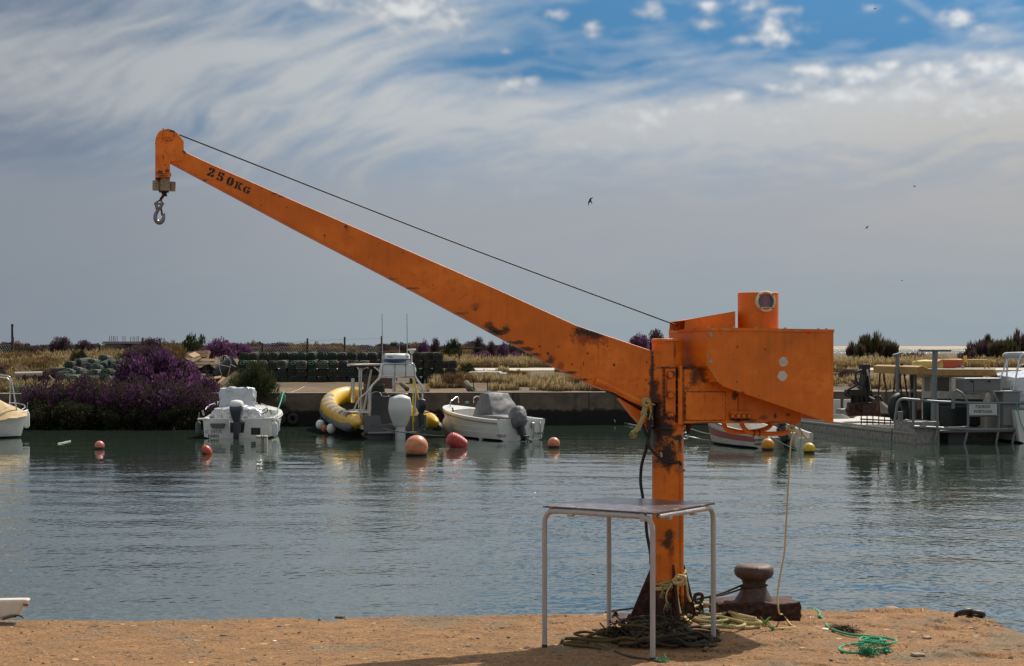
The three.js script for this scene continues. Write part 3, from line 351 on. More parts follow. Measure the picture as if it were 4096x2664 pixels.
{
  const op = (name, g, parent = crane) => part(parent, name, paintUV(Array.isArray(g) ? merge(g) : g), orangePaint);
  const hex = (p, dz, r, h) => cyl(r, r, h, 0, 0, 0, 6, Math.PI / 2).translate(...K(p, dz).toArray());
  const disc = (p, dz, r, h, s = 20) => cyl(r, r, h, 0, 0, 0, s, Math.PI / 2).translate(...K(p, dz).toArray());
  // post, cap, foot
  const R = 0.0895, yTop = K([0, 1353], R).y;
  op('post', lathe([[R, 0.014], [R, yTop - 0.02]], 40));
  const cap = op('post_cap', lathe([[0, yTop + 0.004], [R - 0.006, yTop + 0.004], [R + 0.003, yTop - 0.002], [R + 0.004, yTop - 0.022], [R - 0.002, yTop - 0.024]], 40)); part(cap, 'cap_screw', disc(d3(708, 158), R + 0.008, 0.005, 0.012, 12), zinc);
  op('slew_collar', lathe([[R + 0.001, K([0, 1748], R).y - 0.012], [R + 0.009, K([0, 1748], R).y - 0.008], [R + 0.009, K([0, 1748], R).y + 0.008], [R + 0.001, K([0, 1748], R).y + 0.012]], 40));
  part(crane, 'base_plate', boxUV(extr([[-0.31, -0.24], [0.30, -0.28], [0.31, 0.25], [-0.27, 0.27]], 0, 0.016, 0.003).rotateX(-Math.PI / 2).translate(0.0, 0.001, 0), 0.3), rust);
  for (const [a, w] of [[Math.PI, 0.155], [0, 0.10], [Math.PI / 2, 0.12], [-Math.PI / 2, 0.12]]) { const gs = extr([[R - 0.004, 0.0], [R + w, 0.0], [R + w - 0.02, 0.03], [R + 0.012, 0.30], [R - 0.004, 0.33]], -0.006, 0.006, 0.0015).rotateY(a).translate(0, 0.016, 0); part(crane, 'foot_gusset', boxUV(gs, 0.3), rust); }
  for (const [x, z] of [[-0.25, -0.19], [-0.21, -0.06], [-0.25, 0.17], [0.24, 0.17], [0.25, -0.19], [-0.02, 0.21]]) part(crane, 'anchor_bolt', [cyl(0.02, 0.02, 0.004, x, 0.02, z, 14), cyl(0.014, 0.014, 0.014, x, 0.029, z, 6), cyl(0.008, 0.008, 0.02, x, 0.036, z, 10)], rust);
  // jib: hollow arm with the head that carries the sheave
  const T = 0.056, q = (f, x, y) => K2(f(x, y), T);
  const armTop = [q(d1, 800, 512), q(d1, 1075, 640), q(d1, 2167, 1122), q(d2, 1340, 606), q(d2, 1880, 852), [0.01, K2(c4(2180, 312), T)[1]]];
  const armBot = [[0.01, K2(c4(2180, 765), T)[1]], q(c4, 2090, 735), q(c4, 1640, 590), q(d2, 1750, 1137), q(d2, 1240, 860), q(d2, 580, 510), q(d1, 2167, 1462), q(d1, 930, 802), q(d1, 562, 606)];
  op('arm', extr([...armTop, ...armBot, q(d1, 562, 500), q(d1, 735, 478)], -T, T, 0.006));
  const headPts = [[385, 802], [385, 300], [392, 270], [410, 240], [438, 218], [470, 206], [520, 208], [580, 214], [612, 226], [645, 255], [722, 350], [724, 462], [745, 486], [700, 600], [560, 604], [553, 640], [553, 802]].map(([x, y]) => K2(d1(x, y), T));
  const side = (z0, z1) => extr(headPts, z0, z1, 0.002);
  op('head_plate', side(T - 0.002, T + 0.006)); op('head_plate', side(-T - 0.006, -T + 0.002));
  op('head_front', [bx(0.008, 0.205, T * 2 - 0.01, K2(d1(389, 0), T)[0], K2(d1(0, 545), T)[1], 0)]);
  op('sheave_pin', [disc(d1(527, 280), T + 0.008, 0.0335, 0.004, 28), disc(d1(527, 280), T + 0.012, 0.018, 0.006), hex(d1(527, 278), T + 0.018, 0.0125, 0.012)]);
  part(crane, 'sheave', cyl(0.032, 0.032, 0.03, ...K(d1(527, 290), 0).toArray(), 24, Math.PI / 2), steelDark);
  for (const p of [[468, 204], [378, 382], [380, 730]]) part(crane, 'guard_screw', rb(0.006, 0.008, 0.02, 0.002, ...K(d1(...p), 0.02).toArray()), rust);
  op('head_sleeve', [rb(0.078, 0.018, 0.10, 0.004, ...K(d1(471, 775), 0).toArray())]);
  // the bent lip along the foot of the arm and the gusset below it
  op('arm_lip', sweep([[1625, 530], [1670, 545], [1800, 610], [1950, 690], [2080, 750], [2150, 790]].map(([x, y]) => K(c4(x, y), 0.075)), () => 0.019, 10));
  const low = [[1640, 575], [1870, 705], [2040, 800], [2150, 960], [2150, 760], [1760, 560]].map(([x, y]) => K2(c4(x, y), 0.02)); part(crane, 'lower_flange', boxUV(extr(low, -0.05, 0.03, 0.003), 0.3), rust);  // dark rust colour stands in for the shadowed underside below the lip
  op('gusset', extr([[1858, 700], [2060, 820], [2145, 900], [2145, 1025], [2050, 935], [1990, 870]].map(([x, y]) => K2(c4(x, y), 0.035)), -0.035, 0.035, 0.003));
  // wire rope from the winch to the sheave
  const rp = [K(d1(668, 272), 0.02), K(d2(1340, 378), 0.02), K(d4(250, 450), 0.0)]; rp[1].lerpVectors(rp[0], rp[2], 0.52).y -= 0.012;
  part(crane, 'wire_rope', tube(rp, 0.0042, 40, 7), steelDark);
  // slewing bracket with its big bolts
  op('bracket_plate', rb(K2([2703, 0], 0.1)[0] - K2([2661, 0], 0.1)[0], K2([0, 1476], 0.1)[1] - K2([0, 1690], 0.1)[1], 0.03, 0.005, K2([2682, 0], 0.1)[0], (K2([0, 1476], 0.1)[1] + K2([0, 1690], 0.1)[1]) / 2, 0.088));
  for (const [x, y] of [[725, 515], [730, 725], [730, 935]]) { const b = op('bracket_bolt', [disc(d3(x, y), 0.106, 0.0215, 0.006, 22), hex(d3(x, y), 0.115, 0.0165, 0.014)]); }
  op('bracket_flange', rb(0.026, 0.33, 0.05, 0.004, K2(d3(825, 0), 0.11)[0], (K2(d3(0, 450), 0.11)[1] + K2(d3(0, 1010), 0.11)[1]) / 2, 0.092));
  // lower beam with cover plate, terminal block and seam
  const m = (x, y) => K2(d4(x, y), 0.105);
  op('lower_beam', [extr([m(290, 825), m(640, 825), m(776, 930), m(776, 1312), m(290, 1312)], -0.10, 0.105, 0.003), extr([m(784, 936), m(1336, 1100), m(1336, 1312), m(784, 1312)], -0.10, 0.105, 0.003), extr([m(770, 960), m(790, 960), m(790, 1300), m(770, 1300)], -0.095, 0.098)]);
  const plate = op('cover_plate', extr([m(312, 1036), m(664, 1036), m(664, 1282), m(312, 1282)], 0.108, 0.113, 0.001));
  for (const [x, y] of [[324, 1050], [488, 1050], [651, 1050], [327, 1156], [650, 1157], [327, 1265], [488, 1265], [648, 1268]]) part(plate, 'plate_screw', paintUV(disc(d4(x, y), 0.115, 0.006, 0.007, 12)), orangePaint);
  const tb = op('terminal_block', extr([m(702, 1203), m(888, 1203), m(888, 1270), m(702, 1270)], 0.108, 0.126, 0.003));
  for (const x of [727, 775, 825, 872]) part(tb, 'gland', paintUV(merge([disc(d4(x, 1246), 0.128, 0.0125, 0.008, 18), hex(d4(x, 1246), 0.135, 0.0095, 0.012)])), orangePaint);
  part(crane, 'drain_plug', [cyl(0.016, 0.016, 0.035, ...K(d4(340, 1330), 0.02).toArray(), 12), cyl(0.011, 0.011, 0.06, ...K(d4(340, 1362), 0.02).toArray(), 12)], rust);
  const hose = (pts, z) => sweep(new THREE.CatmullRomCurve3(pts.map(([x, y, dz = z]) => K(d4(x, y), dz))).getPoints(48), () => 0.0135, 10);
  op('hydraulic_hose', hose([[648, 1300], [668, 1352], [715, 1382], [800, 1388], [900, 1386], [985, 1372], [1050, 1345], [1085, 1300]], -0.03)); op('hydraulic_hose', hose([[805, 1300], [825, 1345], [870, 1388], [960, 1402], [1100, 1404], [1200, 1392], [1250, 1360], [1275, 1318], [1285, 1290]], 0.03));
  for (const x of [915, 962]) part(crane, 'hose_tie', new THREE.TorusGeometry(0.017, 0.003, 6, 18).rotateY(Math.PI / 2).translate(...K(d4(x, 1398), 0.03).toArray()), rubber);
  // sheet-metal winch box: front, back, right and slanted left panels, open below
  const A = 0.22, f = (x, y) => K2(d4(x, y), A);
  const box = new THREE.Group(); box.name = 'winch_box'; crane.add(box);
  op('front_panel', extr([f(508, 470), f(1624, 482), f(1622, 1318), f(655, 988), f(625, 970), f(600, 945), f(508, 800)], A - 0.004, A, 0.001), box);
  op('back_panel', extr([f(508, 470), f(1600, 482), f(1600, 1300), f(655, 988), f(600, 945), f(508, 800)], -A, -A + 0.004), box);
  { const xr = f(1618, 0)[0]; op('end_panel', bx(0.004, f(0, 480)[1] - f(0, 1314)[1], 2 * A - 0.01, xr - 0.002, (f(0, 480)[1] + f(0, 1314)[1]) / 2, 0), box); }
  { const a = K(d4(508, 468), A - 0.002), b = K(d4(168, 495), -0.2), c = K(d4(168, 840), -0.2), d = K(d4(490, 945), 0.12), e = K(d4(600, 945), A - 0.002), h = K(d4(508, 800), A - 0.002), c2v = K(d4(390, 825), 0.06);
    const tri = []; for (const t of [[a, b, h], [b, c2v, h], [b, c, c2v], [h, c2v, e], [c2v, d, e]]) for (const v of t) tri.push(v.x, v.y, v.z);
    const nrm = V3(-1, 0, 1).normalize().multiplyScalar(-0.004), tri2 = []; for (let i = 0; i < tri.length; i += 9) for (const k of [0, 6, 3]) tri2.push(tri[i + k] + nrm.x, tri[i + k + 1], tri[i + k + 2] + nrm.z);
    const gg = new THREE.BufferGeometry(); gg.setAttribute('position', new THREE.Float32BufferAttribute([...tri, ...tri2], 3)); gg.computeVertexNormals(); op('slant_panel', gg, box); }
  for (const [x, y] of [[535, 531], [535, 764]]) part(box, 'panel_bolt', [disc(d4(x, y), A + 0.002, 0.0115, 0.003, 20), hex(d4(x, y), A + 0.005, 0.007, 0.006)], zinc);
  const lidY = K(d4(508, 462), A + 0.004).y, ptsL = [[...K(d4(166, 490), -0.2).toArray()], [...K(d4(500, 462), A + 0.005).toArray()], [...K(d4(1630, 482), A + 0.005).toArray()], [K(d4(1630, 482), A).x, K(d4(1630, 482), A).y, -A - 0.005], [K(d4(300, 482), 0).x, K(d4(166, 482), 0).y, -A - 0.005]];
  { const hI = 0.017, tri = [], up = ptsL.map(([x, y, z]) => V3(x, y, z)), dn = up.map((v) => v.clone().setY(v.y - hI)); const add = (a, b, c) => { for (const v of [a, b, c]) tri.push(v.x, v.y, v.z); }; for (let i = 1; i < 4; i++) { add(up[0], up[i], up[i + 1]); add(dn[0], dn[i + 1], dn[i]); } for (let i = 0; i < 5; i++) { const j = (i + 1) % 5; add(up[i], dn[i], dn[j]); add(up[i], dn[j], up[j]); } const gg = new THREE.BufferGeometry(); gg.setAttribute('position', new THREE.Float32BufferAttribute(tri, 3)); gg.computeVertexNormals(); op('lid', gg, box); }
  for (const [x, y, dz] of [[370, 474, 0.08], [515, 458, 0.19], [745, 460, 0.19], [940, 464, 0.19], [1195, 469, 0.19], [1490, 475, 0.19], [1560, 475, 0.15], [200, 488, -0.08]]) part(box, 'lid_bolt', [cyl(0.009, 0.009, 0.003, ...K(d4(x, y + 3), dz).toArray(), 14), cyl(0.006, 0.006, 0.007, ...K(d4(x, y), dz).toArray(), 6)], zinc);
  // rope hood on the lid: sheet metal, open towards the arm
  const o = (x, y, z = 0.1) => K2(d4(x, y), z); const hood = new THREE.Group(); hood.name = 'rope_hood'; crane.add(hood);
  op('hood_side', extr([o(312, 400), o(755, 322), o(755, 472), o(304, 486)], 0.097, 0.1), hood); op('hood_side', extr([o(176, 418, -0.1), o(745, 330, -0.1), o(745, 472, -0.1), o(170, 496, -0.1)], -0.1, -0.097), hood);
  { const a = K(d4(312, 398), 0.1), b = K(d4(755, 320), 0.1), c = K(d4(745, 328), -0.1), d = K(d4(176, 415), -0.1); op('hood_roof', (() => { const g2 = new THREE.BufferGeometry(), t = 0.003, up = [a, b, c, d], dn = up.map((v) => v.clone().setY(v.y - t)), tri = []; const add = (...l) => { for (const v of l) tri.push(v.x, v.y, v.z); }; add(up[0], up[1], up[2], up[0], up[2], up[3], dn[0], dn[2], dn[1], dn[0], dn[3], dn[2]); for (let i = 0; i < 4; i++) { const j = (i + 1) % 4; add(up[i], dn[i], dn[j], up[i], dn[j], up[j]); } g2.setAttribute('position', new THREE.Float32BufferAttribute(tri, 3)); g2.computeVertexNormals(); return g2; })(), hood); }
  op('hood_end', bx(0.003, o(0, 330)[1] - o(0, 470)[1], 0.19, o(753, 0)[0], (o(0, 330)[1] + o(0, 470)[1]) / 2, 0), hood);
  part(crane, 'winch_drum', cyl(0.034, 0.034, 0.16, K(d4(520, 0), 0).x, K(d4(0, 440), 0).y, 0, 20, Math.PI / 2), steelDark);
  // ventilation drum with a round louvre
  const vr = 0.117, vx = K(d4(957, 0), 0).x, y0 = K(d4(0, 475), 0).y, y1 = K(d4(0, 148), 0).y;
  op('vent_drum', lathe([[vr, y0], [vr, y1 - 0.003], [vr - 0.004, y1], [0, y1 + 0.001]], 48).translate(vx, 0, 0));
  const lv = new THREE.Group(); lv.name = 'round_louvre'; crane.add(lv); lv.position.set(vx + Math.sin(-0.03) * (vr + 0.001), K(d4(0, 227), vr).y, Math.cos(-0.03) * (vr + 0.001)); lv.rotation.y = -0.06;
  const cream = std([0.72, 0.66, 0.50], 0.55, 0, { map: mottle(245, 238, 222, 50, 8, 10, 21) });
  part(lv, 'louvre_rim', new THREE.LatheGeometry([[0.047, 0], [0.047, 0.010], [0.050, 0.013], [0.058, 0.011], [0.0605, 0.004], [0.0605, -0.012], [0.047, -0.012], [0.047, 0]].map(([a, b]) => new THREE.Vector2(a, b)), 48).rotateX(Math.PI / 2), cream);
  part(lv, 'louvre_backing', cyl(0.0468, 0.0468, 0.004, 0, 0, -0.008, 40, Math.PI / 2), std([0.03, 0.035, 0.05], 0.5));
  for (let i = 0; i < 8; i++) { const y = 0.037 - i * 0.0102, w = 2 * Math.sqrt(Math.max(0.0001, 0.0462 ** 2 - y * y)); part(lv, 'louvre_slat', bx(w, 0.0072, 0.0022, 0, y, 0.0, -0.7), i === 7 ? cream : std([0.17, 0.20, 0.30], 0.45)); }
  for (let i = 0; i < 4; i++) { const a = Math.PI / 4 + i * Math.PI / 2; part(lv, 'louvre_screw', cyl(0.0042, 0.0042, 0.003, Math.cos(a) * 0.0535, Math.sin(a) * 0.0535, 0.0135, 10, Math.PI / 2), rust); }
  // conduit on the post with its clamp
  const cxx = K2(c7(1331, 0), 0.08)[0], cdz = 0.075; op('conduit', cyl(0.0125, 0.0125, K([0, 1866], cdz).y - 0.02, cxx, (K([0, 1866], cdz).y + 0.02) / 2, cdz, 14));
  part(crane, 'conduit_clamp', [rb(0.042, 0.014, 0.006, 0.002, ...K(d3(832, 1500), 0.09).toArray()), disc(d3(800, 1498), 0.095, 0.006, 0.008, 10), disc(d3(868, 1498), 0.095, 0.006, 0.008, 10), cyl(0.0145, 0.0145, 0.02, ...K(d3(832, 1450), cdz).toArray(), 14)], std([0.3, 0.2, 0.12], 0.5, 0.5));
  part(crane, 'label_tag', rb(0.012, 0.028, 0.003, 0.001, ...K(d3(632, 1338), 0.092).toArray(), 0, 0, 0.2), std([0.42, 0.36, 0.26], 0.7));
}
// hook block hanging from the head
{
  const k = thing('crane_hook', 'steel cargo hook with grey counterweights hanging from the crane tip', 'hook', CW(d1(480, 800), 0), PSI);
  const o = K(d1(480, 800), 0), q = (x, y, z = 0) => K(d1(x, y), z).sub(o), wm = std([0.40, 0.385, 0.34], 0.65, 0.1, { map: mottle(215, 205, 190, 90, 8, 20, 31) });
  part(k, 'collar', [cyl(0.034, 0.034, 0.016, ...q(473, 812).toArray(), 20), cyl(0.018, 0.018, 0.014, ...q(415, 824).setZ(0.01).toArray(), 12)], steelDark); part(k, 'lower_collar', cyl(0.028, 0.026, 0.012, ...q(478, 975).toArray(), 18), steelDark);
  const wt = (x, y0, y1, r, z, tilt = 0) => { const a = q(x, y0, z), b = q(x, y1, z); return rod(a, b, r, r, 20); };
  part(k, 'counterweight', wt(492, 815, 968, 0.0255, 0.02), wm); part(k, 'counterweight', wt(392, 842, 962, 0.0235, -0.005), wm); part(k, 'counterweight', wt(575, 858, 972, 0.021, -0.015), wm);
  part(k, 'swivel', [cyl(0.012, 0.015, 0.02, ...q(482, 990).toArray(), 12), sph(0.009, ...q(485, 1010).toArray())], steelDark);
  part(k, 'chain_link', [rod(q(500, 1010), q(505, 1038), 0.006, 0.006), rod(q(488, 1015, 0.006), q(440, 1082, 0.006), 0.0048), rod(q(478, 1008, -0.006), q(430, 1075, -0.006), 0.0048), rod(q(440, 1080), q(388, 1108), 0.004), rod(q(440, 1080), q(455, 1110), 0.004)], rust);
  part(k, 'clevis', [sweep([q(385, 1105), q(382, 1140), q(392, 1175), q(402, 1200)], (t) => 0.0075 + 0.002 * t), sweep([q(455, 1105), q(452, 1140), q(436, 1175), q(420, 1200)], (t) => 0.0075 + 0.002 * t), rod(q(372, 1128), q(466, 1128), 0.0055), sph(0.009, ...q(376, 1128).toArray()), sph(0.009, ...q(462, 1128).toArray())], steelGrey);
  part(k, 'hook_body', sweep(new THREE.CatmullRomCurve3([[412, 1185], [400, 1215], [378, 1255], [372, 1300], [386, 1342], [420, 1362], [455, 1345], [474, 1305], [482, 1268], [490, 1240]].map(([x, y]) => q(x, y))).getPoints(48), (t) => t < 0.6 ? lerp(0.0085, 0.0125, t / 0.6) : lerp(0.0125, 0.0015, ((t - 0.6) / 0.4) ** 1.6), 12), steelGrey);
  part(k, 'safety_latch', rod(q(445, 1188), q(458, 1275), 0.0045, 0.0055), steelDark);
}
// ---------- on the quay: table, bollard, ropes, ring ----------
{
  const C = V3(0.618, 0, -8.905), yaw = -34.5 * D2R, HT = 0.74, a = 0.33, l = 0.3225, r = 0.0135;
  const t = thing('outdoor_table', 'small square table with stained dark top and pale bent tube legs beside the crane', 'table', C, yaw);
  const topMap = (() => { const rr = rng(8), cv = document.createElement('canvas'); cv.width = cv.height = 512; const g = cv.getContext('2d'), im = g.createImageData(512, 512), d = im.data;
    for (let y = 0; y < 512; y++) for (let x = 0; x < 512; x++) { const o = (y * 512 + x) * 4, u = x / 512 * 6, v = y / 512 * 6, n = fbm(u, v, 4), f = fbm(u * 5, v * 5, 3), st = sst(n + f * 0.5 + 0.25 * sst(v - u * 0.2, 0, 5), 0.12, 0.5), dry = sst(fbm(u * 1.4 + 9, v * 1.4, 4), 0.1, 0.3), k = 1 + f * 0.35 + (rr() - 0.5) * 0.2;
      d[o] = lerp(lerp(88, 142, dry), 112, st) * k; d[o + 1] = lerp(lerp(80, 128, dry), 76, st) * k; d[o + 2] = lerp(lerp(84, 122, dry), 46, st) * k; d[o + 3] = 255; }
    g.putImageData(im, 0, 0); for (let i = 0; i < 260; i++) { g.fillStyle = 'rgba(60,38,22,' + (0.4 + rr() * 0.5) + ')'; g.beginPath(); g.ellipse(rr() * 512, rr() * 512, 1 + rr() * 3, 1 + rr() * 2, rr() * 3, 0, 7); g.fill(); }
    const tx = new THREE.CanvasTexture(cv); tx.colorSpace = THREE.SRGBColorSpace; tx.magFilter = THREE.LinearFilter; return tx; })();
  const tg = nz(rb(2 * a, 0.010, 2 * a, 0.004, 0, HT - 0.005, 0)), tp = tg.attributes.position, tu = tg.attributes.uv; for (let i = 0; i < tp.count; i++) tu.setXY(i, tp.getX(i) / (2 * a) + 0.5, tp.getZ(i) / (2 * a) + 0.5);
  part(t, 'table_top', tg, std([1, 1, 1], 0.28, 0, { map: topMap }));
  const white = std([0.54, 0.515, 0.51], 0.5, 0, { map: mottle(238, 234, 232, 26, 8, 8, 41) }), plastic = std([0.03, 0.03, 0.032], 0.6), yr = HT - 0.011 - r;
  // corners: left (-,-)... in the table's axes x runs along the near left edge, z towards the near right edge
  const LEGS = { left: [-l, l], front: [l, l], right: [l, -l], back: [-l, -l] };
  const leg = (p, dirx, dirz, len) => part(t, 'leg', bar([V3(p[0], 0.012, p[1]), V3(p[0], yr, p[1]), V3(p[0] + dirx * len, yr, p[1] + dirz * len)], r, 14, 0.07), white);
  leg(LEGS.left, 1, 0, l); leg(LEGS.front, -1, 0, l - 0.002); leg(LEGS.right, 0, 1, l); leg(LEGS.back, 0, 1, l);
  part(t, 'rail', bar([V3(l, yr, 0.002), V3(l, yr, l - 0.06)], r * 0.98, 12), white); part(t, 'rail', bar([V3(-l, yr, 0.002), V3(-l, yr, l - 0.06)], r * 0.98, 12), white); part(t, 'rail', bar([V3(l - 0.06, yr, -l), V3(-l + 0.06, yr, -l)], r * 0.98, 12), white);
  for (const [x, z] of [[-0.16, l], [0.27, l], [l, 0.16], [l, -0.1], [-l, 0.1]]) part(t, 'top_clip', rb(0.03, 0.032, 0.03, 0.004, x, yr - 0.008, z), white);
  for (const p of Object.values(LEGS)) part(t, 'foot_cap', cyl(r + 0.001, r + 0.0015, 0.02, p[0], 0.010, p[1], 14), plastic);
}
{
  const b0 = G(...c8(560, 655)); b0.z -= 0.13;
  const b = thing('mooring_bollard', 'rusty iron mushroom bollard on a crumbling rust block at the quay edge', 'bollard', b0, 0.1);
  const iron = std([1, 1, 1], 0.62, 0.35, { map: dataTex(256, 256, (x, y, c) => { const n = fbm(x / 32, y / 32, 5, 8), f = noise(x / 5, y / 5, 51), k = 1 + n * 0.35 + f * 0.14; c[0] = 84 * k; c[1] = 66 * k; c[2] = 58 * k; }) });
  const rough = soft(0.475, 0.112, 0.27, 14, (v) => { const n = fbm(v.x * 14, v.z * 14 + v.y * 9, 4), e = Math.max(Math.abs(v.x) / 0.2375, Math.abs(v.z) / 0.135); v.y += v.y > 0 ? 0.03 * n * sst(e, 0.3, 1) - 0.008 : 0; v.x += 0.012 * noise(v.y * 25, v.z * 15); v.z += 0.012 * noise(v.x * 18, v.y * 25); });
  part(b, 'base_block', boxUV(rough.translate(0, 0.056, 0), 0.25), rust);
  const prof = [[0.0, 0.310], [0.06, 0.309], [0.09, 0.305], [0.108, 0.293], [0.1145, 0.272], [0.112, 0.252], [0.1, 0.236], [0.082, 0.226], [0.07, 0.214], [0.066, 0.2], [0.067, 0.186], [0.075, 0.165], [0.092, 0.135], [0.108, 0.11], [0.116, 0.092]];
  const lg = lathe(prof, 40), lp = lg.attributes.position; for (let i = 0; i < lp.count; i++) { const x = lp.getX(i), y = lp.getY(i), z = lp.getZ(i), k = 1 + 0.025 * fbm(x * 22 + z * 9, y * 24, 3) * (y < 0.3 ? 1.6 : 0.5); lp.setXYZ(i, x * k, y, z * k); } lg.computeVertexNormals();
  part(b, 'bollard_head', boxUV(lg, 0.25), iron);
}
{ // iron mooring ring with a link, at the corner of the quay
  const p = G(...c8(1990, 632)), m = thing('mooring_ring', 'two worn iron rings lying linked at the quay corner', 'ring', p, 0.2), im = std([0.07, 0.06, 0.058], 0.5, 0.6);
  const ring = (R, r, x, y, z, rx, rz) => { const g = new THREE.TorusGeometry(R, r, 12, 32); g.rotateX(rx); g.rotateZ(rz); return g.translate(x, y, z); };
  part(m, 'ring', ring(0.046, 0.0125, -0.02, 0.03, 0, Math.PI / 2 - 0.45, 0.1), im); part(m, 'link', ring(0.042, 0.013, 0.045, 0.024, 0.02, Math.PI / 2 - 0.35, -0.25), im);
}
const ropeTwist = (a, b, s) => dataTex(64, 64, (x, y, c) => { const t = ((x / 64 * 3 + y / 64 * 3) % 1), k = 0.72 + 0.42 * Math.sin(t * Math.PI) + 0.12 * noise(x / 3, y / 5 + s); for (let i = 0; i < 3; i++) c[i] = Math.min(255, lerp(a[i], b[i], clamp01(0.5 + noise(x / 20, y / 9 + s))) * k); });
const ropeMat = (a, b, s) => { const t = ropeTwist(a, b, s); t.repeat.set(1, 30); return std([1, 1, 1], 0.9, 0, { map: t }); };
const ropePale = ropeMat([188, 166, 116], [214, 196, 146], 1), ropeOlive = ropeMat([158, 146, 98], [190, 176, 124], 2), ropeBlack = ropeMat([48, 43, 33], [74, 64, 44], 3), ropeGreen = ropeMat([52, 140, 100], [88, 180, 140], 4), ropeWeedy = ropeMat([84, 68, 40], [108, 88, 52], 5);
const curveOf = (pts, n) => new THREE.CatmullRomCurve3(pts, false, 'centripetal').getPoints(n);
const strands = (r, p, n, len, spread, rad, down = 0.5) => { const out = []; for (let i = 0; i < n; i++) { const d = V3(r() - 0.5, (r() - 0.5) - down, r() - 0.5).normalize().multiplyScalar(len * (0.4 + r() * 0.8)); out.push(sweep(curveOf([p, p.clone().addScaledVector(d, 0.5).add(V3((r() - 0.5) * spread, (r() - 0.5) * spread, (r() - 0.5) * spread)), p.clone().add(d)], 5), () => rad, 4)); } return out; };
{ // the dark heap under the table
  const r = rng(77), C = G(2600, 2562), g = []; const h = thing('rope_heap', 'tangled heap of dark weedy rope on the ground under the table', 'rope', C);
  for (let k = 0; k < 26; k++) { const cx = (r() - 0.42) * 0.44, cz = (r() - 0.35) * 0.28, R = 0.06 + r() * 0.11, sq = 0.5 + r() * 0.5, lift = 0.012 + r() * 0.035, stand = k % 5 === 1 ? 0.05 + r() * 0.035 : 0.01 + r() * 0.02, n = 12 + Math.floor(r() * 16), pts = []; let a = r() * 6;
    for (let i = 0; i < n; i++) { a += 0.35 + r() * 0.22; const rr = R * (0.7 + 0.7 * noise(i * 0.3, k * 3)); pts.push(V3(cx + Math.cos(a) * rr * 1.35 + 0.03 * noise(i * 0.5, k * 7), Math.max(0.011, lift + stand * Math.sin(a * 0.9 + k) + 0.03 * noise(i * 0.6, k + 9)), cz + Math.sin(a) * rr * sq + 0.03 * noise(i * 0.5 + 9, k * 5))); }
    part(h, 'rope_coil', sweep(curveOf(pts, n * 4), () => 0.0072 + (k % 3) * 0.0012, 7), [ropeBlack, ropeBlack, ropeWeedy, ropeBlack][k % 4]); }
  part(h, 'rope_end', sweep(curveOf([[455, 1235], [470, 1212], [560, 1212], [640, 1230], [620, 1245], [520, 1240], [470, 1248], [560, 1262], [660, 1270], [800, 1300]].map(([x, y]) => G(...c7(x, y)).sub(C).add(V3(0, 0.012, 0))), 60), () => 0.0095, 7), ropeWeedy);
  part(h, 'rope_end', sweep(curveOf([[700, 1255], [850, 1310], [950, 1345], [1060, 1362], [1150, 1380], [1200, 1385]].map(([x, y]) => G(...c7(x, y)).sub(C).add(V3(0, 0.010, 0))), 40), () => 0.0075, 7), ropeBlack);
  part(h, 'rope_end', sweep(curveOf([[1490, 1300], [1560, 1245], [1610, 1215], [1600, 1185], [1560, 1190], [1540, 1225], [1590, 1240], [1618, 1215]].map(([x, y]) => G(...c7(x, y)).sub(C).add(V3(0, 0.013, 0))), 50), () => 0.0105, 7), ropeWeedy);
  part(h, 'dried_weed', strands(r, V3(0.1, 0.06, 0.02), 60, 0.16, 0.1, 0.0035, 0.2).concat(strands(r, V3(-0.15, 0.05, 0.05), 50, 0.15, 0.1, 0.0035, 0.2)), ropeBlack).userData.kind = 'stuff';
  part(h, 'frayed_tip', strands(r, G(...c7(1185, 1385)).sub(C).setY(0.02), 24, 0.05, 0.03, 0.0022, 0.3), ropeGreen).userData.kind = 'stuff';
  for (let i = 0; i < 9; i++) part(h, 'mussel_shell', sph(0.018, (r() - 0.4) * 0.4, 0.055 + r() * 0.03, 0.06 + (r() - 0.5) * 0.1, 0.6, 1.2, 0.45, 8, 6), std([0.10, 0.085, 0.065], 0.45));
}
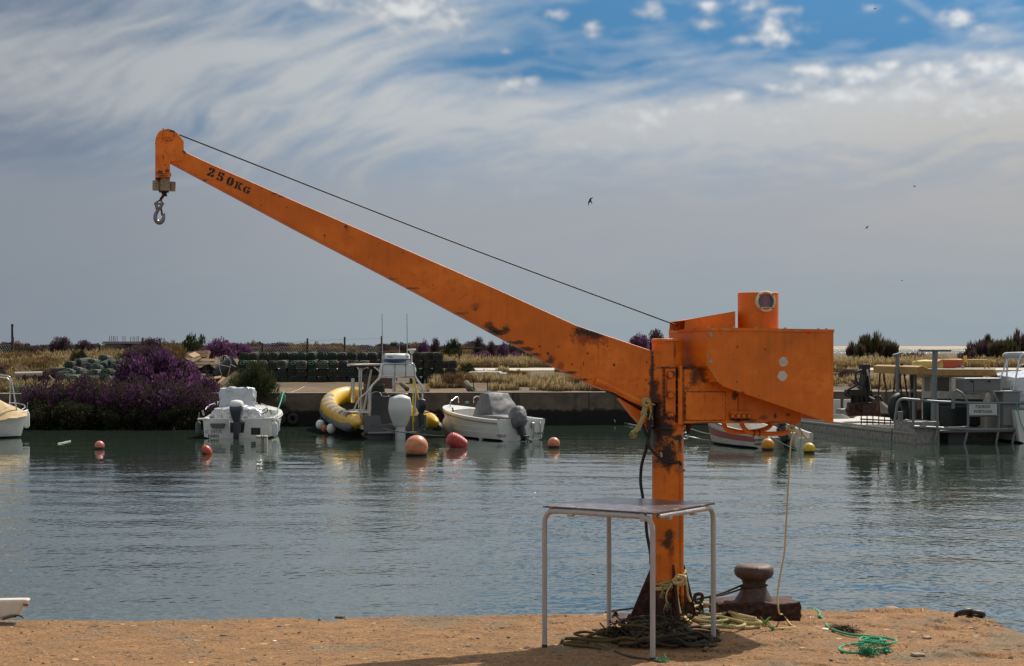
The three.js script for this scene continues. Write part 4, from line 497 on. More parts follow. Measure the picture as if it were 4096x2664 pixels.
{ // the pale coil beside it
  const r = rng(12), C = G(...c7(1500, 1090)), h = thing('rope_coil', 'loose coil of pale olive rope on the rusty base plate', 'rope', C);
  const loop = (list, y, rad, m, name = 'rope_loop') => part(h, name, sweep(curveOf(list.map(([a, b], i) => G(...c7(a, b)).sub(C).add(V3(0, y + 0.008 * noise(i, a * 0.01), 0))), list.length * 8), () => rad, 8), m);
  loop([[1350, 1040], [1400, 1000], [1500, 985], [1620, 1010], [1680, 1060], [1720, 1090], [1790, 1110], [1880, 1120], [1900, 1135], [1820, 1135], [1700, 1110], [1600, 1090], [1480, 1100], [1400, 1090], [1365, 1060]], 0.040, 0.0105, ropeOlive);
  loop([[1365, 1050], [1380, 1015], [1450, 1005], [1560, 1030], [1640, 1060], [1760, 1100], [1870, 1118]], 0.056, 0.010, ropePale); loop([[1480, 1160], [1600, 1150], [1700, 1160], [1780, 1145], [1780, 1120], [1690, 1105], [1580, 1120], [1500, 1115], [1420, 1095], [1370, 1055]], 0.034, 0.010, ropeOlive); loop([[1400, 1050], [1440, 1015], [1540, 1000], [1640, 1030], [1660, 1065], [1600, 1085], [1500, 1075], [1430, 1060], [1420, 1030], [1500, 1010]], 0.05, 0.009, ropeOlive); loop([[1620, 1100], [1740, 1085], [1850, 1105], [1895, 1130], [1800, 1145], [1680, 1130]], 0.022, 0.009, ropePale);
  loop([[1350, 1030], [1345, 1060], [1360, 1095], [1395, 1125], [1380, 1120], [1350, 1080], [1352, 1045], [1420, 1010], [1540, 1000]], 0.035, 0.0105, ropePale); loop([[1600, 1040], [1700, 1045], [1780, 1060], [1790, 1080], [1720, 1085], [1650, 1075]], 0.03, 0.007, ropeBlack); loop([[1300, 1145], [1450, 1130], [1600, 1165], [1590, 1185], [1450, 1160], [1330, 1165]], 0.02, 0.008, ropeBlack);
  part(h, 'green_fray', strands(r, G(...c7(1620, 1130)).sub(C).setY(0.03), 26, 0.06, 0.04, 0.002, 0.1).concat(strands(r, G(...c7(1940, 1105)).sub(C).setY(0.02), 22, 0.05, 0.03, 0.002, 0.1)), ropeMat([104, 150, 70], [130, 170, 90], 6)).userData.kind = 'stuff';
}
{ // rope knotted round the post
  const h = thing('tied_rope', 'fraying pale rope knotted round the lower post of the crane', 'rope', V3(BX, 0, -CZ)), r = rng(4), O = V3(BX, 0, -CZ), R = 0.1;
  const w = (f, x, y, dz) => { const [px, py] = f(x, y), Z = CZ - dz; return P(px, py, Z).sub(O); };
  const ring = (y, tilt, rad) => { const pts = []; for (let i = 0; i < 26; i++) { const a = i / 26 * 6.283; pts.push(V3(Math.cos(a) * R, y + tilt * Math.cos(a + 0.4) + 0.006 * noise(i, y * 90), Math.sin(a) * R)); } return sweep(pts, () => rad, 7, true); };
  const y0 = w(c7, 1240, 800, 0.1).y; part(h, 'rope_turn', ring(y0 + 0.005, 0.032, 0.007), ropePale); part(h, 'rope_turn', ring(y0 - 0.012, 0.024, 0.0065), ropePale); part(h, 'rope_turn', ring(y0 + 0.03, 0.036, 0.006), ropeOlive);
  part(h, 'knot', [tube([w(c7, 1270, 770, 0.115), w(c7, 1300, 750, 0.125), w(c7, 1340, 760, 0.12), w(c7, 1320, 790, 0.13), w(c7, 1280, 790, 0.12)], 0.009, 30, 8, true), tube([w(c7, 1290, 740, 0.115), w(c7, 1350, 745, 0.12), w(c7, 1355, 790, 0.118), w(c7, 1300, 800, 0.12)], 0.008, 30, 8, true)], ropePale);
  part(h, 'loose_end', tube([w(c7, 1300, 790, 0.12), w(c7, 1295, 850, 0.115), w(c7, 1305, 950, 0.12), w(c7, 1325, 1040, 0.13), w(c7, 1330, 1075, 0.14)], 0.0075, 30, 7), ropePale); part(h, 'loose_end', tube([w(c7, 1350, 740, 0.1), w(c7, 1365, 800, 0.1), w(c7, 1375, 880, 0.09), w(c7, 1395, 925, 0.08)], 0.007, 24, 7), ropePale); part(h, 'loose_end', tube([w(c7, 1260, 795, 0.118), w(c7, 1225, 850, 0.115), w(c7, 1215, 900, 0.115), w(c7, 1225, 940, 0.11)], 0.0055, 20, 6), ropePale); part(h, 'loose_end', tube([w(c7, 1260, 790, 0.115), w(c7, 1215, 805, 0.11), w(c7, 1185, 800, 0.105), w(c7, 1190, 850, 0.1)], 0.0055, 20, 6), ropeOlive);
  part(h, 'fray', strands(r, w(c7, 1222, 920, 0.115), 18, 0.05, 0.02, 0.0018, 1.2).concat(strands(r, w(c7, 1190, 850, 0.1), 14, 0.04, 0.02, 0.0018, 1)), ropeOlive).userData.kind = 'stuff';
}
{ // bunch of frayed rope on the arm's foot
  const O = CW(c4(2090, 760), 0.1), h = thing('frayed_rope', 'frayed greenish rope end tied to the foot of the crane arm', 'rope', O), r = rng(14), w = (x, y, dz = 0.1) => CW(c4(x, y), dz).sub(O);
  part(h, 'knot', [tube([w(2075, 715), w(2110, 705, 0.11), w(2140, 740), w(2110, 770, 0.11), w(2080, 760)], 0.0085, 30, 8, true), tube([w(2090, 720, 0.105), w(2125, 730, 0.115), w(2130, 770), w(2085, 750, 0.115)], 0.007, 24, 8, true)], ropeOlive);
  for (const [pts, k] of [[[[2100, 745], [2085, 800], [2070, 870], [2040, 940], [2000, 1000], [1965, 1020]], 0.0085], [[[2110, 750], [2100, 820], [2075, 890], [2050, 960], [2010, 1020]], 0.008], [[[2085, 740], [2075, 800], [2060, 850], [2080, 860], [2115, 850]], 0.0055], [[[2120, 750], [2145, 790], [2150, 830], [2145, 850]], 0.005], [[[2130, 735], [2155, 750], [2190, 760]], 0.0035]]) part(h, 'strand', tube(pts.map(([x, y], i) => w(x, y, 0.1 + 0.006 * Math.sin(i * 2 + k * 900))), k, 30, 7), ropeOlive);
  part(h, 'fray', strands(r, w(1985, 1015), 30, 0.035, 0.02, 0.002, 0.8).concat(strands(r, w(2145, 845), 12, 0.03, 0.01, 0.0018, 1)), ropeOlive).userData.kind = 'stuff';
}
{ // line that hangs from the winch box to the ground
  const pts = [d4(1248, 1345), d4(1262, 1400), d4(1245, 1480), d4(1240, 1545), c8(755, 20), c8(745, 180), c8(715, 350), c8(698, 480), c8(705, 580)].map((p, i) => { const [x, y] = p, Z = lerp(CZ - 0.05, 9.42, i / 8); return P(x, y, Z); }), end = [c8(740, 650), c8(790, 690), c8(815, 702), c8(740, 712), c8(655, 716)].map(([x, y], i) => { const g = G(x, y); g.y = i ? 0.008 : 0.03; return g; });
  const h = thing('hanging_line', 'thin pale line hanging from the winch box down to the quay', 'rope', V3(0, 0, 0)), r = rng(24);
  part(h, 'line', sweep(curveOf([...pts, ...end], 110), () => 0.0048, 7), ropePale); part(h, 'knot', tube([d4(1235, 1340), d4(1260, 1335), d4(1270, 1365), d4(1245, 1375), d4(1230, 1355)].map(([x, y], i) => P(x, y, CZ - 0.06 - 0.01 * (i % 2))), 0.009, 26, 7, true), ropeOlive); part(h, 'loose_tail', tube([d4(1300, 1340), d4(1330, 1370), d4(1360, 1420), d4(1395, 1460), d4(1350, 1410), d4(1320, 1360)].map(([x, y]) => P(x, y, CZ - 0.03)), 0.0045, 30, 6), ropeOlive);
  part(h, 'end_knot', strands(r, G(...c8(655, 716)).setY(0.012), 18, 0.022, 0.015, 0.002, 0.1), ropeGreen).userData.kind = 'stuff';
}
{ // green line on the sand
  const h = thing('green_rope', 'green twisted rope snaking over the sandy quay right of the bollard', 'rope', V3(0, 0, 0)), r = rng(34), y = 0.012;
  const path = [[940, 590], [950, 582], [968, 592], [985, 622], [978, 632], [995, 640], [1025, 670], [1040, 708], [1100, 735], [1200, 760], [1330, 772], [1440, 785], [1502, 800], [1500, 812], [1430, 824], [1310, 820], [1258, 805], [1275, 790], [1330, 785], [1390, 795], [1395, 808], [1320, 808], [1290, 800], [1330, 792], [1430, 798], [1400, 815], [1280, 818], [1180, 828], [1122, 848], [1122, 866], [1160, 880], [1240, 886], [1300, 878], [1370, 862], [1420, 862], [1445, 880]];
  part(h, 'rope', sweep(curveOf(path.map(([a, b], i) => G(...c8(a, b)).setY(y + (i > 13 && i < 26 ? 0.009 * (i % 2) : 0))), 240), () => 0.0068, 8), ropeGreen);
  part(h, 'frayed_end', strands(r, G(...c8(1300, 885)).setY(0.02), 70, 0.07, 0.05, 0.002, 0).concat(strands(r, G(...c8(1435, 868)).setY(0.016), 40, 0.045, 0.03, 0.002, 0)), ropeGreen).userData.kind = 'stuff';
  const w = single('dried_seaweed', [...strands(r, G(...c8(1140, 715)).setY(0.025), 110, 0.085, 0.06, 0.0022, 0), ...strands(r, G(...c8(1200, 728)).setY(0.02), 70, 0.07, 0.05, 0.0022, 0)].map((g) => g.translate(0, -0.0, 0)).map((g) => { const p = g.attributes.position; for (let i = 0; i < p.count; i++) p.setY(i, 0.006 + 0.3 * Math.abs(p.getY(i))); return g; }), std([0.12, 0.075, 0.035], 0.9), 'brown tuft of dried seaweed beside the green rope on the quay', 'seaweed'); w.userData.kind = 'stuff';
}
{ // dark mooring line round the bollard, and the black cable of the crane
  const h = thing('mooring_line', 'dark rope stretched from the bollard waist past the crane foot', 'rope', V3(0, 0, 0)), r = rng(44);
  const bp = G(...c8(560, 655)); bp.z -= 0.13; const ring = []; for (let i = 0; i < 22; i++) { const a = i / 22 * 6.283; ring.push(V3(bp.x + Math.cos(a) * 0.074, 0.182 + 0.010 * Math.sin(a + 0.6), bp.z + Math.sin(a) * 0.074)); }
  part(h, 'turn', sweep(ring, () => 0.0065, 7, true), ropeBlack); const kn = P(...c7(1455, 905), 9.66);
  part(h, 'line', tube([V3(bp.x - 0.07, 0.188, bp.z), P(...c7(1620, 865), 9.7), kn, P(...c7(1400, 915), 9.75), V3(BX + 0.1, 0.14, -9.8)], 0.006, 40, 7), ropeBlack); part(h, 'line', tube([V3(bp.x - 0.06, 0.176, bp.z + 0.03), P(...c7(1640, 872), 9.68), kn], 0.0055, 30, 7), ropeBlack);
  part(h, 'knot', [tube([kn.clone().add(V3(-0.02, 0.02, 0)), kn.clone().add(V3(0.01, 0.03, 0.015)), kn.clone().add(V3(0.02, 0, 0)), kn.clone().add(V3(0, -0.02, 0.015)), kn.clone().add(V3(-0.02, -0.01, 0))], 0.011, 30, 7, true), ...strands(r, kn.clone().add(V3(0.012, -0.03, 0.005)), 24, 0.05, 0.02, 0.003, 1)], ropeBlack);
  part(h, 'line', tube([V3(BX - 0.1, 0.11, -9.82), P(...c7(990, 968), 9.9), P(...c7(880, 985), 9.95), P(...c7(770, 1003), 9.97)], 0.006, 24, 7), ropeBlack);
}
{
  const h = thing('power_cable', 'black power cable looping beside the orange crane post', 'cable', V3(0, 0, 0)), w = (f, x, y, dz) => P(...f(x, y), CZ - dz);
  part(h, 'cable', tube([w(d3, 395, 850, 0.03), w(d3, 425, 950, 0.06), w(d3, 450, 1060, 0.07), w(d3, 490, 1180, 0.09), w(d3, 510, 1260, 0.1), w(d3, 590, 1350, 0.115), w(d3, 660, 1405, 0.118), w(d3, 740, 1422, 0.115), w(d3, 820, 1415, 0.1), w(d3, 835, 1440, 0.09)], 0.0085, 70, 8), rubber);
  part(h, 'cable', tube([w(d3, 520, 930, 0.07), w(d3, 512, 1060, 0.1), w(d3, 495, 1180, 0.075), w(d3, 470, 1300, 0.05), w(d3, 432, 1430, 0.03), w(c7, 1030, 0, 0.02), w(c7, 1030, 60, 0.02), w(c7, 1045, 160, 0.02), w(c7, 1065, 300, 0.02), w(c7, 1075, 430, 0.02), w(c7, 1095, 540, 0.04), w(c7, 1103, 600, 0.06), w(c7, 1102, 655, 0.07)], 0.0088, 90, 8), rubber);
}
{ // end of a white hull or slide resting on the quay at the left edge of the view
  const O = G(0, 2492), w = (x, y, z) => P(...cl(x, y), -O.z + z).sub(O);
  const h = thing('white_dinghy', 'white fibreglass dinghy end with chipped lip resting on the quay edge', 'dinghy', O), gel = phys([0.80, 0.765, 0.70], 0.32, { map: mottle(244, 240, 232, 24, 8, 8, 61) });
  const sec = (k) => [[-330 + k * 0, 205], [-300, 178], [-120, 158], [20, 153], [150, 151], [172, 152], [179, 160], [176, 172], [160, 186], [148, 202], [138, 225], [125, 252], [110, 262], [75, 262], [30, 275], [-40, 292], [-200, 300], [-330, 302]].map(([x, y]) => w(x, y, 0));
  const shape = sec(0), g = extr(shape.map((v) => [v.x, v.y]), -0.07, 0.0, 0.016); part(h, 'hull', g, gel);
  part(h, 'chipped_lip', [rb(0.012, 0.022, 0.05, 0.005, ...w(171, 176, 0.04).toArray()), rb(0.03, 0.02, 0.02, 0.006, ...w(168, 186, -0.012).toArray())], std([0.30, 0.13, 0.08], 0.8));
  part(h, 'keel_strip', [sweep([w(20, 277, -0.02), w(70, 262, -0.022), w(105, 258, -0.02)], () => 0.008, 6)], std([0.16, 0.085, 0.04], 0.8));
  part(h, 'drain_wire', tube([w(95, 262, -0.03), w(115, 255, -0.04), w(150, 268, -0.05), w(148, 274, -0.05)], 0.004, 16, 6), steelDark);
}
{ // a few bigger stones and flakes one can pick out
  const r = rng(19); const sm = [std([0.12, 0.09, 0.07], 0.9), std([0.34, 0.24, 0.16], 0.92), std([0.70, 0.66, 0.60], 0.6)];
  const stones = [[cl(1420, 385), 0.016, 0, 'dark stone chip on the bare sand left of the table'], [cl(1745, 420), 0.012, 2, 'white shell lying alone on the sand left of the table'], [cl(1615, 540), 0.015, 0, 'dark pebble near the lower frame edge left of the table'], [cl(1775, 327), 0.015, 0, 'flat dark chip close to the chipped quay edge'], [c8(1022, 715), 0.022, 2, 'pale rounded pebble beside the green rope'], [c8(970, 705), 0.022, 1, 'brown stone just left of the green rope'], [c8(1715, 770), 0.024, 1, 'flat brown stone on the flaking concrete below the rings'], [c8(1650, 890), 0.03, 1, 'brown stone in the lower right corner of the quay'], [c7(700, 1135), 0.022, 0, 'flat dark chip in front of the back table leg'], [c8(1480, 580), 0.04, 1, 'low tan stone on the quay edge right of the green rope'], [cl(2160, 270), 0.028, 0, 'broken dark stone at the notch in the quay edge']];
  for (const [p, s, k, label] of stones) { const g = soft(2, 1.1, 1.6, 5, (v) => { roundBox(v, 2, 1.1, 1.6, 0.8); const q = 1 + 0.25 * noise(v.x * 1.3 + s * 900, v.z * 1.3 + v.y * 2); v.multiplyScalar(q); }); g.scale(s, s * 0.55, s); single('stone', g, sm[k], label, k === 2 && label.includes('shell') ? 'shell' : 'stone', G(...p).setY(s * 0.2), r() * 6); }
}
// ---------- boats ----------
const gelcoat = phys([0.78, 0.775, 0.75], 0.28, { map: mottle(246, 244, 240, 16, 8, 6, 71) }), gelOld = phys([0.62, 0.60, 0.56], 0.4, { map: mottle(236, 230, 220, 36, 8, 8, 72) }), antifoul = std([0.02, 0.03, 0.06], 0.6), antifoulDark = std([0.03, 0.03, 0.035], 0.7), chrome = std([0.62, 0.62, 0.62], 0.18, 1), alu = std([0.42, 0.42, 0.41], 0.38, 0.9), blackPlastic = std([0.015, 0.015, 0.017], 0.4), greyDark = std([0.06, 0.065, 0.075], 0.35), whitePlastic = std([0.75, 0.74, 0.71], 0.4), tarpSilver = phys([0.52, 0.53, 0.55], 0.26, { metalness: 0.3 }), tarpGrey = std([0.135, 0.135, 0.14], 0.6), tarpTan = std([0.56, 0.40, 0.20], 0.7), greenLine = std([0.10, 0.34, 0.25], 0.8), lineBeige = std([0.42, 0.38, 0.28], 0.85);
function hull(o) {
  const { L, B, D = 0.22, f0 = 0.55, f1 = 0.85, floor = 0.12, notch = 0.22, notchY = 0.36, deckAt = 0.72, rimW = 0.09, chine = 0.86 } = o;
  const b = (t) => B / 2 * (t < 0.35 ? 0.93 + 0.07 * Math.sin(t / 0.35 * Math.PI / 2) : Math.pow(Math.max(0, 1 - Math.pow((t - 0.35) / 0.65, 2.3)), 0.62)) + 0.004, s = (t) => f0 + (f1 - f0) * Math.pow(t, 1.7), cw = (t) => b(t) * (chine - 0.34 * t * t), z = (t, y) => -L * t + (t > 0.6 ? (1 - Math.min(1, y / f1)) * (t - 0.6) * 0.55 : 0) - (t < 0.02 ? 0 : 0);
  const side = (sg) => grid((u, v) => { const y = lerp(0.05, s(u), v), x = lerp(cw(u), b(u), Math.pow(v, 0.75)); return V3(sg * x, y, z(u, y)); }, 30, 8);
  const bottom = grid((u, v) => { const w = (v - 0.5) * 2, k = -D * (1 - u ** 4); return V3(cw(u) * w, lerp(k, 0.055, Math.abs(w) ** 1.4), z(u, 0.0)); }, 30, 10);
  const rim = (sg) => grid((u, v) => { const y = s(u) + 0.012 * Math.sin(v * Math.PI), q = Math.max(0, b(u) - rimW * v); return V3(sg * q, y, z(u, y) + (u > 0.97 ? rimW * v * 0.5 : 0)); }, 30, 4);
  const inner = grid((u, v) => { const t = u * deckAt + 0.006, w = (v - 0.5) * 2, a = Math.abs(w), q = Math.max(0.01, b(t) - rimW); return a > 0.72 ? V3(Math.sign(w) * lerp(q * 0.9, q, (a - 0.72) / 0.28), lerp(floor, s(t), (a - 0.72) / 0.28), z(t, s(t))) : V3(w / 0.72 * q * 0.9, floor, z(t, s(t))); }, 24, 18);
  const deck = grid((u, v) => { const t = lerp(deckAt, 0.995, u), w = (v - 0.5) * 2, q = Math.max(0.002, b(t) - rimW * 0.9); return V3(w * q, s(t) + 0.006 + 0.05 * (1 - w * w) * (1 - u * 0.6), z(t, s(t))); }, 12, 12);
  const bulk = grid((u, v) => { const w = (u - 0.5) * 2, t = deckAt + 0.006, q = b(t) - rimW * 0.9; return V3(w * q * lerp(0.9, 1, v), lerp(floor, s(t) + 0.05 * (1 - w * w), v), z(t, s(t))); }, 10, 4);
  const b0 = b(0), c0 = cw(0), tr = extr([[-b0, s(0)], [-b0 + 0.02, s(0) + 0.004], [-notch, s(0) + 0.004], [-notch + 0.05, notchY], [notch - 0.05, notchY], [notch, s(0) + 0.004], [b0 - 0.02, s(0) + 0.004], [b0, s(0)], [c0, 0.05], [0, -D], [-c0, 0.05]], -0.06, 0.002, 0.004);
  return { side, bottom, rim, inner, deck, bulk, tr, b, s, z, cw };
}
function boat(name, label, pos, turn, o, mats = {}) {
  const t = thing(name, label, 'boat', pos, turn, o.group), h = hull(o), top = mats.top ?? gelcoat, m = part(t, 'hull', [h.side(1), h.side(-1)], top);
  part(m, 'bottom', h.bottom, mats.bottom ?? antifoul); part(t, 'gunwale', [h.rim(1), h.rim(-1)], mats.rim ?? top); part(t, 'cockpit', h.inner, mats.inner ?? gelcoat);
  part(t, 'foredeck', [h.deck, h.bulk], mats.deck ?? top); part(t, 'transom', h.tr, top);
  if (o.strip) for (const sg of [1, -1]) part(t, 'rubbing_strip', sweep([...Array(25).keys()].map((i) => { const u = i / 24; return V3(sg * (h.b(u) + 0.006), h.s(u) - (o.stripDrop ?? 0.03), h.z(u, h.s(u))); }), () => 0.014, 6), mats.strip ?? std([0.20, 0.13, 0.08], 0.7));
  if (o.laps) for (const sg of [1, -1]) for (const v of [0.28, 0.52, 0.76]) part(m, 'plank_lap', sweep([...Array(25).keys()].map((i) => { const u = i / 24 * 0.98, y = lerp(0.05, h.s(u), v); return V3(sg * (lerp(h.cw(u), h.b(u), Math.pow(v, 0.75)) + 0.003), y, h.z(u, y)); }), () => 0.008, 5), top);
  return { t, h };
}
function writing(parent, name, w, h, draw, pos, ry = 0) { const g = new THREE.PlaneGeometry(w, h); const o = part(parent, name, g, new THREE.MeshStandardMaterial({ map: textPanel(w, h, draw, 420), roughness: 0.4, transparent: true })); o.position.copy(pos); o.rotation.y = ry; return o; }
function outboard(parent, pos, sc, cowlM, legM, tilt = 0, ry = 0, topM) {
  const g = new THREE.Group(); g.name = 'outboard_motor'; parent.add(g); g.position.copy(pos); g.rotation.set(tilt, ry, 0); g.scale.setScalar(sc);
  const cw = part(g, 'cowling', soft(0.36, 0.56, 0.56, 10, (v) => { roundBox(v, 0.36, 0.56, 0.56, 0.6); const k = (v.y + 0.28) / 0.56; v.x *= lerp(0.66, 1, sst(k, 0, 0.7)); v.z *= lerp(0.62, 1, sst(k, 0, 0.6)); }).translate(0, 0.42, 0.10), cowlM);
  if (topM) part(g, 'cowling_top', soft(0.35, 0.26, 0.56, 10, (v) => { roundBox(v, 0.35, 0.26, 0.56, 0.7); }).translate(0, 0.60, 0.095), topM);
  part(g, 'mid_leg', soft(0.15, 0.62, 0.24, 6, (v) => { roundBox(v, 0.15, 0.62, 0.24, 0.3); v.z += 0.05 * (v.y); }).translate(0, -0.08, 0.1), legM);
  part(g, 'cavitation_plate', rb(0.24, 0.018, 0.36, 0.008, 0, -0.40, 0.14), legM); part(g, 'gearcase', [sph(0.055, 0, -0.53, 0.12, 1, 1, 2.6), extr([[-0.02, -0.55], [0.16, -0.55], [0.12, -0.70], [0.06, -0.70]], -0.01, 0.01).rotateY(-Math.PI / 2).translate(0, 0, 0.06)], legM);
  part(g, 'propeller', [0, 1, 2].map((i) => new THREE.SphereGeometry(0.08, 10, 6).scale(0.55, 1, 0.12).translate(0, 0.09, 0).rotateY(0.5).rotateZ(i * 2.094).translate(0, -0.53, 0.28)).concat([cyl(0.03, 0.035, 0.1, 0, -0.53, 0.27, 12, Math.PI / 2)]), greyDark);
  part(g, 'clamp_bracket', [rb(0.2, 0.3, 0.07, 0.015, 0, 0.0, -0.06), rod(V3(-0.11, 0.1, -0.03), V3(0.11, 0.1, -0.03), 0.02, 0.02, 10)], greyDark);
  return g;
}
function cyFender(label, pos, len, r, m, group) { const t = thing('hull_fender', label, 'fender', pos, 0, group); part(t, 'body', lathe([[0.001, -len / 2], [r * 0.6, -len / 2 + r * 0.25], [r, -len / 2 + r * 0.9], [r, len / 2 - r * 0.9], [r * 0.6, len / 2 - r * 0.2], [r * 0.25, len / 2], [r * 0.22, len / 2 + 0.04], [0.001, len / 2 + 0.05]], 16), m); part(t, 'lanyard', tube([V3(0, len / 2 + 0.04, 0), V3(0.01, len / 2 + 0.16, -0.03), V3(0.02, len / 2 + 0.26, -0.05)], 0.008, 10, 5), lineBeige); return t; }
// O INOX, the white open boat seen from the stern
{
  const pos = GW(...c2(592, 1198)), { t } = boat('open_boat', 'white open boat lettered O INOX FARO with wrapped console, stern towards the viewer', pos, 0.03, { L: 5.0, B: 2.12, chine: 0.96, f0: 0.58, f1: 0.80, notch: 0.24, notchY: 0.16, deckAt: 0.62, rimW: 0.15, strip: true, stripDrop: 0.06 }, { strip: gelcoat, bottom: antifoulDark });
  const q = (x, y, z = 0.05) => { const Zd = -pos.z - z, v = P(...c2(x, y), Zd); return V3(v.x - pos.x, v.y - pos.y, z); };
  writing(t, 'boat_name', 0.62, 0.30, (g, w, h) => { g.clearRect(0, 0, w, h); g.fillStyle = 'rgb(52,60,66)'; g.textAlign = 'center'; g.font = h * 0.42 + 'px serif'; g.fillText('O  INOX', w / 2, h * 0.42); g.fillStyle = 'rgb(18,20,22)'; g.font = 'bold ' + h * 0.42 + 'px sans-serif'; g.fillText('FARO', w * 0.5, h * 0.86); }, q(368, 1155, 0.012));
  part(t, 'stern_hatch', rb(0.27, 0.20, 0.01, 0.005, ...q(768, 1130, 0.01).toArray()), blackPlastic);
  const cr = (dx, a) => soft(0.98, 0.62, 0.55, 22, (v) => { v.z += (v.y > 0 ? -0.12 : 0); v.x *= 1 + 0.05 * (v.y < 0 ? 1 : 0); crease(v, 2.4, 0.035, dx); });
  part(t, 'console_cover', soft(0.99, 0.62, 0.5, 22, (v) => { const k = (v.y + 0.31) / 0.62; roundBox(v, 0.99, 0.62, 0.5, 0.12); v.z -= 0.1 * k; v.x *= lerp(1.0, 0.93, k); crease(v, 4.2, 0.10, 3); }).translate(...q(607, 822, -1.5).toArray()), tarpSilver);
  part(t, 'seat_cover', soft(1.32, 0.46, 0.75, 24, (v) => { roundBox(v, 1.32, 0.46, 0.75, 0.45); crease(v, 5.0, 0.13, 7); }).translate(...q(607, 985, -0.85).toArray()), tarpSilver);
  for (const x of [460, 720]) part(t, 'lashing_strap', tube([q(x - 5, 900, -0.5), q(x - 14, 960, -0.42), q(x - 5, 1040, -0.45)], 0.014, 16, 6), std([0.5, 0.5, 0.5], 0.6));
  part(t, 'motor_well', rb(0.5, 0.5, 0.5, 0.02, 0, 0.2, -0.34), blackPlastic); outboard(t, q(588, 1085, 0.12), 1.02, std([0.045, 0.055, 0.075], 0.25), std([0.02, 0.024, 0.03], 0.35), -0.08, 0, whitePlastic);
  const rail = (pts) => part(t, 'hand_rail', bar(pts.map(([x, y, z]) => q(x, y, z)), 0.016, 8, 0.08), chrome);
  rail([[425, 880, -2.2], [430, 852, -2.2], [438, 850, -2.4]]); rail([[336, 895, -1.6], [345, 880, -1.6], [400, 863, -2.1], [406, 880, -2.1]]); rail([[300, 925, -0.9], [322, 893, -1.2], [330, 900, -1.4]]); rail([[770, 858, -2.2], [800, 858, -2.0], [808, 885, -2.0]]); rail([[825, 885, -1.6], [838, 868, -1.6], [885, 890, -1.2], [888, 905, -1.2]]);
  part(t, 'stern_corner', rb(0.34, 0.05, 0.30, 0.02, ...q(278, 1013, -0.12).toArray()), gelcoat); part(t, 'stern_corner', rb(0.34, 0.05, 0.30, 0.02, ...q(905, 1010, -0.12).toArray()), gelcoat);
  part(t, 'stern_step', [rb(0.42, 0.08, 0.1, 0.02, ...q(408, 1068, 0.06).toArray()), rb(0.36, 0.06, 0.08, 0.02, ...q(408, 1090, 0.08).toArray())], std([0.10, 0.11, 0.10], 0.6));
  for (const [x, y] of [[272, 950], [915, 945]]) part(t, 'rod_holder', rod(q(x + 8, y + 30, -0.3), q(x - 8, y - 20, -0.3), 0.03, 0.035, 10), alu);
  part(t, 'steering_hose', tube([q(820, 960, -0.4), q(840, 930, -0.4), q(880, 915, -0.4), q(880, 945, -0.35), q(830, 965, -0.3)], 0.016, 30, 6), blackPlastic);
  const fw = std([0.60, 0.62, 0.64], 0.5), fd = std([0.10, 0.10, 0.10], 0.6);
  cyFender('long white fender hanging at the right stern corner of the O INOX boat', P(...c2(952, 1115), -pos.z - 0.2), 0.44, 0.085, fw); cyFender('second pale fender just behind the one at the O INOX stern', P(...c2(972, 1075), -pos.z + 0.4), 0.42, 0.08, fw); cyFender('dark weathered fender on the left side of the O INOX boat', P(...c2(222, 1100), -pos.z + 0.3), 0.40, 0.085, fd);
  const fl = thing('float_block', 'square white float block lashed with cord behind the O INOX stern', 'float', GW(...c2(827, 1258)), 0.06); part(fl, 'block', rb(0.31, 0.30, 0.18, 0.03, 0, 0.10, 0), gelOld); part(fl, 'cord', [tube([V3(-0.16, 0.2, 0.092), V3(0, 0.19, 0.1), V3(0.16, 0.2, 0.092)], 0.008, 10, 5), tube([V3(0.0, 0.26, 0.095), V3(0.02, 0.1, 0.098), V3(-0.01, -0.04, 0.095)], 0.008, 10, 5), tube([V3(0.06, 0.26, 0.095), V3(0.05, 0.1, 0.098), V3(0.07, -0.04, 0.095)], 0.007, 10, 5)], blackPlastic);
  const ml = thing('mooring_line', 'green mooring line from the O INOX boat up to a stake on the wall', 'rope', V3(0, 0, 0)), r = rng(66), A = P(...c2(1035, 748), 56.8), Bq = P(...c2(948, 965), -pos.z - 0.1);
  part(ml, 'line', tube([A, A.clone().lerp(Bq, 0.5).add(V3(0, -0.12, 0)), Bq], 0.016, 24, 6), greenLine); part(ml, 'tangle', strands(r, P(...c2(1030, 765), 56.8), 30, 0.3, 0.16, 0.011, 1.0), std([0.24, 0.50, 0.40], 0.8)).userData.kind = 'stuff'; part(ml, 'line', tube([A, P(...c2(1080, 765), 57.4), P(...c2(1150, 745), 58.4), P(...c2(1230, 708), 60)], 0.016, 20, 6), lineBeige);
}
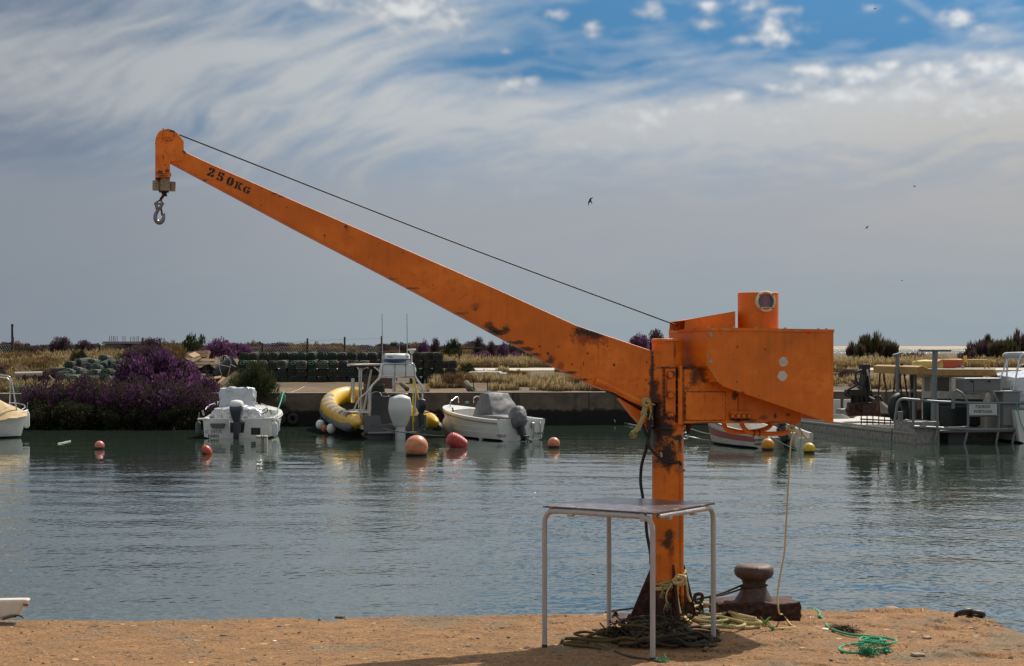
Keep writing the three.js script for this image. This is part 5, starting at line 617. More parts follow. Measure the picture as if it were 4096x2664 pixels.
// RIB with radar arch
{
  const pos = GW(...c3(985, 1300)), turn = 15 * D2R, t = thing('rigid_inflatable', 'yellow and grey rigid inflatable boat with radar arch and large white outboard', 'boat', pos, turn);
  const yellow = phys([0.68, 0.40, 0.015], 0.45, { map: mottle(244, 240, 230, 24, 8, 10, 81) }), grey = std([0.085, 0.085, 0.09], 0.7), patch = std([0.22, 0.20, 0.17], 0.85);
  const c = Math.cos(turn), s = Math.sin(turn), q = (f, x, y, z) => { // measured point on the plane z in the boat's axes
    const [px, py] = f(x, y), a = (px - CX) / FOC, Zt = (pos.x * s + pos.z * c + z) / (a * s - c), w = V3(a * Zt - pos.x, EYE - (py - HY) / FOC * Zt - pos.y, -Zt - pos.z); return V3(w.x * c - w.z * s, w.y, z); };
  const sheer = (z) => 0.46 + 0.62 * Math.pow(clamp01(-z / 8.4), 2.2), half = (z) => { const u = clamp01(-z / 8.2); return 1.14 * (u < 0.5 ? 1 : Math.pow(Math.max(0, 1 - Math.pow((u - 0.5) / 0.5, 2.2)), 0.6)); };
  const path = []; for (let i = 0; i <= 40; i++) { const z = 0.35 - 8.55 * Math.sin(i / 40 * Math.PI / 2); path.push(V3(-half(z), sheer(z), z)); } for (let i = 39; i >= 0; i--) { const p = path[i]; path.push(V3(-p.x, p.y, p.z)); }
  const n = path.length, rad = (tt) => { const e = Math.min(tt, 1 - tt); return 0.275 * (e < 0.045 ? 0.18 + 0.82 * Math.pow(e / 0.045, 0.55) : 1); };
  part(t, 'buoyancy_tube', sweep(path, rad, 20), yellow);
  for (const sg of [-1, 1]) { // grey rubbing band outside
    const bandPts = []; for (let i = 0; i <= 34; i++) { const z = 0.05 - 7.4 * i / 34; bandPts.push(V3(sg * (half(z) + 0.16), sheer(z) - 0.13, z)); } part(t, 'rubbing_band', sweep(bandPts, (u) => u < 0.03 ? 0.04 + u * 3.4 : 0.148, 10), grey);
    for (let k = 0; k < 7; k++) { const z = -1.0 - k * 0.92, p = V3(sg * half(z), sheer(z), z); part(t, 'wear_patch', grid((u, v) => { const zz = z + (u - 0.5) * 0.62 * (1 - 0.25 * Math.abs(2 * v - 1) ** 4), a = lerp(-0.55, 0.85, v), R = 0.2815; return V3(sg * (half(zz) + Math.sin(a) * R), sheer(zz) + Math.cos(a) * R, zz); }, 6, 8), patch); }
    const lb = []; for (let i = 0; i <= 28; i++) { const z = -0.6 - 6.4 * i / 28; lb.push(V3(sg * (half(z) + 0.2), sheer(z) + 0.19 - 0.05 * Math.abs(Math.sin(i * 0.785)), z)); } part(t, 'grab_line', sweep(lb, () => 0.014, 6), lineBeige);
  }
  const deckG = grid((u, v) => { const z = -7.9 * v, w = (u - 0.5) * 2; return V3(w * Math.max(0.02, half(z) - 0.1), 0.28, z); }, 8, 20); part(t, 'deck', deckG, std([0.34, 0.34, 0.33], 0.8));
  part(t, 'keel', grid((u, v) => { const z = 0.0 - 8.1 * v, w = (u - 0.5) * 2; return V3(w * Math.max(0.02, half(z) * 0.93), lerp(-0.35 * (1 - v ** 3) + 0.3 * v ** 3, 0.32, Math.abs(w)), z); }, 10, 20), std([0.10, 0.10, 0.10], 0.6));
  part(t, 'transom', [extr([[-0.92, 0.68], [-0.45, 0.66], [-0.40, 0.42], [0.40, 0.42], [0.45, 0.66], [0.92, 0.68], [0.92, 0.05], [0, -0.3], [-0.92, 0.05]], -0.09, 0.0, 0.01)], std([0.13, 0.135, 0.14], 0.55)); part(t, 'transom_step', rb(1.5, 0.05, 0.28, 0.02, -0.1, 0.18, 0.14), std([0.22, 0.22, 0.22], 0.6));
  part(t, 'drain_valve', rod(V3(-0.86, 0.16, 0.02), V3(-0.98, 0.14, 0.14), 0.055, 0.055, 14), std([0.20, 0.15, 0.06], 0.4, 0.7));
  const ob = outboard(t, V3(0.06, 0.10, 0.24), 1.62, phys([0.60, 0.60, 0.57], 0.4), phys([0.52, 0.52, 0.50], 0.45), -0.05);
  part(ob, 'pad_top', soft(0.30, 0.06, 0.34, 6, (v) => roundBox(v, 0.30, 0.06, 0.34, 0.5)).translate(0, 0.72, 0.02), blackPlastic);
  outboard(t, V3(0.72, 0.62, 0.16), 0.72, blackPlastic, blackPlastic, -0.15);
  part(t, 'console', [rb(0.78, 1.0, 0.6, 0.05, -0.15, 0.78, -2.6), rb(0.6, 0.35, 0.4, 0.03, -0.15, 1.35, -2.62)], std([0.05, 0.055, 0.06], 0.4)); part(t, 'screen', rb(0.36, 0.22, 0.02, 0.01, -0.1, 1.35, -2.40), std([0.012, 0.013, 0.015], 0.15)); part(t, 'helm_seat', [rb(0.9, 0.52, 0.42, 0.05, -0.15, 0.54, -1.55), rb(0.85, 0.42, 0.12, 0.04, -0.15, 0.98, -1.4)], std([0.035, 0.036, 0.04], 0.5)); part(t, 'wheel', new THREE.TorusGeometry(0.17, 0.016, 8, 24).rotateX(-0.5).translate(-0.15, 1.15, -2.22), chrome);
  part(t, 'deck_locker', [rb(0.8, 0.36, 0.7, 0.04, -0.72, 0.46, -4.2)], gelOld);
  const Zr = -0.55, A = (x, y, z = Zr) => q(c3, x, y, z), arch = (name, pts, rr = 0.032, bend = 0.12) => part(t, name, bar(pts, rr, 10, bend), chrome);
  arch('radar_arch', [A(720, 1080), A(728, 770), A(835, 660), A(850, 525), A(1175, 525), A(1185, 665), A(1265, 770), A(1268, 1075)], 0.034, 0.1); arch('radar_arch', [A(705, 1080, Zr - 0.55), A(712, 790, Zr - 0.55), A(820, 672, Zr - 0.55), A(838, 540, Zr - 0.55), A(1160, 540, Zr - 0.55), A(1168, 675, Zr - 0.55), A(1195, 800, Zr - 0.55), A(1190, 1040, Zr - 0.55)], 0.03, 0.1);
  arch('arch_brace', [A(840, 655), A(1185, 655)], 0.026); arch('arch_brace', [A(832, 668, Zr - 0.5), A(1175, 668, Zr - 0.5)], 0.022); arch('arch_brace', [A(718, 800), A(600, 900, Zr - 0.1), A(555, 1010, Zr - 0.2)], 0.024, 0.3); arch('arch_brace', [A(450, 1022, -0.8), A(520, 1030, -0.6), A(720, 1030)], 0.026, 0.05); arch('arch_brace', [A(445, 1018, -1.2), A(540, 1005, -1.4), A(700, 1012, Zr - 0.4)], 0.022, 0.05); arch('arch_brace', [A(1190, 785, Zr - 0.3), A(1248, 792), A(1250, 815)], 0.018);
  part(t, 'life_raft', [soft(1.02, 0.36, 0.5, 12, (v) => roundBox(v, 1.02, 0.36, 0.5, 0.35)).translate(...A(1008, 598, Zr - 0.22).toArray())], phys([0.72, 0.72, 0.70], 0.35)); for (const x of [962, 1073]) part(t, 'raft_strap', rb(0.02, 0.40, 0.54, 0.008, ...A(x, 598, Zr - 0.22).toArray()), std([0.2, 0.2, 0.2], 0.6));
  const rd = A(993, 505, Zr - 0.25); part(t, 'radar_dome', lathe([[0.001, 0.24], [0.28, 0.235], [0.37, 0.215], [0.405, 0.17], [0.41, 0.08], [0.40, 0.06]], 32).translate(rd.x, rd.y, rd.z), whitePlastic); part(t, 'radar_base', lathe([[0.412, 0.075], [0.40, 0.03], [0.34, 0.0], [0.1, -0.02], [0.001, -0.02]], 32).translate(rd.x, rd.y, rd.z), std([0.03, 0.10, 0.30], 0.4));
  { const lt = new THREE.CylinderGeometry(0.4115, 0.412, 0.075, 24, 1, true, -0.85, 1.7); const m = new THREE.MeshStandardMaterial({ map: textPanel(0.7, 0.075, (g, w, h) => { g.clearRect(0, 0, w, h); g.fillStyle = 'rgb(20,70,150)'; g.font = 'bold ' + h * 0.92 + 'px sans-serif'; g.textBaseline = 'middle'; g.textAlign = 'left'; g.fillText('RUNO', -h * 0.35, h * 0.52); g.textAlign = 'right'; g.fillText('FU', w * 0.98, h * 0.52); }, 600), transparent: true, roughness: 0.4 }); part(t, 'dome_lettering', lt.translate(rd.x, rd.y + 0.135, rd.z), m); }
  part(t, 'whip_antenna', [rod(A(852, 520, Zr - 0.3), A(846, 10, Zr - 0.3), 0.016, 0.009, 6), rod(A(852, 520, Zr - 0.3), A(851, 430, Zr - 0.3), 0.03, 0.022, 8)], alu); part(t, 'whip_antenna', [rod(A(1108, 515, Zr - 0.3), A(1103, 12, Zr - 0.3), 0.016, 0.009, 6), rod(A(1108, 515, Zr - 0.3), A(1107, 420, Zr - 0.3), 0.03, 0.022, 8)], alu); part(t, 'gps_antenna', [rod(A(1152, 525, Zr), A(1152, 440, Zr), 0.022, 0.018, 8), lathe([[0.001, 0.1], [0.12, 0.095], [0.135, 0.075], [0.05, 0.02], [0.03, -0.06], [0.001, -0.06]], 18).translate(...A(1154, 410, Zr).toArray())], whitePlastic); part(t, 'light_mast', [rod(A(1025, 450, Zr - 0.2), A(1027, 335, Zr - 0.2), 0.012, 0.01, 6), rod(A(865, 525, Zr), A(865, 440, Zr), 0.02, 0.02, 8), cyl(0.045, 0.045, 0.04, ...A(865, 437, Zr).toArray(), 12)], alu);
  // canopy over the console
  const zc = -2.2; part(t, 'canopy', soft(1.35, 0.07, 1.7, 8, (v) => { v.y -= 0.02 * Math.abs(v.x); }).translate(...A(755, 540, zc).add(V3(0.02, 0, 0)).toArray()), std([0.55, 0.42, 0.36], 0.8)); part(t, 'canopy_edge', rb(1.4, 0.05, 0.05, 0.02, ...A(755, 552, zc + 0.86).toArray()), blackPlastic);
  for (const [x, y0, y1, z] of [[632, 575, 1000, zc + 0.5], [612, 580, 990, zc - 0.5], [960, 680, 820, zc + 0.4], [982, 680, 820, zc - 0.4]]) arch('canopy_post', [A(x, y1, z), A(x, y0, z)], 0.026);
  arch('canopy_brace', [A(755, 548, zc + 0.7), A(850, 640, zc + 0.3)], 0.03); arch('canopy_brace', [A(590, 560, zc + 0.8), A(625, 600, zc + 0.5), A(700, 560, zc + 0.6)], 0.02, 0.1);
  part(t, 'windscreen', extr([A(650, 640, zc - 0.6), A(950, 670, zc - 0.6), A(955, 790, zc - 0.6), A(660, 770, zc - 0.6)].map((v) => [v.x, v.y]), zc - 0.61, zc - 0.6), phys([0.20, 0.13, 0.10], 0.25, { transmission: 0.5, thickness: 0 })); part(t, 'boat_hook', rod(A(735, 590, -1.4), A(660, 1000, -1.0), 0.035, 0.035, 8), std([0.42, 0.36, 0.28], 0.6)); part(t, 'bow_post', [rod(q(c3, 545, 930, -5.6), q(c3, 545, 680, -5.6), 0.06, 0.06, 12)], chrome); part(t, 'fire_bottle', rod(A(648, 850, -2.4), A(645, 790, -2.4), 0.06, 0.05, 10), std([0.4, 0.03, 0.02], 0.4));
  for (const pts of [[[1170, 690], [1168, 900], [1165, 1240]], [[1180, 690], [1215, 850], [1255, 1000]], [[1172, 920], [1172, 1080], [1175, 1130]]]) part(t, 'yellow_strap', sweep(pts.map(([x, y]) => A(x, y, 0.1)), () => 0.018, 6), std([0.72, 0.55, 0.03], 0.7));
  // its ball fenders and stern line
  const ball = (label, p, r, m, grp) => { const b = thing('ball_fender', label, 'fender', p, 0, grp); part(b, 'ball', sph(r, 0, 0, 0, 1, 1.06, 1, 22, 16), m); part(b, 'eye', [cyl(r * 0.22, r * 0.3, r * 0.35, 0, r * 1.15, 0, 10), tube([V3(0, r * 1.3, 0), V3(0.02, r * 2.2, -0.06), V3(0.04, r * 3.2, -0.1)], 0.012, 10, 5)], std([0.03, 0.035, 0.05], 0.6)); return b; };
  const wf = phys([0.66, 0.67, 0.66], 0.35); ball('left white ball fender hanging under the yellow tube', P(...c3(210, 1155), 52.6), 0.14, wf); ball('right white ball fender hanging under the yellow tube', P(...c3(325, 1197), 51.4), 0.145, wf); ball('small orange ball fender between the two white ones', P(...c3(255, 1195), 52.2), 0.11, phys([0.48, 0.14, 0.05], 0.45));
  single('stern_line', tube([t.localToWorld(V3(-0.85, 0.55, 0.1)) , P(...c3(900, 1210), 47.6), P(...c3(1100, 1240), 46.4), P(...c3(1400, 1272), 45.4), P(...c3(1500, 1272), 45)].map((v, i) => i ? v : P(...c3(740, 1160), 48.9)), 0.014, 50, 6), std([0.05, 0.06, 0.045], 0.8), 'thin dark mooring line from the yellow boat to the ribbed red buoy', 'rope');
}
// TXILO
{
  const pos = GW(...c4(915, 1100)), turn = 31 * D2R, { t, h } = boat('dinghy', 'white lapstrake dinghy lettered TXILO with a grey covered console', pos, turn, { L: 4.3, B: 1.72, f0: 0.60, f1: 0.88, notch: 0.24, notchY: 0.42, deckAt: 0.70, strip: true, stripDrop: 0.10, laps: true, rimW: 0.10 });
  const c = Math.cos(turn), s = Math.sin(turn), q = (x, y, z) => { const [px, py] = c4(x, y), a = (px - CX) / FOC, Zt = (pos.x * s + pos.z * c + z) / (a * s - c), w = V3(a * Zt - pos.x, EYE - (py - HY) / FOC * Zt - pos.y, -Zt - pos.z); return V3(w.x * c - w.z * s, w.y, z); };
  part(t, 'console_cover', soft(0.95, 0.80, 1.15, 22, (v) => { const k = (v.y + 0.4) / 0.8; roundBox(v, 0.95, 0.80, 1.15, 0.2); v.x *= lerp(1.08, 0.72, k); v.z = v.z * lerp(1.1, 0.42, k) - 0.18 * k; crease(v, 2.6, 0.05, 21); }).translate(...q(690, 780, -1.55).toArray()), tarpGrey);
  part(t, 'cover_skirt', soft(1.0, 0.16, 1.3, 14, (v) => { roundBox(v, 1.0, 0.16, 1.3, 0.3); crease(v, 3.4, 0.04, 31); }).translate(...q(690, 880, -1.25).toArray()), tarpGrey);
  const g = outboard(t, q(905, 1000, 0.16), 0.82, tarpGrey, blackPlastic, -0.55, 0); part(g, 'motor_cover', soft(0.44, 0.66, 0.6, 16, (v) => { roundBox(v, 0.44, 0.66, 0.6, 0.7); crease(v, 4, 0.04, 41); }).translate(0, 0.44, 0.1), tarpGrey);
  for (const pts of [[[240, 790, -3.7], [238, 730, -3.7], [318, 675, -4.0], [322, 740, -4.0]], [[465, 740, -3.3], [462, 690, -3.3], [490, 677, -3.2], [560, 690, -2.7], [590, 740, -2.7]]]) part(t, 'bow_rail', bar(pts.map((p) => q(...p)), 0.017, 8, 0.12), chrome);
  part(t, 'deck_cleat', rb(0.12, 0.06, 0.05, 0.015, ...q(400, 735, -3.5).toArray()), std([0.05, 0.20, 0.14], 0.7));
  writing(t, 'boat_name', 0.36, 0.15, (k, w, hh) => { k.clearRect(0, 0, w, hh); k.fillStyle = 'rgb(22,24,28)'; k.textAlign = 'center'; k.textBaseline = 'middle'; k.font = 'bold ' + hh * 0.72 + 'px sans-serif'; k.fillText('TXILO', w / 2, hh / 2); }, q(725, 1057, 0.012)); writing(t, 'home_port', 0.36, 0.13, (k, w, hh) => { k.clearRect(0, 0, w, hh); k.fillStyle = 'rgb(22,24,28)'; k.textAlign = 'center'; k.textBaseline = 'middle'; k.font = 'bold ' + hh * 0.72 + 'px sans-serif'; k.fillText('OLHÃO', w / 2, hh / 2); }, q(1078, 1030, 0.012));
  part(t, 'stern_ladder', [bar([q(1035, 1075, 0.06), q(1035, 930, 0.06), q(1045, 925, -0.1)], 0.016, 8), bar([q(1098, 1085, 0.06), q(1098, 930, 0.06), q(1098, 925, -0.1)], 0.016, 8), rod(q(1035, 1050, 0.06), q(1098, 1058, 0.06), 0.014)], alu); part(t, 'motor_bracket', rb(0.09, 0.16, 0.08, 0.02, ...q(1025, 955, 0.05).toArray()), alu);
  const bf = thing('ball_fender', 'pale round fender at the bow of the TXILO dinghy', 'fender', P(...c4(245, 945), 50.4)); part(bf, 'ball', sph(0.28, 0, 0, 0, 0.9, 1.1, 0.9, 22, 16), phys([0.56, 0.48, 0.40], 0.45)); part(bf, 'eye', tube([V3(0.02, 0.28, 0), V3(0.07, 0.42, 0.02), V3(0.04, 0.5, 0.02)], 0.025, 12, 6), std([0.03, 0.07, 0.09], 0.6));
  cyFender('long white fender on the side of the TXILO dinghy', P(...c4(545, 1030), 48.7), 0.46, 0.10, std([0.66, 0.64, 0.60], 0.5));
  const ml = thing('mooring_line', 'two thin rusty stakes with green line on the wall behind the TXILO dinghy', 'stake', V3(0, 0, 0)); for (const [x, y0, y1] of [[460, 505, 680], [595, 510, 650]]) part(ml, 'stake', rod(P(...c4(x + 3, y1), 58.6), P(...c4(x, y0), 58.6), 0.02, 0.016, 6), rust); part(ml, 'line', tube([[440, 595], [470, 625], [540, 632], [600, 625], [625, 605], [640, 625], [610, 632]].map(([x, y]) => P(...c4(x, y), 58.5)), 0.02, 40, 6), std([0.16, 0.30, 0.24], 0.8));
}
// red and white boat behind the winch box
{
  const pos = GW(...c5(1235, 1428)), turn = 24 * D2R, { t, h } = boat('rowing_boat', 'white boat with broad red stripe lettered SPIRULIN below the winch box', pos, turn, { L: 3.3, B: 1.4, chine: 0.92, f0: 0.44, f1: 0.86, notch: 0.25, notchY: 0.28, deckAt: 0.74, rimW: 0.07, strip: true, stripDrop: 0.01 }, { strip: std([0.015, 0.02, 0.03], 0.5), top: gelOld });
  for (const sg of [1, -1]) part(t, 'red_stripe', grid((u, v) => { const tt = u * 0.93, y = lerp(0.05, h.s(tt), lerp(0.30, 0.66, v)), w = lerp(0.30, 0.66, v), x = lerp(h.cw(tt), h.b(tt), Math.pow(w, 0.75)) + 0.004; return V3(sg * x, y, h.z(tt, y)); }, 30, 3), std([0.34, 0.075, 0.075], 0.5));
  const c = Math.cos(turn), s = Math.sin(turn), q = (x, y, z) => { const [px, py] = c5(x, y), a = (px - CX) / FOC, Zt = (pos.x * s + pos.z * c + z) / (a * s - c), w = V3(a * Zt - pos.x, EYE - (py - HY) / FOC * Zt - pos.y, -Zt - pos.z); return V3(w.x * c - w.z * s, w.y, z); };
  writing(t, 'boat_name', 0.50, 0.22, (k, w, hh) => { k.clearRect(0, 0, w, hh); k.fillStyle = 'rgb(24,24,26)'; k.textAlign = 'left'; k.font = 'bold ' + hh * 0.42 + 'px sans-serif'; k.fillText('SPIRULINA', 2, hh * 0.42, w - 4); k.fillText('14409', 2, hh * 0.88); }, q(1128, 1378, 0.014));
  outboard(t, V3(0.1, 0.42, 0.14), 0.78, blackPlastic, blackPlastic, -0.45, 0.2); part(t, 'thwart', rb(1.05, 0.05, 0.26, 0.02, 0, 0.30, -0.9), gelOld); part(t, 'thwart', rb(0.95, 0.05, 0.26, 0.02, 0, 0.33, -1.7), gelOld);
  const ml = thing('mooring_chain', 'glinting mooring chain from the water to the red striped boat', 'chain', V3(0, 0, 0)); part(ml, 'chain', tube([c5(495, 1328), c5(560, 1340), c5(640, 1358), c5(720, 1368), c5(800, 1390)].map(([x, y]) => P(x, y, 47)), 0.018, 40, 6), std([0.55, 0.55, 0.5], 0.25, 0.8)); part(ml, 'shackle', new THREE.TorusGeometry(0.09, 0.02, 8, 20).translate(...P(...c5(497, 1328), 47).toArray()), std([0.5, 0.5, 0.45], 0.3, 0.8)); part(ml, 'line', tube([c5(480, 1245), c5(560, 1275), c5(640, 1300), c5(700, 1308), c5(745, 1275)].map(([x, y]) => P(x, y, 49)), 0.014, 30, 6), lineBeige);
  single('mooring_line', tube([c5(1200, 1335), c5(1270, 1375), c5(1360, 1420), c5(1430, 1450)].map(([x, y]) => P(x, y, 43.4)), 0.012, 24, 6), greenLine, 'green line trailing from the red striped boat towards the yellow buoys', 'rope'); single('mooring_line', tube([c5(1460, 1300), c5(1450, 1380), c5(1442, 1450)].map(([x, y]) => P(x, y, 43)), 0.012, 12, 6), greenLine, 'short green line running down to the yellow ball buoy', 'rope');
  const st = thing('skiff', 'white skiff mostly hidden behind the winch box and hoses', 'boat', GW(...c5(1475, 1440)), 0.1); { const hh = hull({ L: 2.6, B: 0.55, f0: 0.42, f1: 0.6, notch: 0.2, notchY: 0.3 }); part(st, 'hull', [hh.side(1), hh.side(-1), hh.tr], gelOld); part(st, 'cockpit', [hh.inner, hh.rim(1), hh.rim(-1), hh.deck, hh.bulk], gelOld); part(st, 'bottom', hh.bottom, antifoulDark); }
}
{ // slack rope from the far wall into the water, left of the crane foot
  const l = thing('slack_line', 'slack wet line hanging from the far wall into the water left of the crane', 'rope', V3(0, 0, 0)); part(l, 'line', tube([[1755, 660], [1760, 740], [1778, 840], [1812, 925]].map(([x, y], i) => P(...c4(x, y), [59.0, 58.8, 58.5, 58][i])), 0.018, 30, 6), lineBeige); part(l, 'wet_line', tube([[1812, 927], [1880, 940], [1960, 958], [2060, 978]].map(([x, y], i) => { const v = GW(...c4(x, y)); v.y += 0.03 + 0.01 * (i % 2); return v; }), 0.03, 40, 6), std([0.60, 0.60, 0.55], 0.2, 0.5));
}
// buoys
{
  const buoy = (label, f, x, y, r, m, sc = [1, 1, 1], o = {}) => { const p = GW(...f(x, y)); const b = thing('mooring_buoy', label, 'buoy', p); const body = part(b, 'float', sph(r, 0, 0, 0, ...sc, 26, 18), m); body.position.y = r * sc[1] * (o.up ?? 0.72); if (o.tilt) body.rotation.z = o.tilt; if (o.eye) { const e = part(b, 'eye', new THREE.TorusGeometry(r * 0.3, r * 0.12, 8, 16), m); e.position.set(o.eye[0] * r, body.position.y + o.eye[1] * r, 0); } part(b, 'waterline_weed', lathe([[r * 0.80, -0.02], [r * 0.90, 0.015], [r * 0.96, 0.05]].map(([a, c]) => [a * 1.0, c]), 26).scale(sc[0], 1, sc[2]), std([0.05, 0.03, 0.02], 0.8)); return b; };
  const pvc = (c, seed) => phys(c, 0.42, { map: mottle(238, 228, 218, 46, 8, 12, seed), transmission: 0.0 });
  buoy('pink ball buoy floating alone near the purple bush', c1, 949, 1300, 0.125, pvc([0.72, 0.23, 0.19], 91)); buoy('tilted red pear buoy in front of the O INOX boat', c1, 1970, 1350, 0.13, pvc([0.60, 0.10, 0.05], 92), [0.9, 1.25, 0.9], { tilt: 0.6, up: 0.5, eye: [-0.55, 0.85] }); buoy('largest buoy, a faded orange ball in front of the yellow boat', c3, 1203, 1478, 0.283, pvc([0.70, 0.28, 0.15], 93), [1, 1, 1], { up: 0.78 }); buoy('small faded orange ball buoy right of the TXILO dinghy', c4, 1226, 1168, 0.16, pvc([0.66, 0.26, 0.14], 94)); buoy('amber ball buoy in front of the SPIRULIN boat', c5, 1178, 1446, 0.165, pvc([0.72, 0.32, 0.02], 95), [1, 1, 1], { up: 0.85 }); buoy('bright yellow ball buoy right of the amber one', c5, 1520, 1468, 0.148, pvc([0.74, 0.56, 0.02], 96));
  const rbp = GW(...c3(1612, 1392)), rb0 = thing('ribbed_buoy', 'red ribbed barrel buoy lying tilted behind the large orange ball', 'buoy', rbp, 0.15), prof = [[0.001, -0.30], [0.10, -0.30], [0.16, -0.26]]; for (let i = 0; i <= 36; i++) { const t = i / 36; prof.push([0.205 * (1 - 0.16 * (2 * t - 1) ** 2) + 0.011 * Math.sin(i * Math.PI / 2), -0.24 + 0.44 * t]); } prof.push([0.15, 0.23], [0.07, 0.27], [0.001, 0.28]);
  const body = part(rb0, 'barrel', lathe(prof, 28), pvc([0.50, 0.07, 0.07], 97)); body.rotation.set(0.25, 0, 1.0); body.position.y = 0.15; const ey = part(rb0, 'eye', [new THREE.TorusGeometry(0.045, 0.018, 8, 16), cyl(0.03, 0.05, 0.09, 0, 0.05, 0, 12)], pvc([0.42, 0.06, 0.06], 98)); ey.position.set(0.20, 0.0, 0.10); ey.rotation.z = 0.9;
  single('floating_line', tube([[550, 1252], [590, 1245], [630, 1235], [672, 1227]].map(([x, y]) => GW(...c1(x, y)).add(V3(0, 0.01, 0))), 0.018, 20, 5), std([0.30, 0.42, 0.32], 0.8), 'short pale line drifting on the dark water near the pink buoy', 'rope'); single('floating_weed', strands(rng(3), GW(...c1(600, 1105)).add(V3(0, 0.03, 0)), 26, 0.22, 0.1, 0.014, 0.05), std([0.30, 0.33, 0.10], 0.8), 'small clump of yellow weed drifting below the purple bush', 'seaweed');
}
// tan covered boat at the left edge
{
  const pos = GW(-192, 1752), turn = -78 * D2R, { t } = boat('cabin_boat', 'white boat under a tan tarpaulin cut by the left frame edge', pos, turn, { L: 2.15, B: 1.3, f0: 0.36, f1: 0.80, deckAt: 0.3, rimW: 0.06 }, { inner: gelOld });
  const q = (x, y, Z = 49.7) => P(...c1(x, y), Z), put = (name, g, m) => { const o = part(t, name, g, m); const i = new THREE.Matrix4().makeRotationY(turn).setPosition(pos).invert(); o.applyMatrix4(i); return o; };
  put('tarpaulin', grid((u, v) => { const x = lerp(-330, 262, u), ridge = lerp(790, 945, Math.pow(clamp01(u * 1.8 - 0.8), 0.8)), low = lerp(1075, 985, u), w = (v - 0.5) * 2, y = lerp(ridge, low, Math.abs(w) ** 1.2) + 12 * fbm(u * 9, v * 7, 3); return P(...c1(x, y), 49.75 - w * 0.78 * (1 - u ** 4 * 0.8)); }, 40, 24), tarpTan);
  for (const [pts, Z] of [[[[-120, 590], [0, 593], [85, 605], [110, 650], [165, 960]], 49.6], [[[-120, 612], [0, 615], [70, 625], [100, 660], [92, 945]], 50.8]]) put('bimini_frame', bar(pts.map(([x, y]) => q(x, y, Z)), 0.022, 8, 0.12), chrome);
  put('bow_rail', bar([q(160, 915, 50), q(75, 862, 50.4), q(150, 862, 51), q(235, 880, 50.6), q(242, 905, 50.2), q(210, 925, 49.9)], 0.018, 8, 0.2), chrome); put('stay', rod(q(125, 680, 49.7), q(200, 900, 50), 0.006), steelDark);
  cyFender('white fender at the bow of the tan covered boat', P(...c1(255, 1020), 50.2), 0.52, 0.085, std([0.68, 0.67, 0.64], 0.45));
}
const inPlane = (pos, turn) => { const c = Math.cos(turn), s = Math.sin(turn); return (f, x, y, z) => { const [px, py] = f(x, y), a = (px - CX) / FOC, Zt = (pos.x * s + pos.z * c + z) / (a * s - c), w = V3(a * Zt - pos.x, EYE - (py - HY) / FOC * Zt - pos.y, -Zt - pos.z); return V3(w.x * c - w.z * s, w.y, z); }; };
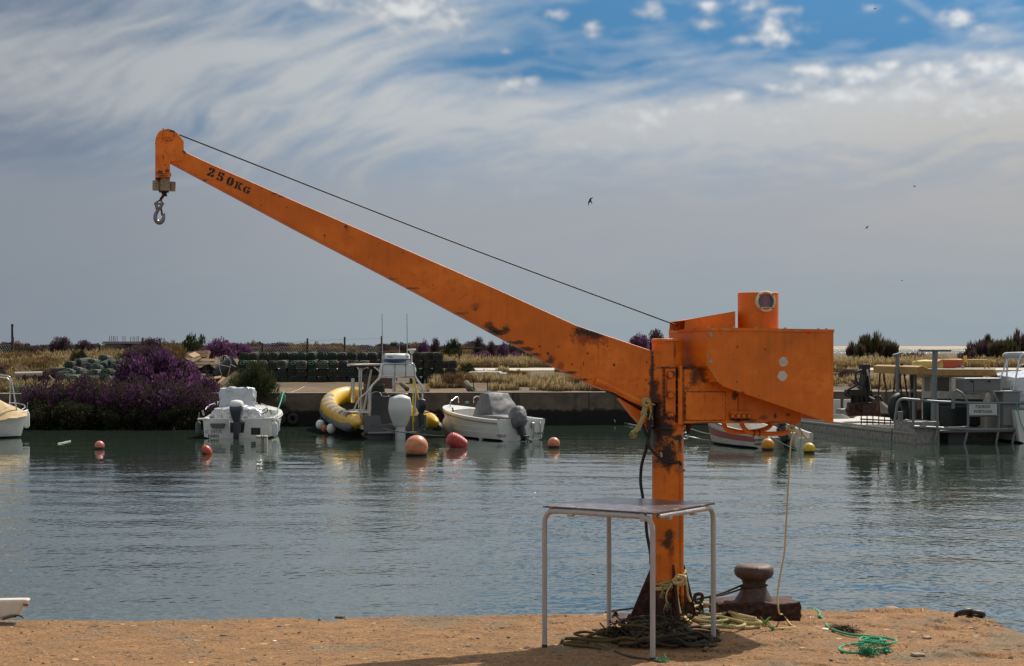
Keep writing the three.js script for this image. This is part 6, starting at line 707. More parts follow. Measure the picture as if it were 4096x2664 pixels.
// ---------- the work boat TIGROO with its drilling gear ----------
{
  const pos = V3(12.45, WATER, -46.7), turn = 0.22, t = thing('work_boat', 'flat grey work boat lettered TIGROO PORTUGAL with ochre roofed cabin', 'boat', pos, turn), Q = inPlane(pos, turn), q = (x, y, z) => Q(c6, x, y, z);
  const deckM = std([0.55, 0.53, 0.50], 0.75, 0, { map: mottle(240, 235, 228, 40, 8, 16, 111) }), sideM = std([0.33, 0.325, 0.31], 0.65, 0, { map: mottle(225, 220, 212, 70, 8, 16, 112) }), ochre = std([0.46, 0.28, 0.085], 0.6, 0, { map: mottle(235, 228, 220, 40, 8, 12, 113) }), cabW = std([0.62, 0.61, 0.57], 0.6, 0, { map: mottle(235, 230, 225, 40, 8, 10, 114) }), cabG = std([0.015, 0.05, 0.04], 0.5), galv = std([0.20, 0.205, 0.21], 0.5, 0.4), greyBox = std([0.17, 0.17, 0.17], 0.45, 0.3), paneM = phys([0.30, 0.28, 0.24], 0.12, { transmission: 0.75, thickness: 0 });
  const B = 1.47, L = 10.5, plan = [[-B, 0.95], [B, 0.95], [B, L - 1.6], [B * 0.55, L], [-B * 0.55, L], [-B, L - 1.6]];
  part(t, 'hull', extr(plan, -0.45, 0.34, 0.03).rotateX(-Math.PI / 2), sideM); part(t, 'deck', extr(plan.map(([x, z]) => [x * 0.985, z * 0.995 + 0.02]), 0.341, 0.375, 0.01).rotateX(-Math.PI / 2), deckM);
  part(t, 'rubbing_strake', [rb(0.05, 0.07, L - 1.6, 0.02, -B - 0.015, 0.27, -(L - 1.6) / 2)], sideM); part(t, 'rubbing_strake', [rb(0.05, 0.07, L - 1.6, 0.02, B + 0.015, 0.27, -(L - 1.6) / 2)], sideM);
  part(t, 'stern_box', rb(0.75, 0.92, 1.3, 0.02, -B + 0.35, 0.15, -0.62), sideM); part(t, 'bollard', [cyl(0.07, 0.075, 0.26, ...q(1065, 1005, -0.4).setY(0.73).toArray(), 14), cyl(0.085, 0.085, 0.02, ...q(1065, 1005, -0.4).setY(0.865).toArray(), 14)], galv);
  // bulwarks and clutter forward
  const zb = -8.6; for (const [x0, x1] of [[330, 428], [462, 600]]) { const a = q(x0, 790, zb), b = q(x1, 880, zb); part(t, 'bulwark', rb(b.x - a.x, a.y - 0.36, 0.06, 0.02, (a.x + b.x) / 2, (a.y + 0.36) / 2, zb), std([0.42, 0.42, 0.40], 0.6)); }
  part(t, 'deck_chest', rb(0.5, 0.3, 0.4, 0.03, ...q(480, 910, -8.0).setY(0.52).toArray()), greyBox); part(t, 'deck_rope', [0, 1, 2, 3].map((i) => new THREE.TorusGeometry(0.3 - i * 0.05, 0.025, 6, 24).rotateX(Math.PI / 2).scale(1.2, 1, 0.8).translate(...q(400, 915, -7.6).setY(0.40 + i * 0.03).toArray())), std([0.3, 0.32, 0.26], 0.9));
  // drilling mast with hoses
  const zm = -5.4, base = q(690, 940, zm); base.y = 0.38; const iron = std([0.035, 0.028, 0.024], 0.6, 0.3), ironR = std([1, 1, 1], 0.8, 0.1, { map: rustMap });
  part(t, 'drill_mast', [extr([q(650, 940, zm), q(640, 700, zm), q(660, 500, zm), q(715, 500, zm), q(745, 700, zm), q(790, 940, zm)].map((v) => [v.x, v.y]), zm - 0.16, zm + 0.16, 0.01), rb(0.26, 0.30, 0.3, 0.03, ...q(685, 465, zm).toArray())], iron); part(t, 'mast_stay', [rod(q(712, 470, zm + 0.2), q(748, 700, zm + 0.2), 0.03, 0.03, 6)], std([0.5, 0.5, 0.48], 0.4, 0.4)); part(t, 'mast_spike', rod(q(705, 430, zm), q(708, 385, zm), 0.025, 0.01, 6), ironR);
  for (const pts of [[[655, 480], [605, 500], [590, 560], [620, 625], [660, 640]], [[650, 590], [600, 640], [510, 690], [480, 740], [520, 760], [560, 720]], [[700, 520], [680, 640], [700, 760], [720, 860]], [[720, 540], [735, 660], [725, 800]], [[780, 770], [830, 755], [870, 800], [850, 880]]]) part(t, 'hydraulic_hose', tube(pts.map(([x, y], i) => q(x, y, zm + 0.25 + 0.05 * i)), 0.035, 30, 7), rubber);
  part(t, 'control_bank', [rb(0.62, 0.20, 0.3, 0.02, ...q(590, 720, zm + 0.2).toArray())], iron); part(t, 'control_stand', [rod(q(548, 745, zm + 0.2), q(545, 930, zm + 0.2), 0.03), rod(q(625, 745, zm + 0.2), q(625, 930, zm + 0.2), 0.03), rod(q(545, 840, zm + 0.2), q(625, 840, zm + 0.2), 0.025)], iron);
  { const r = rng(52); for (let i = 0; i < 16; i++) { const x = 540 + r() * 290, y = 790 + r() * 130; part(t, 'machine_part', i % 3 ? cyl(0.05 + r() * 0.06, 0.05 + r() * 0.06, 0.2 + r() * 0.15, ...q(x, y, zm + (r() - 0.3) * 0.8).toArray(), 10, r() * 3, r() * 3) : rb(0.14 + r() * 0.16, 0.14 + r() * 0.14, 0.2, 0.02, ...q(x, y, zm + (r() - 0.3) * 0.8).toArray(), 0, r(), r()), i % 2 ? ironR : iron); } }
  part(t, 'engine_block', rb(0.85, 0.42, 0.7, 0.04, ...q(680, 890, zm + 0.1).toArray()), ironR);
  // rusty rack on deck
  for (const [x0, x1, y] of [[640, 1000, 985], [640, 1180, 1000], [660, 990, 955]]) part(t, 'rack_rail', rod(q(x0, y, -3.4).setY(0.45 + (1000 - y) * 0.006), q(x1, y + 10, -2.6).setY(0.43 + (1000 - y) * 0.006), 0.022, 0.022, 6), ironR); for (let i = 0; i < 8; i++) part(t, 'rack_leg', rod(q(650 + i * 62, 1020, -3.3).setY(0.38), q(650 + i * 62, 950, -3.3).setY(0.70), 0.016, 0.016, 6), ironR);
  for (const [ax, ay, lx, rx, by, z] of [[865, 412, 820, 945, 900, -4.2], [1035, 400, 985, 1085, 800, -2.6], [1085, 412, 1040, 1145, 800, -2.6]]) part(t, 'a_frame', [rod(q(ax - 8, ay, z), q(lx, by, z), 0.026, 0.026, 6), rod(q(ax + 8, ay, z), q(rx, by, z), 0.026, 0.026, 6), rod(q(ax - 10, ay, z), q(ax + 10, ay, z), 0.026, 0.026, 6), rod(q((ax * 2 + lx) / 3 - 3, ay + (by - ay) * 0.2, z), q((ax * 2 + rx) / 3, ay + (by - ay) * 0.2, z), 0.02, 0.02, 6)], std([0.09, 0.05, 0.04], 0.8));
  part(t, 'mast_post', [rod(q(1037, 800, -2.3), q(1036, 320, -2.3), 0.06, 0.06, 10), rb(0.3, 0.05, 0.14, 0.015, ...q(1037, 308, -2.3).toArray(), 0, 0, 0.25)], galv);
  part(t, 'mast_post', [rod(q(1415, 1070, -0.5), q(1436, 275, -0.5), 0.075, 0.075, 12), rb(0.92, 0.07, 0.16, 0.02, ...q(1434, 270, -0.5).toArray())], galv);
  { const p = q(1045, 880, -1.6); part(t, 'tyre', new THREE.TorusGeometry(0.32, 0.11, 12, 28).rotateY(0.5).translate(p.x, p.y, p.z), rubber); }
  part(t, 'gangplank', [extr([q(850, 800, -4), q(985, 890, -4), q(985, 945, -4), q(862, 945, -4)].map((v) => [v.x, v.y]), -4.03, -4.0)], std([0.33, 0.32, 0.30], 0.5, 0.2)); part(t, 'plank_edge', rod(q(866, 818, -3.98), q(975, 915, -3.98), 0.03, 0.03, 6), std([0.75, 0.74, 0.7], 0.4));
  // cabin
  const zf = -1.7, zk = -4.0, w = (x, y, z = zf) => { const v = q(x, y, z); return [v.x, v.y]; };
  const cab = new THREE.Group(); cab.name = 'cabin'; t.add(cab);
  part(cab, 'rear_wall', [extr([w(1310, 535), w(1395, 535), w(1395, 780), w(1310, 775)], zf - 0.04, zf), extr([w(1395, 695), w(1940, 730), w(1940, 785), w(1395, 780)], zf - 0.04, zf), extr([w(1585, 540), w(1610, 540), w(1610, 715), w(1585, 710)], zf - 0.04, zf), extr([w(1730, 540), w(1945, 540), w(1945, 735), w(1730, 735)], zf - 0.04, zf), extr([w(1395, 535), w(1730, 540), w(1730, 556), w(1395, 552)], zf - 0.04, zf)], cabW);
  part(cab, 'lower_wall', extr([w(1310, 778), w(1945, 788), w(1945, 1075), w(1310, 1075)], zf - 0.04, zf + 0.004), cabG);
  part(cab, 'side_window', extr([w(1322, 548, zf + 0.01), w(1383, 548, zf + 0.01), w(1383, 705, zf + 0.01), w(1322, 700, zf + 0.01)], zf + 0.006, zf + 0.014), phys([0.22, 0.22, 0.20], 0.08)); part(cab, 'rear_window', extr([w(1398, 553), w(1586, 553), w(1586, 705), w(1398, 700)], zf - 0.03, zf - 0.022), paneM);
  part(cab, 'front_wall', [extr([w(1165, 520, zk), w(1305, 520, zk), w(1305, 560, zk), w(1165, 560, zk)], zk - 0.04, zk), extr([w(1300, 520, zk), w(1940, 520, zk), w(1940, 1000, zk), w(1300, 1000, zk)], zk - 0.04, zk)], cabW); part(cab, 'wing_panel', [extr([w(1165, 520, -2.6), w(1205, 520, -2.6), w(1205, 760, -2.6), w(1170, 760, -2.6)], -2.64, -2.6)], cabW); part(cab, 'wing_window', extr([w(1174, 535, -2.58), w(1200, 535, -2.58), w(1200, 680, -2.58), w(1174, 680, -2.58)], -2.59, -2.575), phys([0.10, 0.11, 0.10], 0.08)); part(cab, 'wing_base', extr([w(1170, 715, -2.6), w(1205, 715, -2.6), w(1205, 1000, -2.6), w(1175, 1000, -2.6)], -2.65, -2.595), cabG); part(cab, 'corner_post', rod(q(1222, 1000, -2.4), q(1222, 520, -2.4), 0.05, 0.05, 8), galv);
  { const a = w(1110, 485, -3.3), b = w(1190, 445), c = w(1420, 470), d = w(2010, 470), e = w(2040, 540), f2 = w(1420, 538), g2 = w(1190, 520); part(cab, 'roof', [extr([g2, b, w(1240, 430), w(1330, 468), c, d, e, f2], zk - 0.3, zf + 0.35, 0.02)], ochre); part(cab, 'roof_visor', extr([w(1110, 486, -3.0), w(1200, 478, -3.0), w(1200, 500, -3.0), w(1115, 492, -3.0)], -3.9, -1.6), ochre); part(cab, 'roof_trim', rb(2.1, 0.03, 0.04, 0.01, ...q(1720, 466, zf + 0.36).toArray()), std([0.6, 0.58, 0.54], 0.5)); }
  part(t, 'roof_rail', bar([q(1440, 420, zf - 0.2), q(1510, 372, zf - 0.2), q(2005, 378, zf - 0.2), q(2008, 480, zf - 0.2)], 0.03, 8, 0.06), ochre); part(t, 'roof_rail', bar([q(1960, 470, zf - 0.9), q(2000, 378, zf - 0.9), q(1520, 372, zf - 0.9)], 0.028, 8, 0.06), ochre);
  part(t, 'amber_beacon', [cyl(0.05, 0.06, 0.16, ...q(1755, 355, zf - 0.2).toArray(), 14)], phys([0.80, 0.50, 0.06], 0.25)); part(t, 'red_crate', rb(0.85, 0.26, 0.5, 0.05, ...q(1545, 412, zf - 0.6).toArray(), 0, 0, 0.04), std([0.50, 0.09, 0.07], 0.5)); part(t, 'yellow_sheet', soft(0.75, 0.26, 0.5, 10, (v) => { roundBox(v, 0.75, 0.26, 0.5, 0.4); crease(v, 4, 0.05, 51); }).translate(...q(1352, 428, zf - 0.5).toArray()), std([0.52, 0.42, 0.14], 0.7)); part(t, 'roof_poles', [rod(q(1450, 468, zf), q(1985, 470, zf), 0.022), rod(q(1640, 400, zf - 0.4), q(1740, 455, zf - 0.3), 0.03)], galv);
  // lockers aft
  part(t, 'tool_box', rb(q(2085, 0, -0.5).x - q(1695, 0, -0.5).x, q(0, 585, -0.5).y - q(0, 725, -0.5).y, 0.5, 0.02, q(1890, 0, -0.5).x, q(0, 655, -0.5).y, -0.5), greyBox); part(t, 'tool_box_lid', [rb(q(2090, 0, -0.5).x - q(1700, 0, -0.5).x, 0.045, 0.56, 0.015, q(1892, 0, -0.5).x, q(0, 578, -0.5).y, -0.5)], std([0.34, 0.34, 0.34], 0.4, 0.5)); for (const x of [1830, 2010]) part(t, 'box_latch', rb(0.09, 0.05, 0.03, 0.008, ...q(x, 598, -0.23).toArray()), blackPlastic); part(t, 'box_seam', rb(0.012, 0.34, 0.01, 0.003, ...q(1845, 655, -0.246).toArray()), blackPlastic);
  part(t, 'cabinet', rb(q(2285, 0, -0.2).x - q(2112, 0, -0.2).x, q(0, 705, -0.2).y - q(0, 1088, -0.2).y, 0.5, 0.02, q(2198, 0, -0.2).x, q(0, 897, -0.2).y, -0.2), std([0.20, 0.20, 0.195], 0.5)); part(t, 'cabinet_top', rb(1.0, 0.03, 0.56, 0.01, ...q(2190, 703, -0.2).toArray()), std([0.34, 0.34, 0.33], 0.5)); for (let i = 0; i < 4; i++) part(t, 'vent_cap', cyl(0.03, 0.035, 0.08, ...q(2160 + i * 20, 690, -0.2).toArray(), 8), blackPlastic); part(t, 'white_chest', rb(0.5, 0.42, 0.5, 0.04, ...q(2010, 1040, -1.0).toArray()), gelOld); part(t, 'dark_drum', cyl(0.24, 0.24, 0.62, ...q(1570, 985, -1.0).toArray(), 18), std([0.03, 0.03, 0.03], 0.6)); part(t, 'stern_locker', rb(1.55, 0.55, 0.5, 0.04, ...q(1690, 960, -1.3).toArray()), std([0.012, 0.014, 0.018], 0.5));
  // stern railing and the brackets that carry the platform
  const pipe = (name, pts, r = 0.034, bend = 0.12) => part(t, name, bar(pts.map(([x, y, z = 0.12]) => q(x, y, z)), r, 9, bend), galv);
  pipe('stern_rail', [[1003, 1035], [1040, 778], [1420, 812], [1800, 828], [2380, 830]], 0.036, 0.2); pipe('stern_rail', [[1185, 1080], [1460, 1095], [1790, 1110], [2320, 1110]], 0.042); pipe('rail_post', [[1203, 1080], [1200, 800]]); pipe('rail_post', [[1460, 830], [1462, 1090], [1425, 1270]], 0.034, 0.3); pipe('rail_post', [[1660, 690, -0.1], [1735, 730], [1785, 850], [1785, 1100], [1742, 1270]], 0.036, 0.3); pipe('rail_post', [[2055, 725], [2110, 830], [2112, 1095], [2080, 1260]], 0.036, 0.3); pipe('rail_post', [[2300, 1110], [2270, 1180], [2252, 1265]], 0.04, 0.1); pipe('rail_brace', [[1785, 962], [2112, 962]], 0.036); pipe('rail_post', [[1625, 890], [1635, 700]], 0.05);
  part(t, 'stern_platform', rb(2.15, 0.06, 1.15, 0.02, 0.38, 0.33, -0.42), std([0.10, 0.10, 0.098], 0.7)); part(t, 'stern_leg', rb(0.5, 0.55, 0.2, 0.02, ...q(1645, 1185, -0.4).toArray()), std([0.12, 0.118, 0.112], 0.7));  // darker than the hull side: the stern's shade is put into the colour
  { const a = q(1795, 840, 0.17), b = q(2092, 955, 0.17); part(t, 'name_board', rb(b.x - a.x, a.y - b.y, 0.02, 0.006, (a.x + b.x) / 2, (a.y + b.y) / 2, 0.17), std([0.50, 0.495, 0.47], 0.5)); writing(t, 'board_lettering', b.x - a.x, a.y - b.y, (g, W, H) => { g.clearRect(0, 0, W, H); g.fillStyle = 'rgb(16,17,20)'; g.textAlign = 'center'; g.textBaseline = 'middle'; g.font = 'italic bold ' + H * 0.40 + 'px sans-serif'; g.fillText('TIGROO', W * 0.47, H * 0.24); g.font = 'bold ' + H * 0.36 + 'px sans-serif'; g.fillText('PORTUGAL', W * 0.5, H * 0.68); }, V3((a.x + b.x) / 2, (a.y + b.y) / 2, 0.182)); }
  single('mooring_line', tube([c6(978, 1100), c6(972, 1160), c6(968, 1230)].map(([x, y]) => P(x, y, 47.2)), 0.018, 12, 6), std([0.05, 0.14, 0.11], 0.8), 'dark green line hanging down the side of the TIGROO work boat', 'rope');
}
{ // boat under a silver cover at the right edge
  const pos = GW(4190, 1772), turn = 0.1, t = thing('covered_boat', 'white boat under a crinkled silver cover cut by the right frame edge', 'boat', pos, turn), h = hull({ L: 5, B: 2.0, f0: 0.9, f1: 1.1, notch: 0.2, notchY: 0.6 }), Q = inPlane(pos, turn), q = (x, y, z) => Q(c6, x, y, z);
  part(t, 'hull', [h.side(1), h.side(-1), h.tr], gelcoat); part(t, 'gunwale', [h.rim(1), h.rim(-1)], gelcoat); part(t, 'cockpit', [h.inner, h.deck, h.bulk], gelcoat); part(t, 'bottom', h.bottom, antifoulDark);
  part(t, 'silver_cover', soft(2.15, 1.3, 3.4, 30, (v) => { roundBox(v, 2.15, 1.3, 3.4, 0.45); crease(v, 2.8, 0.07, 61); }).translate(...q(2420, 760, -1.9).toArray()), tarpSilver);
  for (const [pts, z] of [[[[2100, 640], [2220, 330], [2240, 300], [2440, 300]], -0.6], [[[2262, 700], [2340, 340], [2365, 305], [2460, 300]], -0.2], [[[2190, 680], [2208, 350]], -0.9], [[[2300, 480], [2340, 410], [2440, 405]], -0.4]]) part(t, 'bimini_frame', bar(pts.map(([x, y]) => q(x, y, z)), 0.026, 8, 0.15), chrome);
  part(t, 'rolled_canopy', soft(0.85, 0.17, 0.3, 12, (v) => { roundBox(v, 0.85, 0.17, 0.3, 0.5); crease(v, 5, 0.03, 71); }).translate(...q(2330, 322, -0.6).toArray()), std([0.42, 0.42, 0.42], 0.8)); part(t, 'side_line', tube([q(2300, 830, 0), q(2320, 930, 0.05), q(2350, 1050, 0.1), q(2390, 1130, 0.1)], 0.016, 20, 6), greenLine);
}
// ---------- vegetation and gear on the far bank ----------
const leafMat = new THREE.MeshPhysicalMaterial({ color: 0xffffff, vertexColors: true, roughness: 0.95, transmission: 0.35, thickness: 0, specularIntensity: 0.2 });
function crownGeo(seed, n, o) {                                 // many small sprigs in clumps; unit radius, base at y = 0
  const r = rng(seed), pos = [], col = [], { clumps = 46, spread = 0.26, leaf = 0.07, up = 0.5, pal, height = 1, droop = 0, wide = 0.22 } = o, cs = [];
  for (let i = 0; i < clumps; i++) { const a = r() * 6.283, e = Math.asin(lerp(droop ? -0.85 : -0.1, 1, r())), k = Math.pow(r(), 0.38), w = 0.8 + 0.4 * r(); cs.push([Math.cos(a) * Math.cos(e) * k * 0.86 * w, (0.45 + 0.5 * Math.sin(e) * k * w) * height, Math.sin(a) * Math.cos(e) * k * 0.86 * w, spread * (0.6 + r() * 0.7), Math.floor(r() * pal.length), r()]); }
  const A = V3(0, 0, 0), D = V3(0, 0, 0), S = V3(0, 0, 0);
  for (let i = 0; i < n; i++) {
    const c = cs[Math.floor(r() * clumps)]; let x, y, z; do { x = r() * 2 - 1; y = r() * 2 - 1; z = r() * 2 - 1; } while (x * x + y * y + z * z > 1);
    const k = c[3]; A.set(c[0] + x * k, Math.max(droop ? -droop : 0.0, c[1] + y * k * 0.9), c[2] + z * k); D.set(x + c[0] * 0.7 + (r() - 0.5), y + up * 2 + (r() - 0.5), z + c[2] * 0.7 + (r() - 0.5)).normalize();
    const l = leaf * (0.5 + r() * 1.1); S.set(r() - 0.5, r() - 0.5, r() - 0.5).cross(D).normalize().multiplyScalar(l * wide * (0.6 + r() * 0.8));
    const m = A.clone().addScaledVector(D, l * 0.55), e = A.clone().addScaledVector(D, l);
    for (const v of [A, m.clone().add(S), e, A, e, m.clone().sub(S)]) pos.push(v.x, v.y, v.z);
    const p = r() < 0.62 ? pal[c[4]] : pal[Math.floor(r() * pal.length)], b = 0.72 + 0.3 * c[5] + (r() - 0.5) * 0.45; for (let j = 0; j < 6; j++) col.push(p[0] * b, p[1] * b, p[2] * b);
  }
  const g = new THREE.BufferGeometry(); g.setAttribute('position', new THREE.Float32BufferAttribute(pos, 3)); g.setAttribute('color', new THREE.Float32BufferAttribute(col, 3)); g.computeVertexNormals(); return g;
}
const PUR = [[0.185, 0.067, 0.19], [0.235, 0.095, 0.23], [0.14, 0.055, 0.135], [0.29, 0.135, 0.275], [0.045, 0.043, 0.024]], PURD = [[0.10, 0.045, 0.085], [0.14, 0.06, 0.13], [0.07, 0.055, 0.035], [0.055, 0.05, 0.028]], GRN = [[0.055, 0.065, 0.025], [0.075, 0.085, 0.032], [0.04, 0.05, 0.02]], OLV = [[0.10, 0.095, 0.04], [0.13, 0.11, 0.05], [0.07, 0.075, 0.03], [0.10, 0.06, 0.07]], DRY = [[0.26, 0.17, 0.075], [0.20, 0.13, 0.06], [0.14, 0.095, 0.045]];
const stemM = std([0.075, 0.055, 0.04], 0.9);
const stemGeo = (() => { const r = rng(8), l = []; for (let i = 0; i < 9; i++) { const a = r() * 6.283, k = 0.25 + r() * 0.35; l.push(sweep([V3(Math.cos(a) * 0.05, -0.12, Math.sin(a) * 0.05), V3(Math.cos(a) * k * 0.5, 0.25, Math.sin(a) * k * 0.5), V3(Math.cos(a) * k, 0.62, Math.sin(a) * k)], (t) => lerp(0.035, 0.008, t), 5)); } return merge(l); })();
const ORD = ['first', 'second', 'third', 'fourth', 'fifth', 'sixth', 'seventh', 'eighth', 'ninth', 'tenth', 'eleventh', 'twelfth', 'thirteenth', 'fourteenth', 'fifteenth', 'sixteenth', 'seventeenth', 'eighteenth', 'nineteenth', 'twentieth', ...Array.from({ length: 20 }, (_, i) => (21 + i) + (i === 0 || i === 10 ? 'st' : i === 1 || i === 11 ? 'nd' : i === 2 || i === 12 ? 'rd' : 'th'))];
const rankLabel = (list, make) => list.map((t) => [t.position.x / -t.position.z, t]).sort((a, b) => a[0] - b[0]).forEach(([, t], i) => { t.userData.label = make(ORD[i]); });
const kinds = {
  shade: crownGeo(13, 9000, { clumps: 60, leaf: 0.07, pal: [PURD[2], PURD[3], GRN[0], GRN[2]], up: 0.2, droop: 0.5, wide: 0.34 }),  // darkest leaf colours, standing in for the shade under the bank bushes
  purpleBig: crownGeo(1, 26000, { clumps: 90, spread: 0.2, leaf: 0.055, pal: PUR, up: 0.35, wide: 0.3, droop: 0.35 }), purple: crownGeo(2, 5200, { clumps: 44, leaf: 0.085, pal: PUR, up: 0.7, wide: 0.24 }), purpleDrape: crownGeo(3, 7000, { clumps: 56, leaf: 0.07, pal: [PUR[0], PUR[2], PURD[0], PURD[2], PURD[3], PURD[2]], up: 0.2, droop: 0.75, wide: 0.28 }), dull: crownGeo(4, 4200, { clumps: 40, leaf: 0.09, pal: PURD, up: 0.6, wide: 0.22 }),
  green: crownGeo(5, 4600, { clumps: 40, leaf: 0.1, pal: [...GRN, OLV[0]], up: 0.8, wide: 0.18 }), needle: crownGeo(6, 14000, { clumps: 60, spread: 0.24, leaf: 0.11, pal: GRN, up: 0.9, wide: 0.08 }), tamarisk: crownGeo(7, 3600, { clumps: 40, spread: 0.17, leaf: 0.24, pal: OLV, up: 1.6, wide: 0.07, height: 1.0 }), wispy: crownGeo(17, 3600, { clumps: 40, spread: 0.17, leaf: 0.22, pal: [PURD[0], PURD[1], OLV[1], OLV[3], OLV[0]], up: 1.5, wide: 0.075, height: 1.0 }), dry: crownGeo(9, 4200, { clumps: 44, leaf: 0.11, pal: DRY, up: 0.9, wide: 0.12 }) };
let shrubTurn = 0;
function shrub(kind, name, label, f, x, yTop, yBase, w, Z, group, drop = 0) {  // x, w measured across; yTop at its crest
  const top = P(...f(x, yTop), Z), half = w / 2 / f(1, 0)[0], [x0] = f(x - w / 2, 0), [x1] = f(x + w / 2, 0), R = (x1 - x0) / 2 * Z / FOC, y0 = (yBase === null ? landH(top.x, Z) : P(...f(x, yBase), Z).y) - drop, H = Math.max(0.3, top.y - y0);
  const t = thing(name, label, 'shrub', V3(top.x, y0, -Z), shrubTurn += 1.7, group); t.scale.set(R, H * 0.98, R); part(t, 'crown', kinds[kind], leafMat); part(t, 'stems', stemGeo, stemM); return t;
}
shrub('purpleBig', 'flowering_bush', 'large rounded purple flowering bush overhanging the water', c1, 1555, 395, 1000, 830, 58.6);
shrub('purpleBig', 'flowering_bush', 'purple bush filling the left flank of the large one', c1, 1290, 455, 1000, 560, 58.2);
shrub('purpleBig', 'flowering_bush', 'purple bush spreading right of the large one behind the O INOX boat', c1, 1960, 640, 1080, 420, 57.4);
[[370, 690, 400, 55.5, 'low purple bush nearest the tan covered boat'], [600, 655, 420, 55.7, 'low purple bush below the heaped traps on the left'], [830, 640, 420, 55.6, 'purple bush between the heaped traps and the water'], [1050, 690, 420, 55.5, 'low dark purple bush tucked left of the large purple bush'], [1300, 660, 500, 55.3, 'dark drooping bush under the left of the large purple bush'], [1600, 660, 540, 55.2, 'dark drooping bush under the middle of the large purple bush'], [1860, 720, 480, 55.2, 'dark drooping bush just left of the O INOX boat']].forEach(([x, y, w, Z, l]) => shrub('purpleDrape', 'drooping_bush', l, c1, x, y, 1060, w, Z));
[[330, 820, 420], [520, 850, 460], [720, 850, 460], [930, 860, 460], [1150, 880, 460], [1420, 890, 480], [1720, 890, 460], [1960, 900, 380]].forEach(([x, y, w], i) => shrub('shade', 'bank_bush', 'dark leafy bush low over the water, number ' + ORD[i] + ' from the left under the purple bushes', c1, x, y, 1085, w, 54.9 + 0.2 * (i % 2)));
shrub('needle', 'broom_bush', 'rounded dark green bush on the wall behind the O INOX boat', c2, 752, 545, 930, 520, 56.6);
shrub('purple', 'flowering_bush', 'bright purple flowering shrub on the slope above the pallets', c2, 450, 255, 480, 330, 74); shrub('purple', 'flowering_bush', 'purple shrub trailing right of the bright one above the pallets', c2, 640, 300, 480, 260, 75); shrub('purple', 'flowering_bush', 'small purple shrub at the left end of the long trap row', c2, 280, 330, 500, 240, 73.6);
shrub('green', 'green_shrub', 'dark green shrub on the skyline above the large purple bush', c1, 1850, 238, null, 330, 82); shrub('dull', 'dull_shrub', 'dull purple shrub on the skyline right of the flat roofed building', c1, 1460, 272, null, 330, 80); shrub('dull', 'dull_shrub', 'dark shrub on the skyline in front of the flat roofed building', c1, 1330, 330, null, 260, 76); shrub('dull', 'dull_shrub', 'rounded dull purple shrub on the skyline of the left slope', c1, 585, 262, null, 230, 84); shrub('dull', 'dull_shrub', 'low dull purple shrub left of the flat roofed building', c1, 795, 288, null, 180, 86); shrub('purple', 'flowering_bush', 'tiny purple shrub on the skyline near the left pole', c1, 362, 312, null, 90, 84); shrub('green', 'green_shrub', 'small green shrub on the skyline near the left pole', c1, 268, 305, null, 130, 85); shrub('dull', 'dull_shrub', 'dark shrub at the foot of the left pole', c1, 75, 305, null, 170, 80); shrub('dry', 'dry_shrub', 'dry golden shrub on the slope left of the pallets', c1, 1640, 320, null, 330, 72); shrub('green', 'green_shrub', 'fresh green shrub behind the heaped traps', c1, 745, 370, null, 190, 71);
shrub('purple', 'flowering_bush', 'purple shrub on the skyline right of the yellow boat antennas', c3, 1275, 295, null, 130, 112); shrub('dull', 'dull_shrub', 'dull purple shrub beside the purple one on the middle skyline', c3, 1395, 305, null, 110, 116); shrub('green', 'green_shrub', 'green shrub on the skyline above the TXILO dinghy', c3, 1570, 292, null, 190, 118); shrub('dull', 'dull_shrub', 'dark rounded shrub on the skyline under the crane arm', c4, 515, 155, null, 130, 116); shrub('purple', 'flowering_bush', 'bright purple shrub on the skyline under the crane arm', c4, 738, 170, null, 130, 112); shrub('dull', 'dull_shrub', 'low shrub beside the bright purple one under the arm', c4, 630, 190, null, 110, 114); shrub('green', 'green_shrub', 'dark green shrub in the golden grass behind the track', c4, 275, 235, 330, 110, 110); shrub('purple', 'flowering_bush', 'small purple shrub in the grass under the crane arm', c4, 560, 250, 330, 140, 109);
shrub('purple', 'flowering_bush', 'purple shrub on the skyline just left of the crane post', c5, 110, 492, 690, 200, 108); shrub('dull', 'dull_shrub', 'dull shrub on the skyline behind the crane post', c5, 255, 485, 690, 170, 110);
shrub('tamarisk', 'tamarisk', 'tall feathery green tamarisk right of the winch box', c6, 760, 150, 440, 330, 112); shrub('tamarisk', 'tamarisk', 'lower feathery tamarisk right of the tall one', c6, 930, 215, 440, 260, 113); shrub('tamarisk', 'tamarisk', 'low tamarisk between the winch box and the tall one', c6, 590, 230, 430, 220, 111); shrub('wispy', 'tamarisk', 'purple brown tamarisk above the ochre cabin roof', c6, 1960, 170, 470, 380, 113); shrub('tamarisk', 'tamarisk', 'feathery tamarisk between the cabin and the right edge', c6, 2170, 200, 470, 330, 111); shrub('wispy', 'tamarisk', 'tallest purple brown tamarisk at the right frame edge', c6, 2350, 125, 480, 330, 112); shrub('wispy', 'tamarisk', 'low purple brown tamarisk left of the cabin roof', c6, 1790, 290, 460, 260, 108);
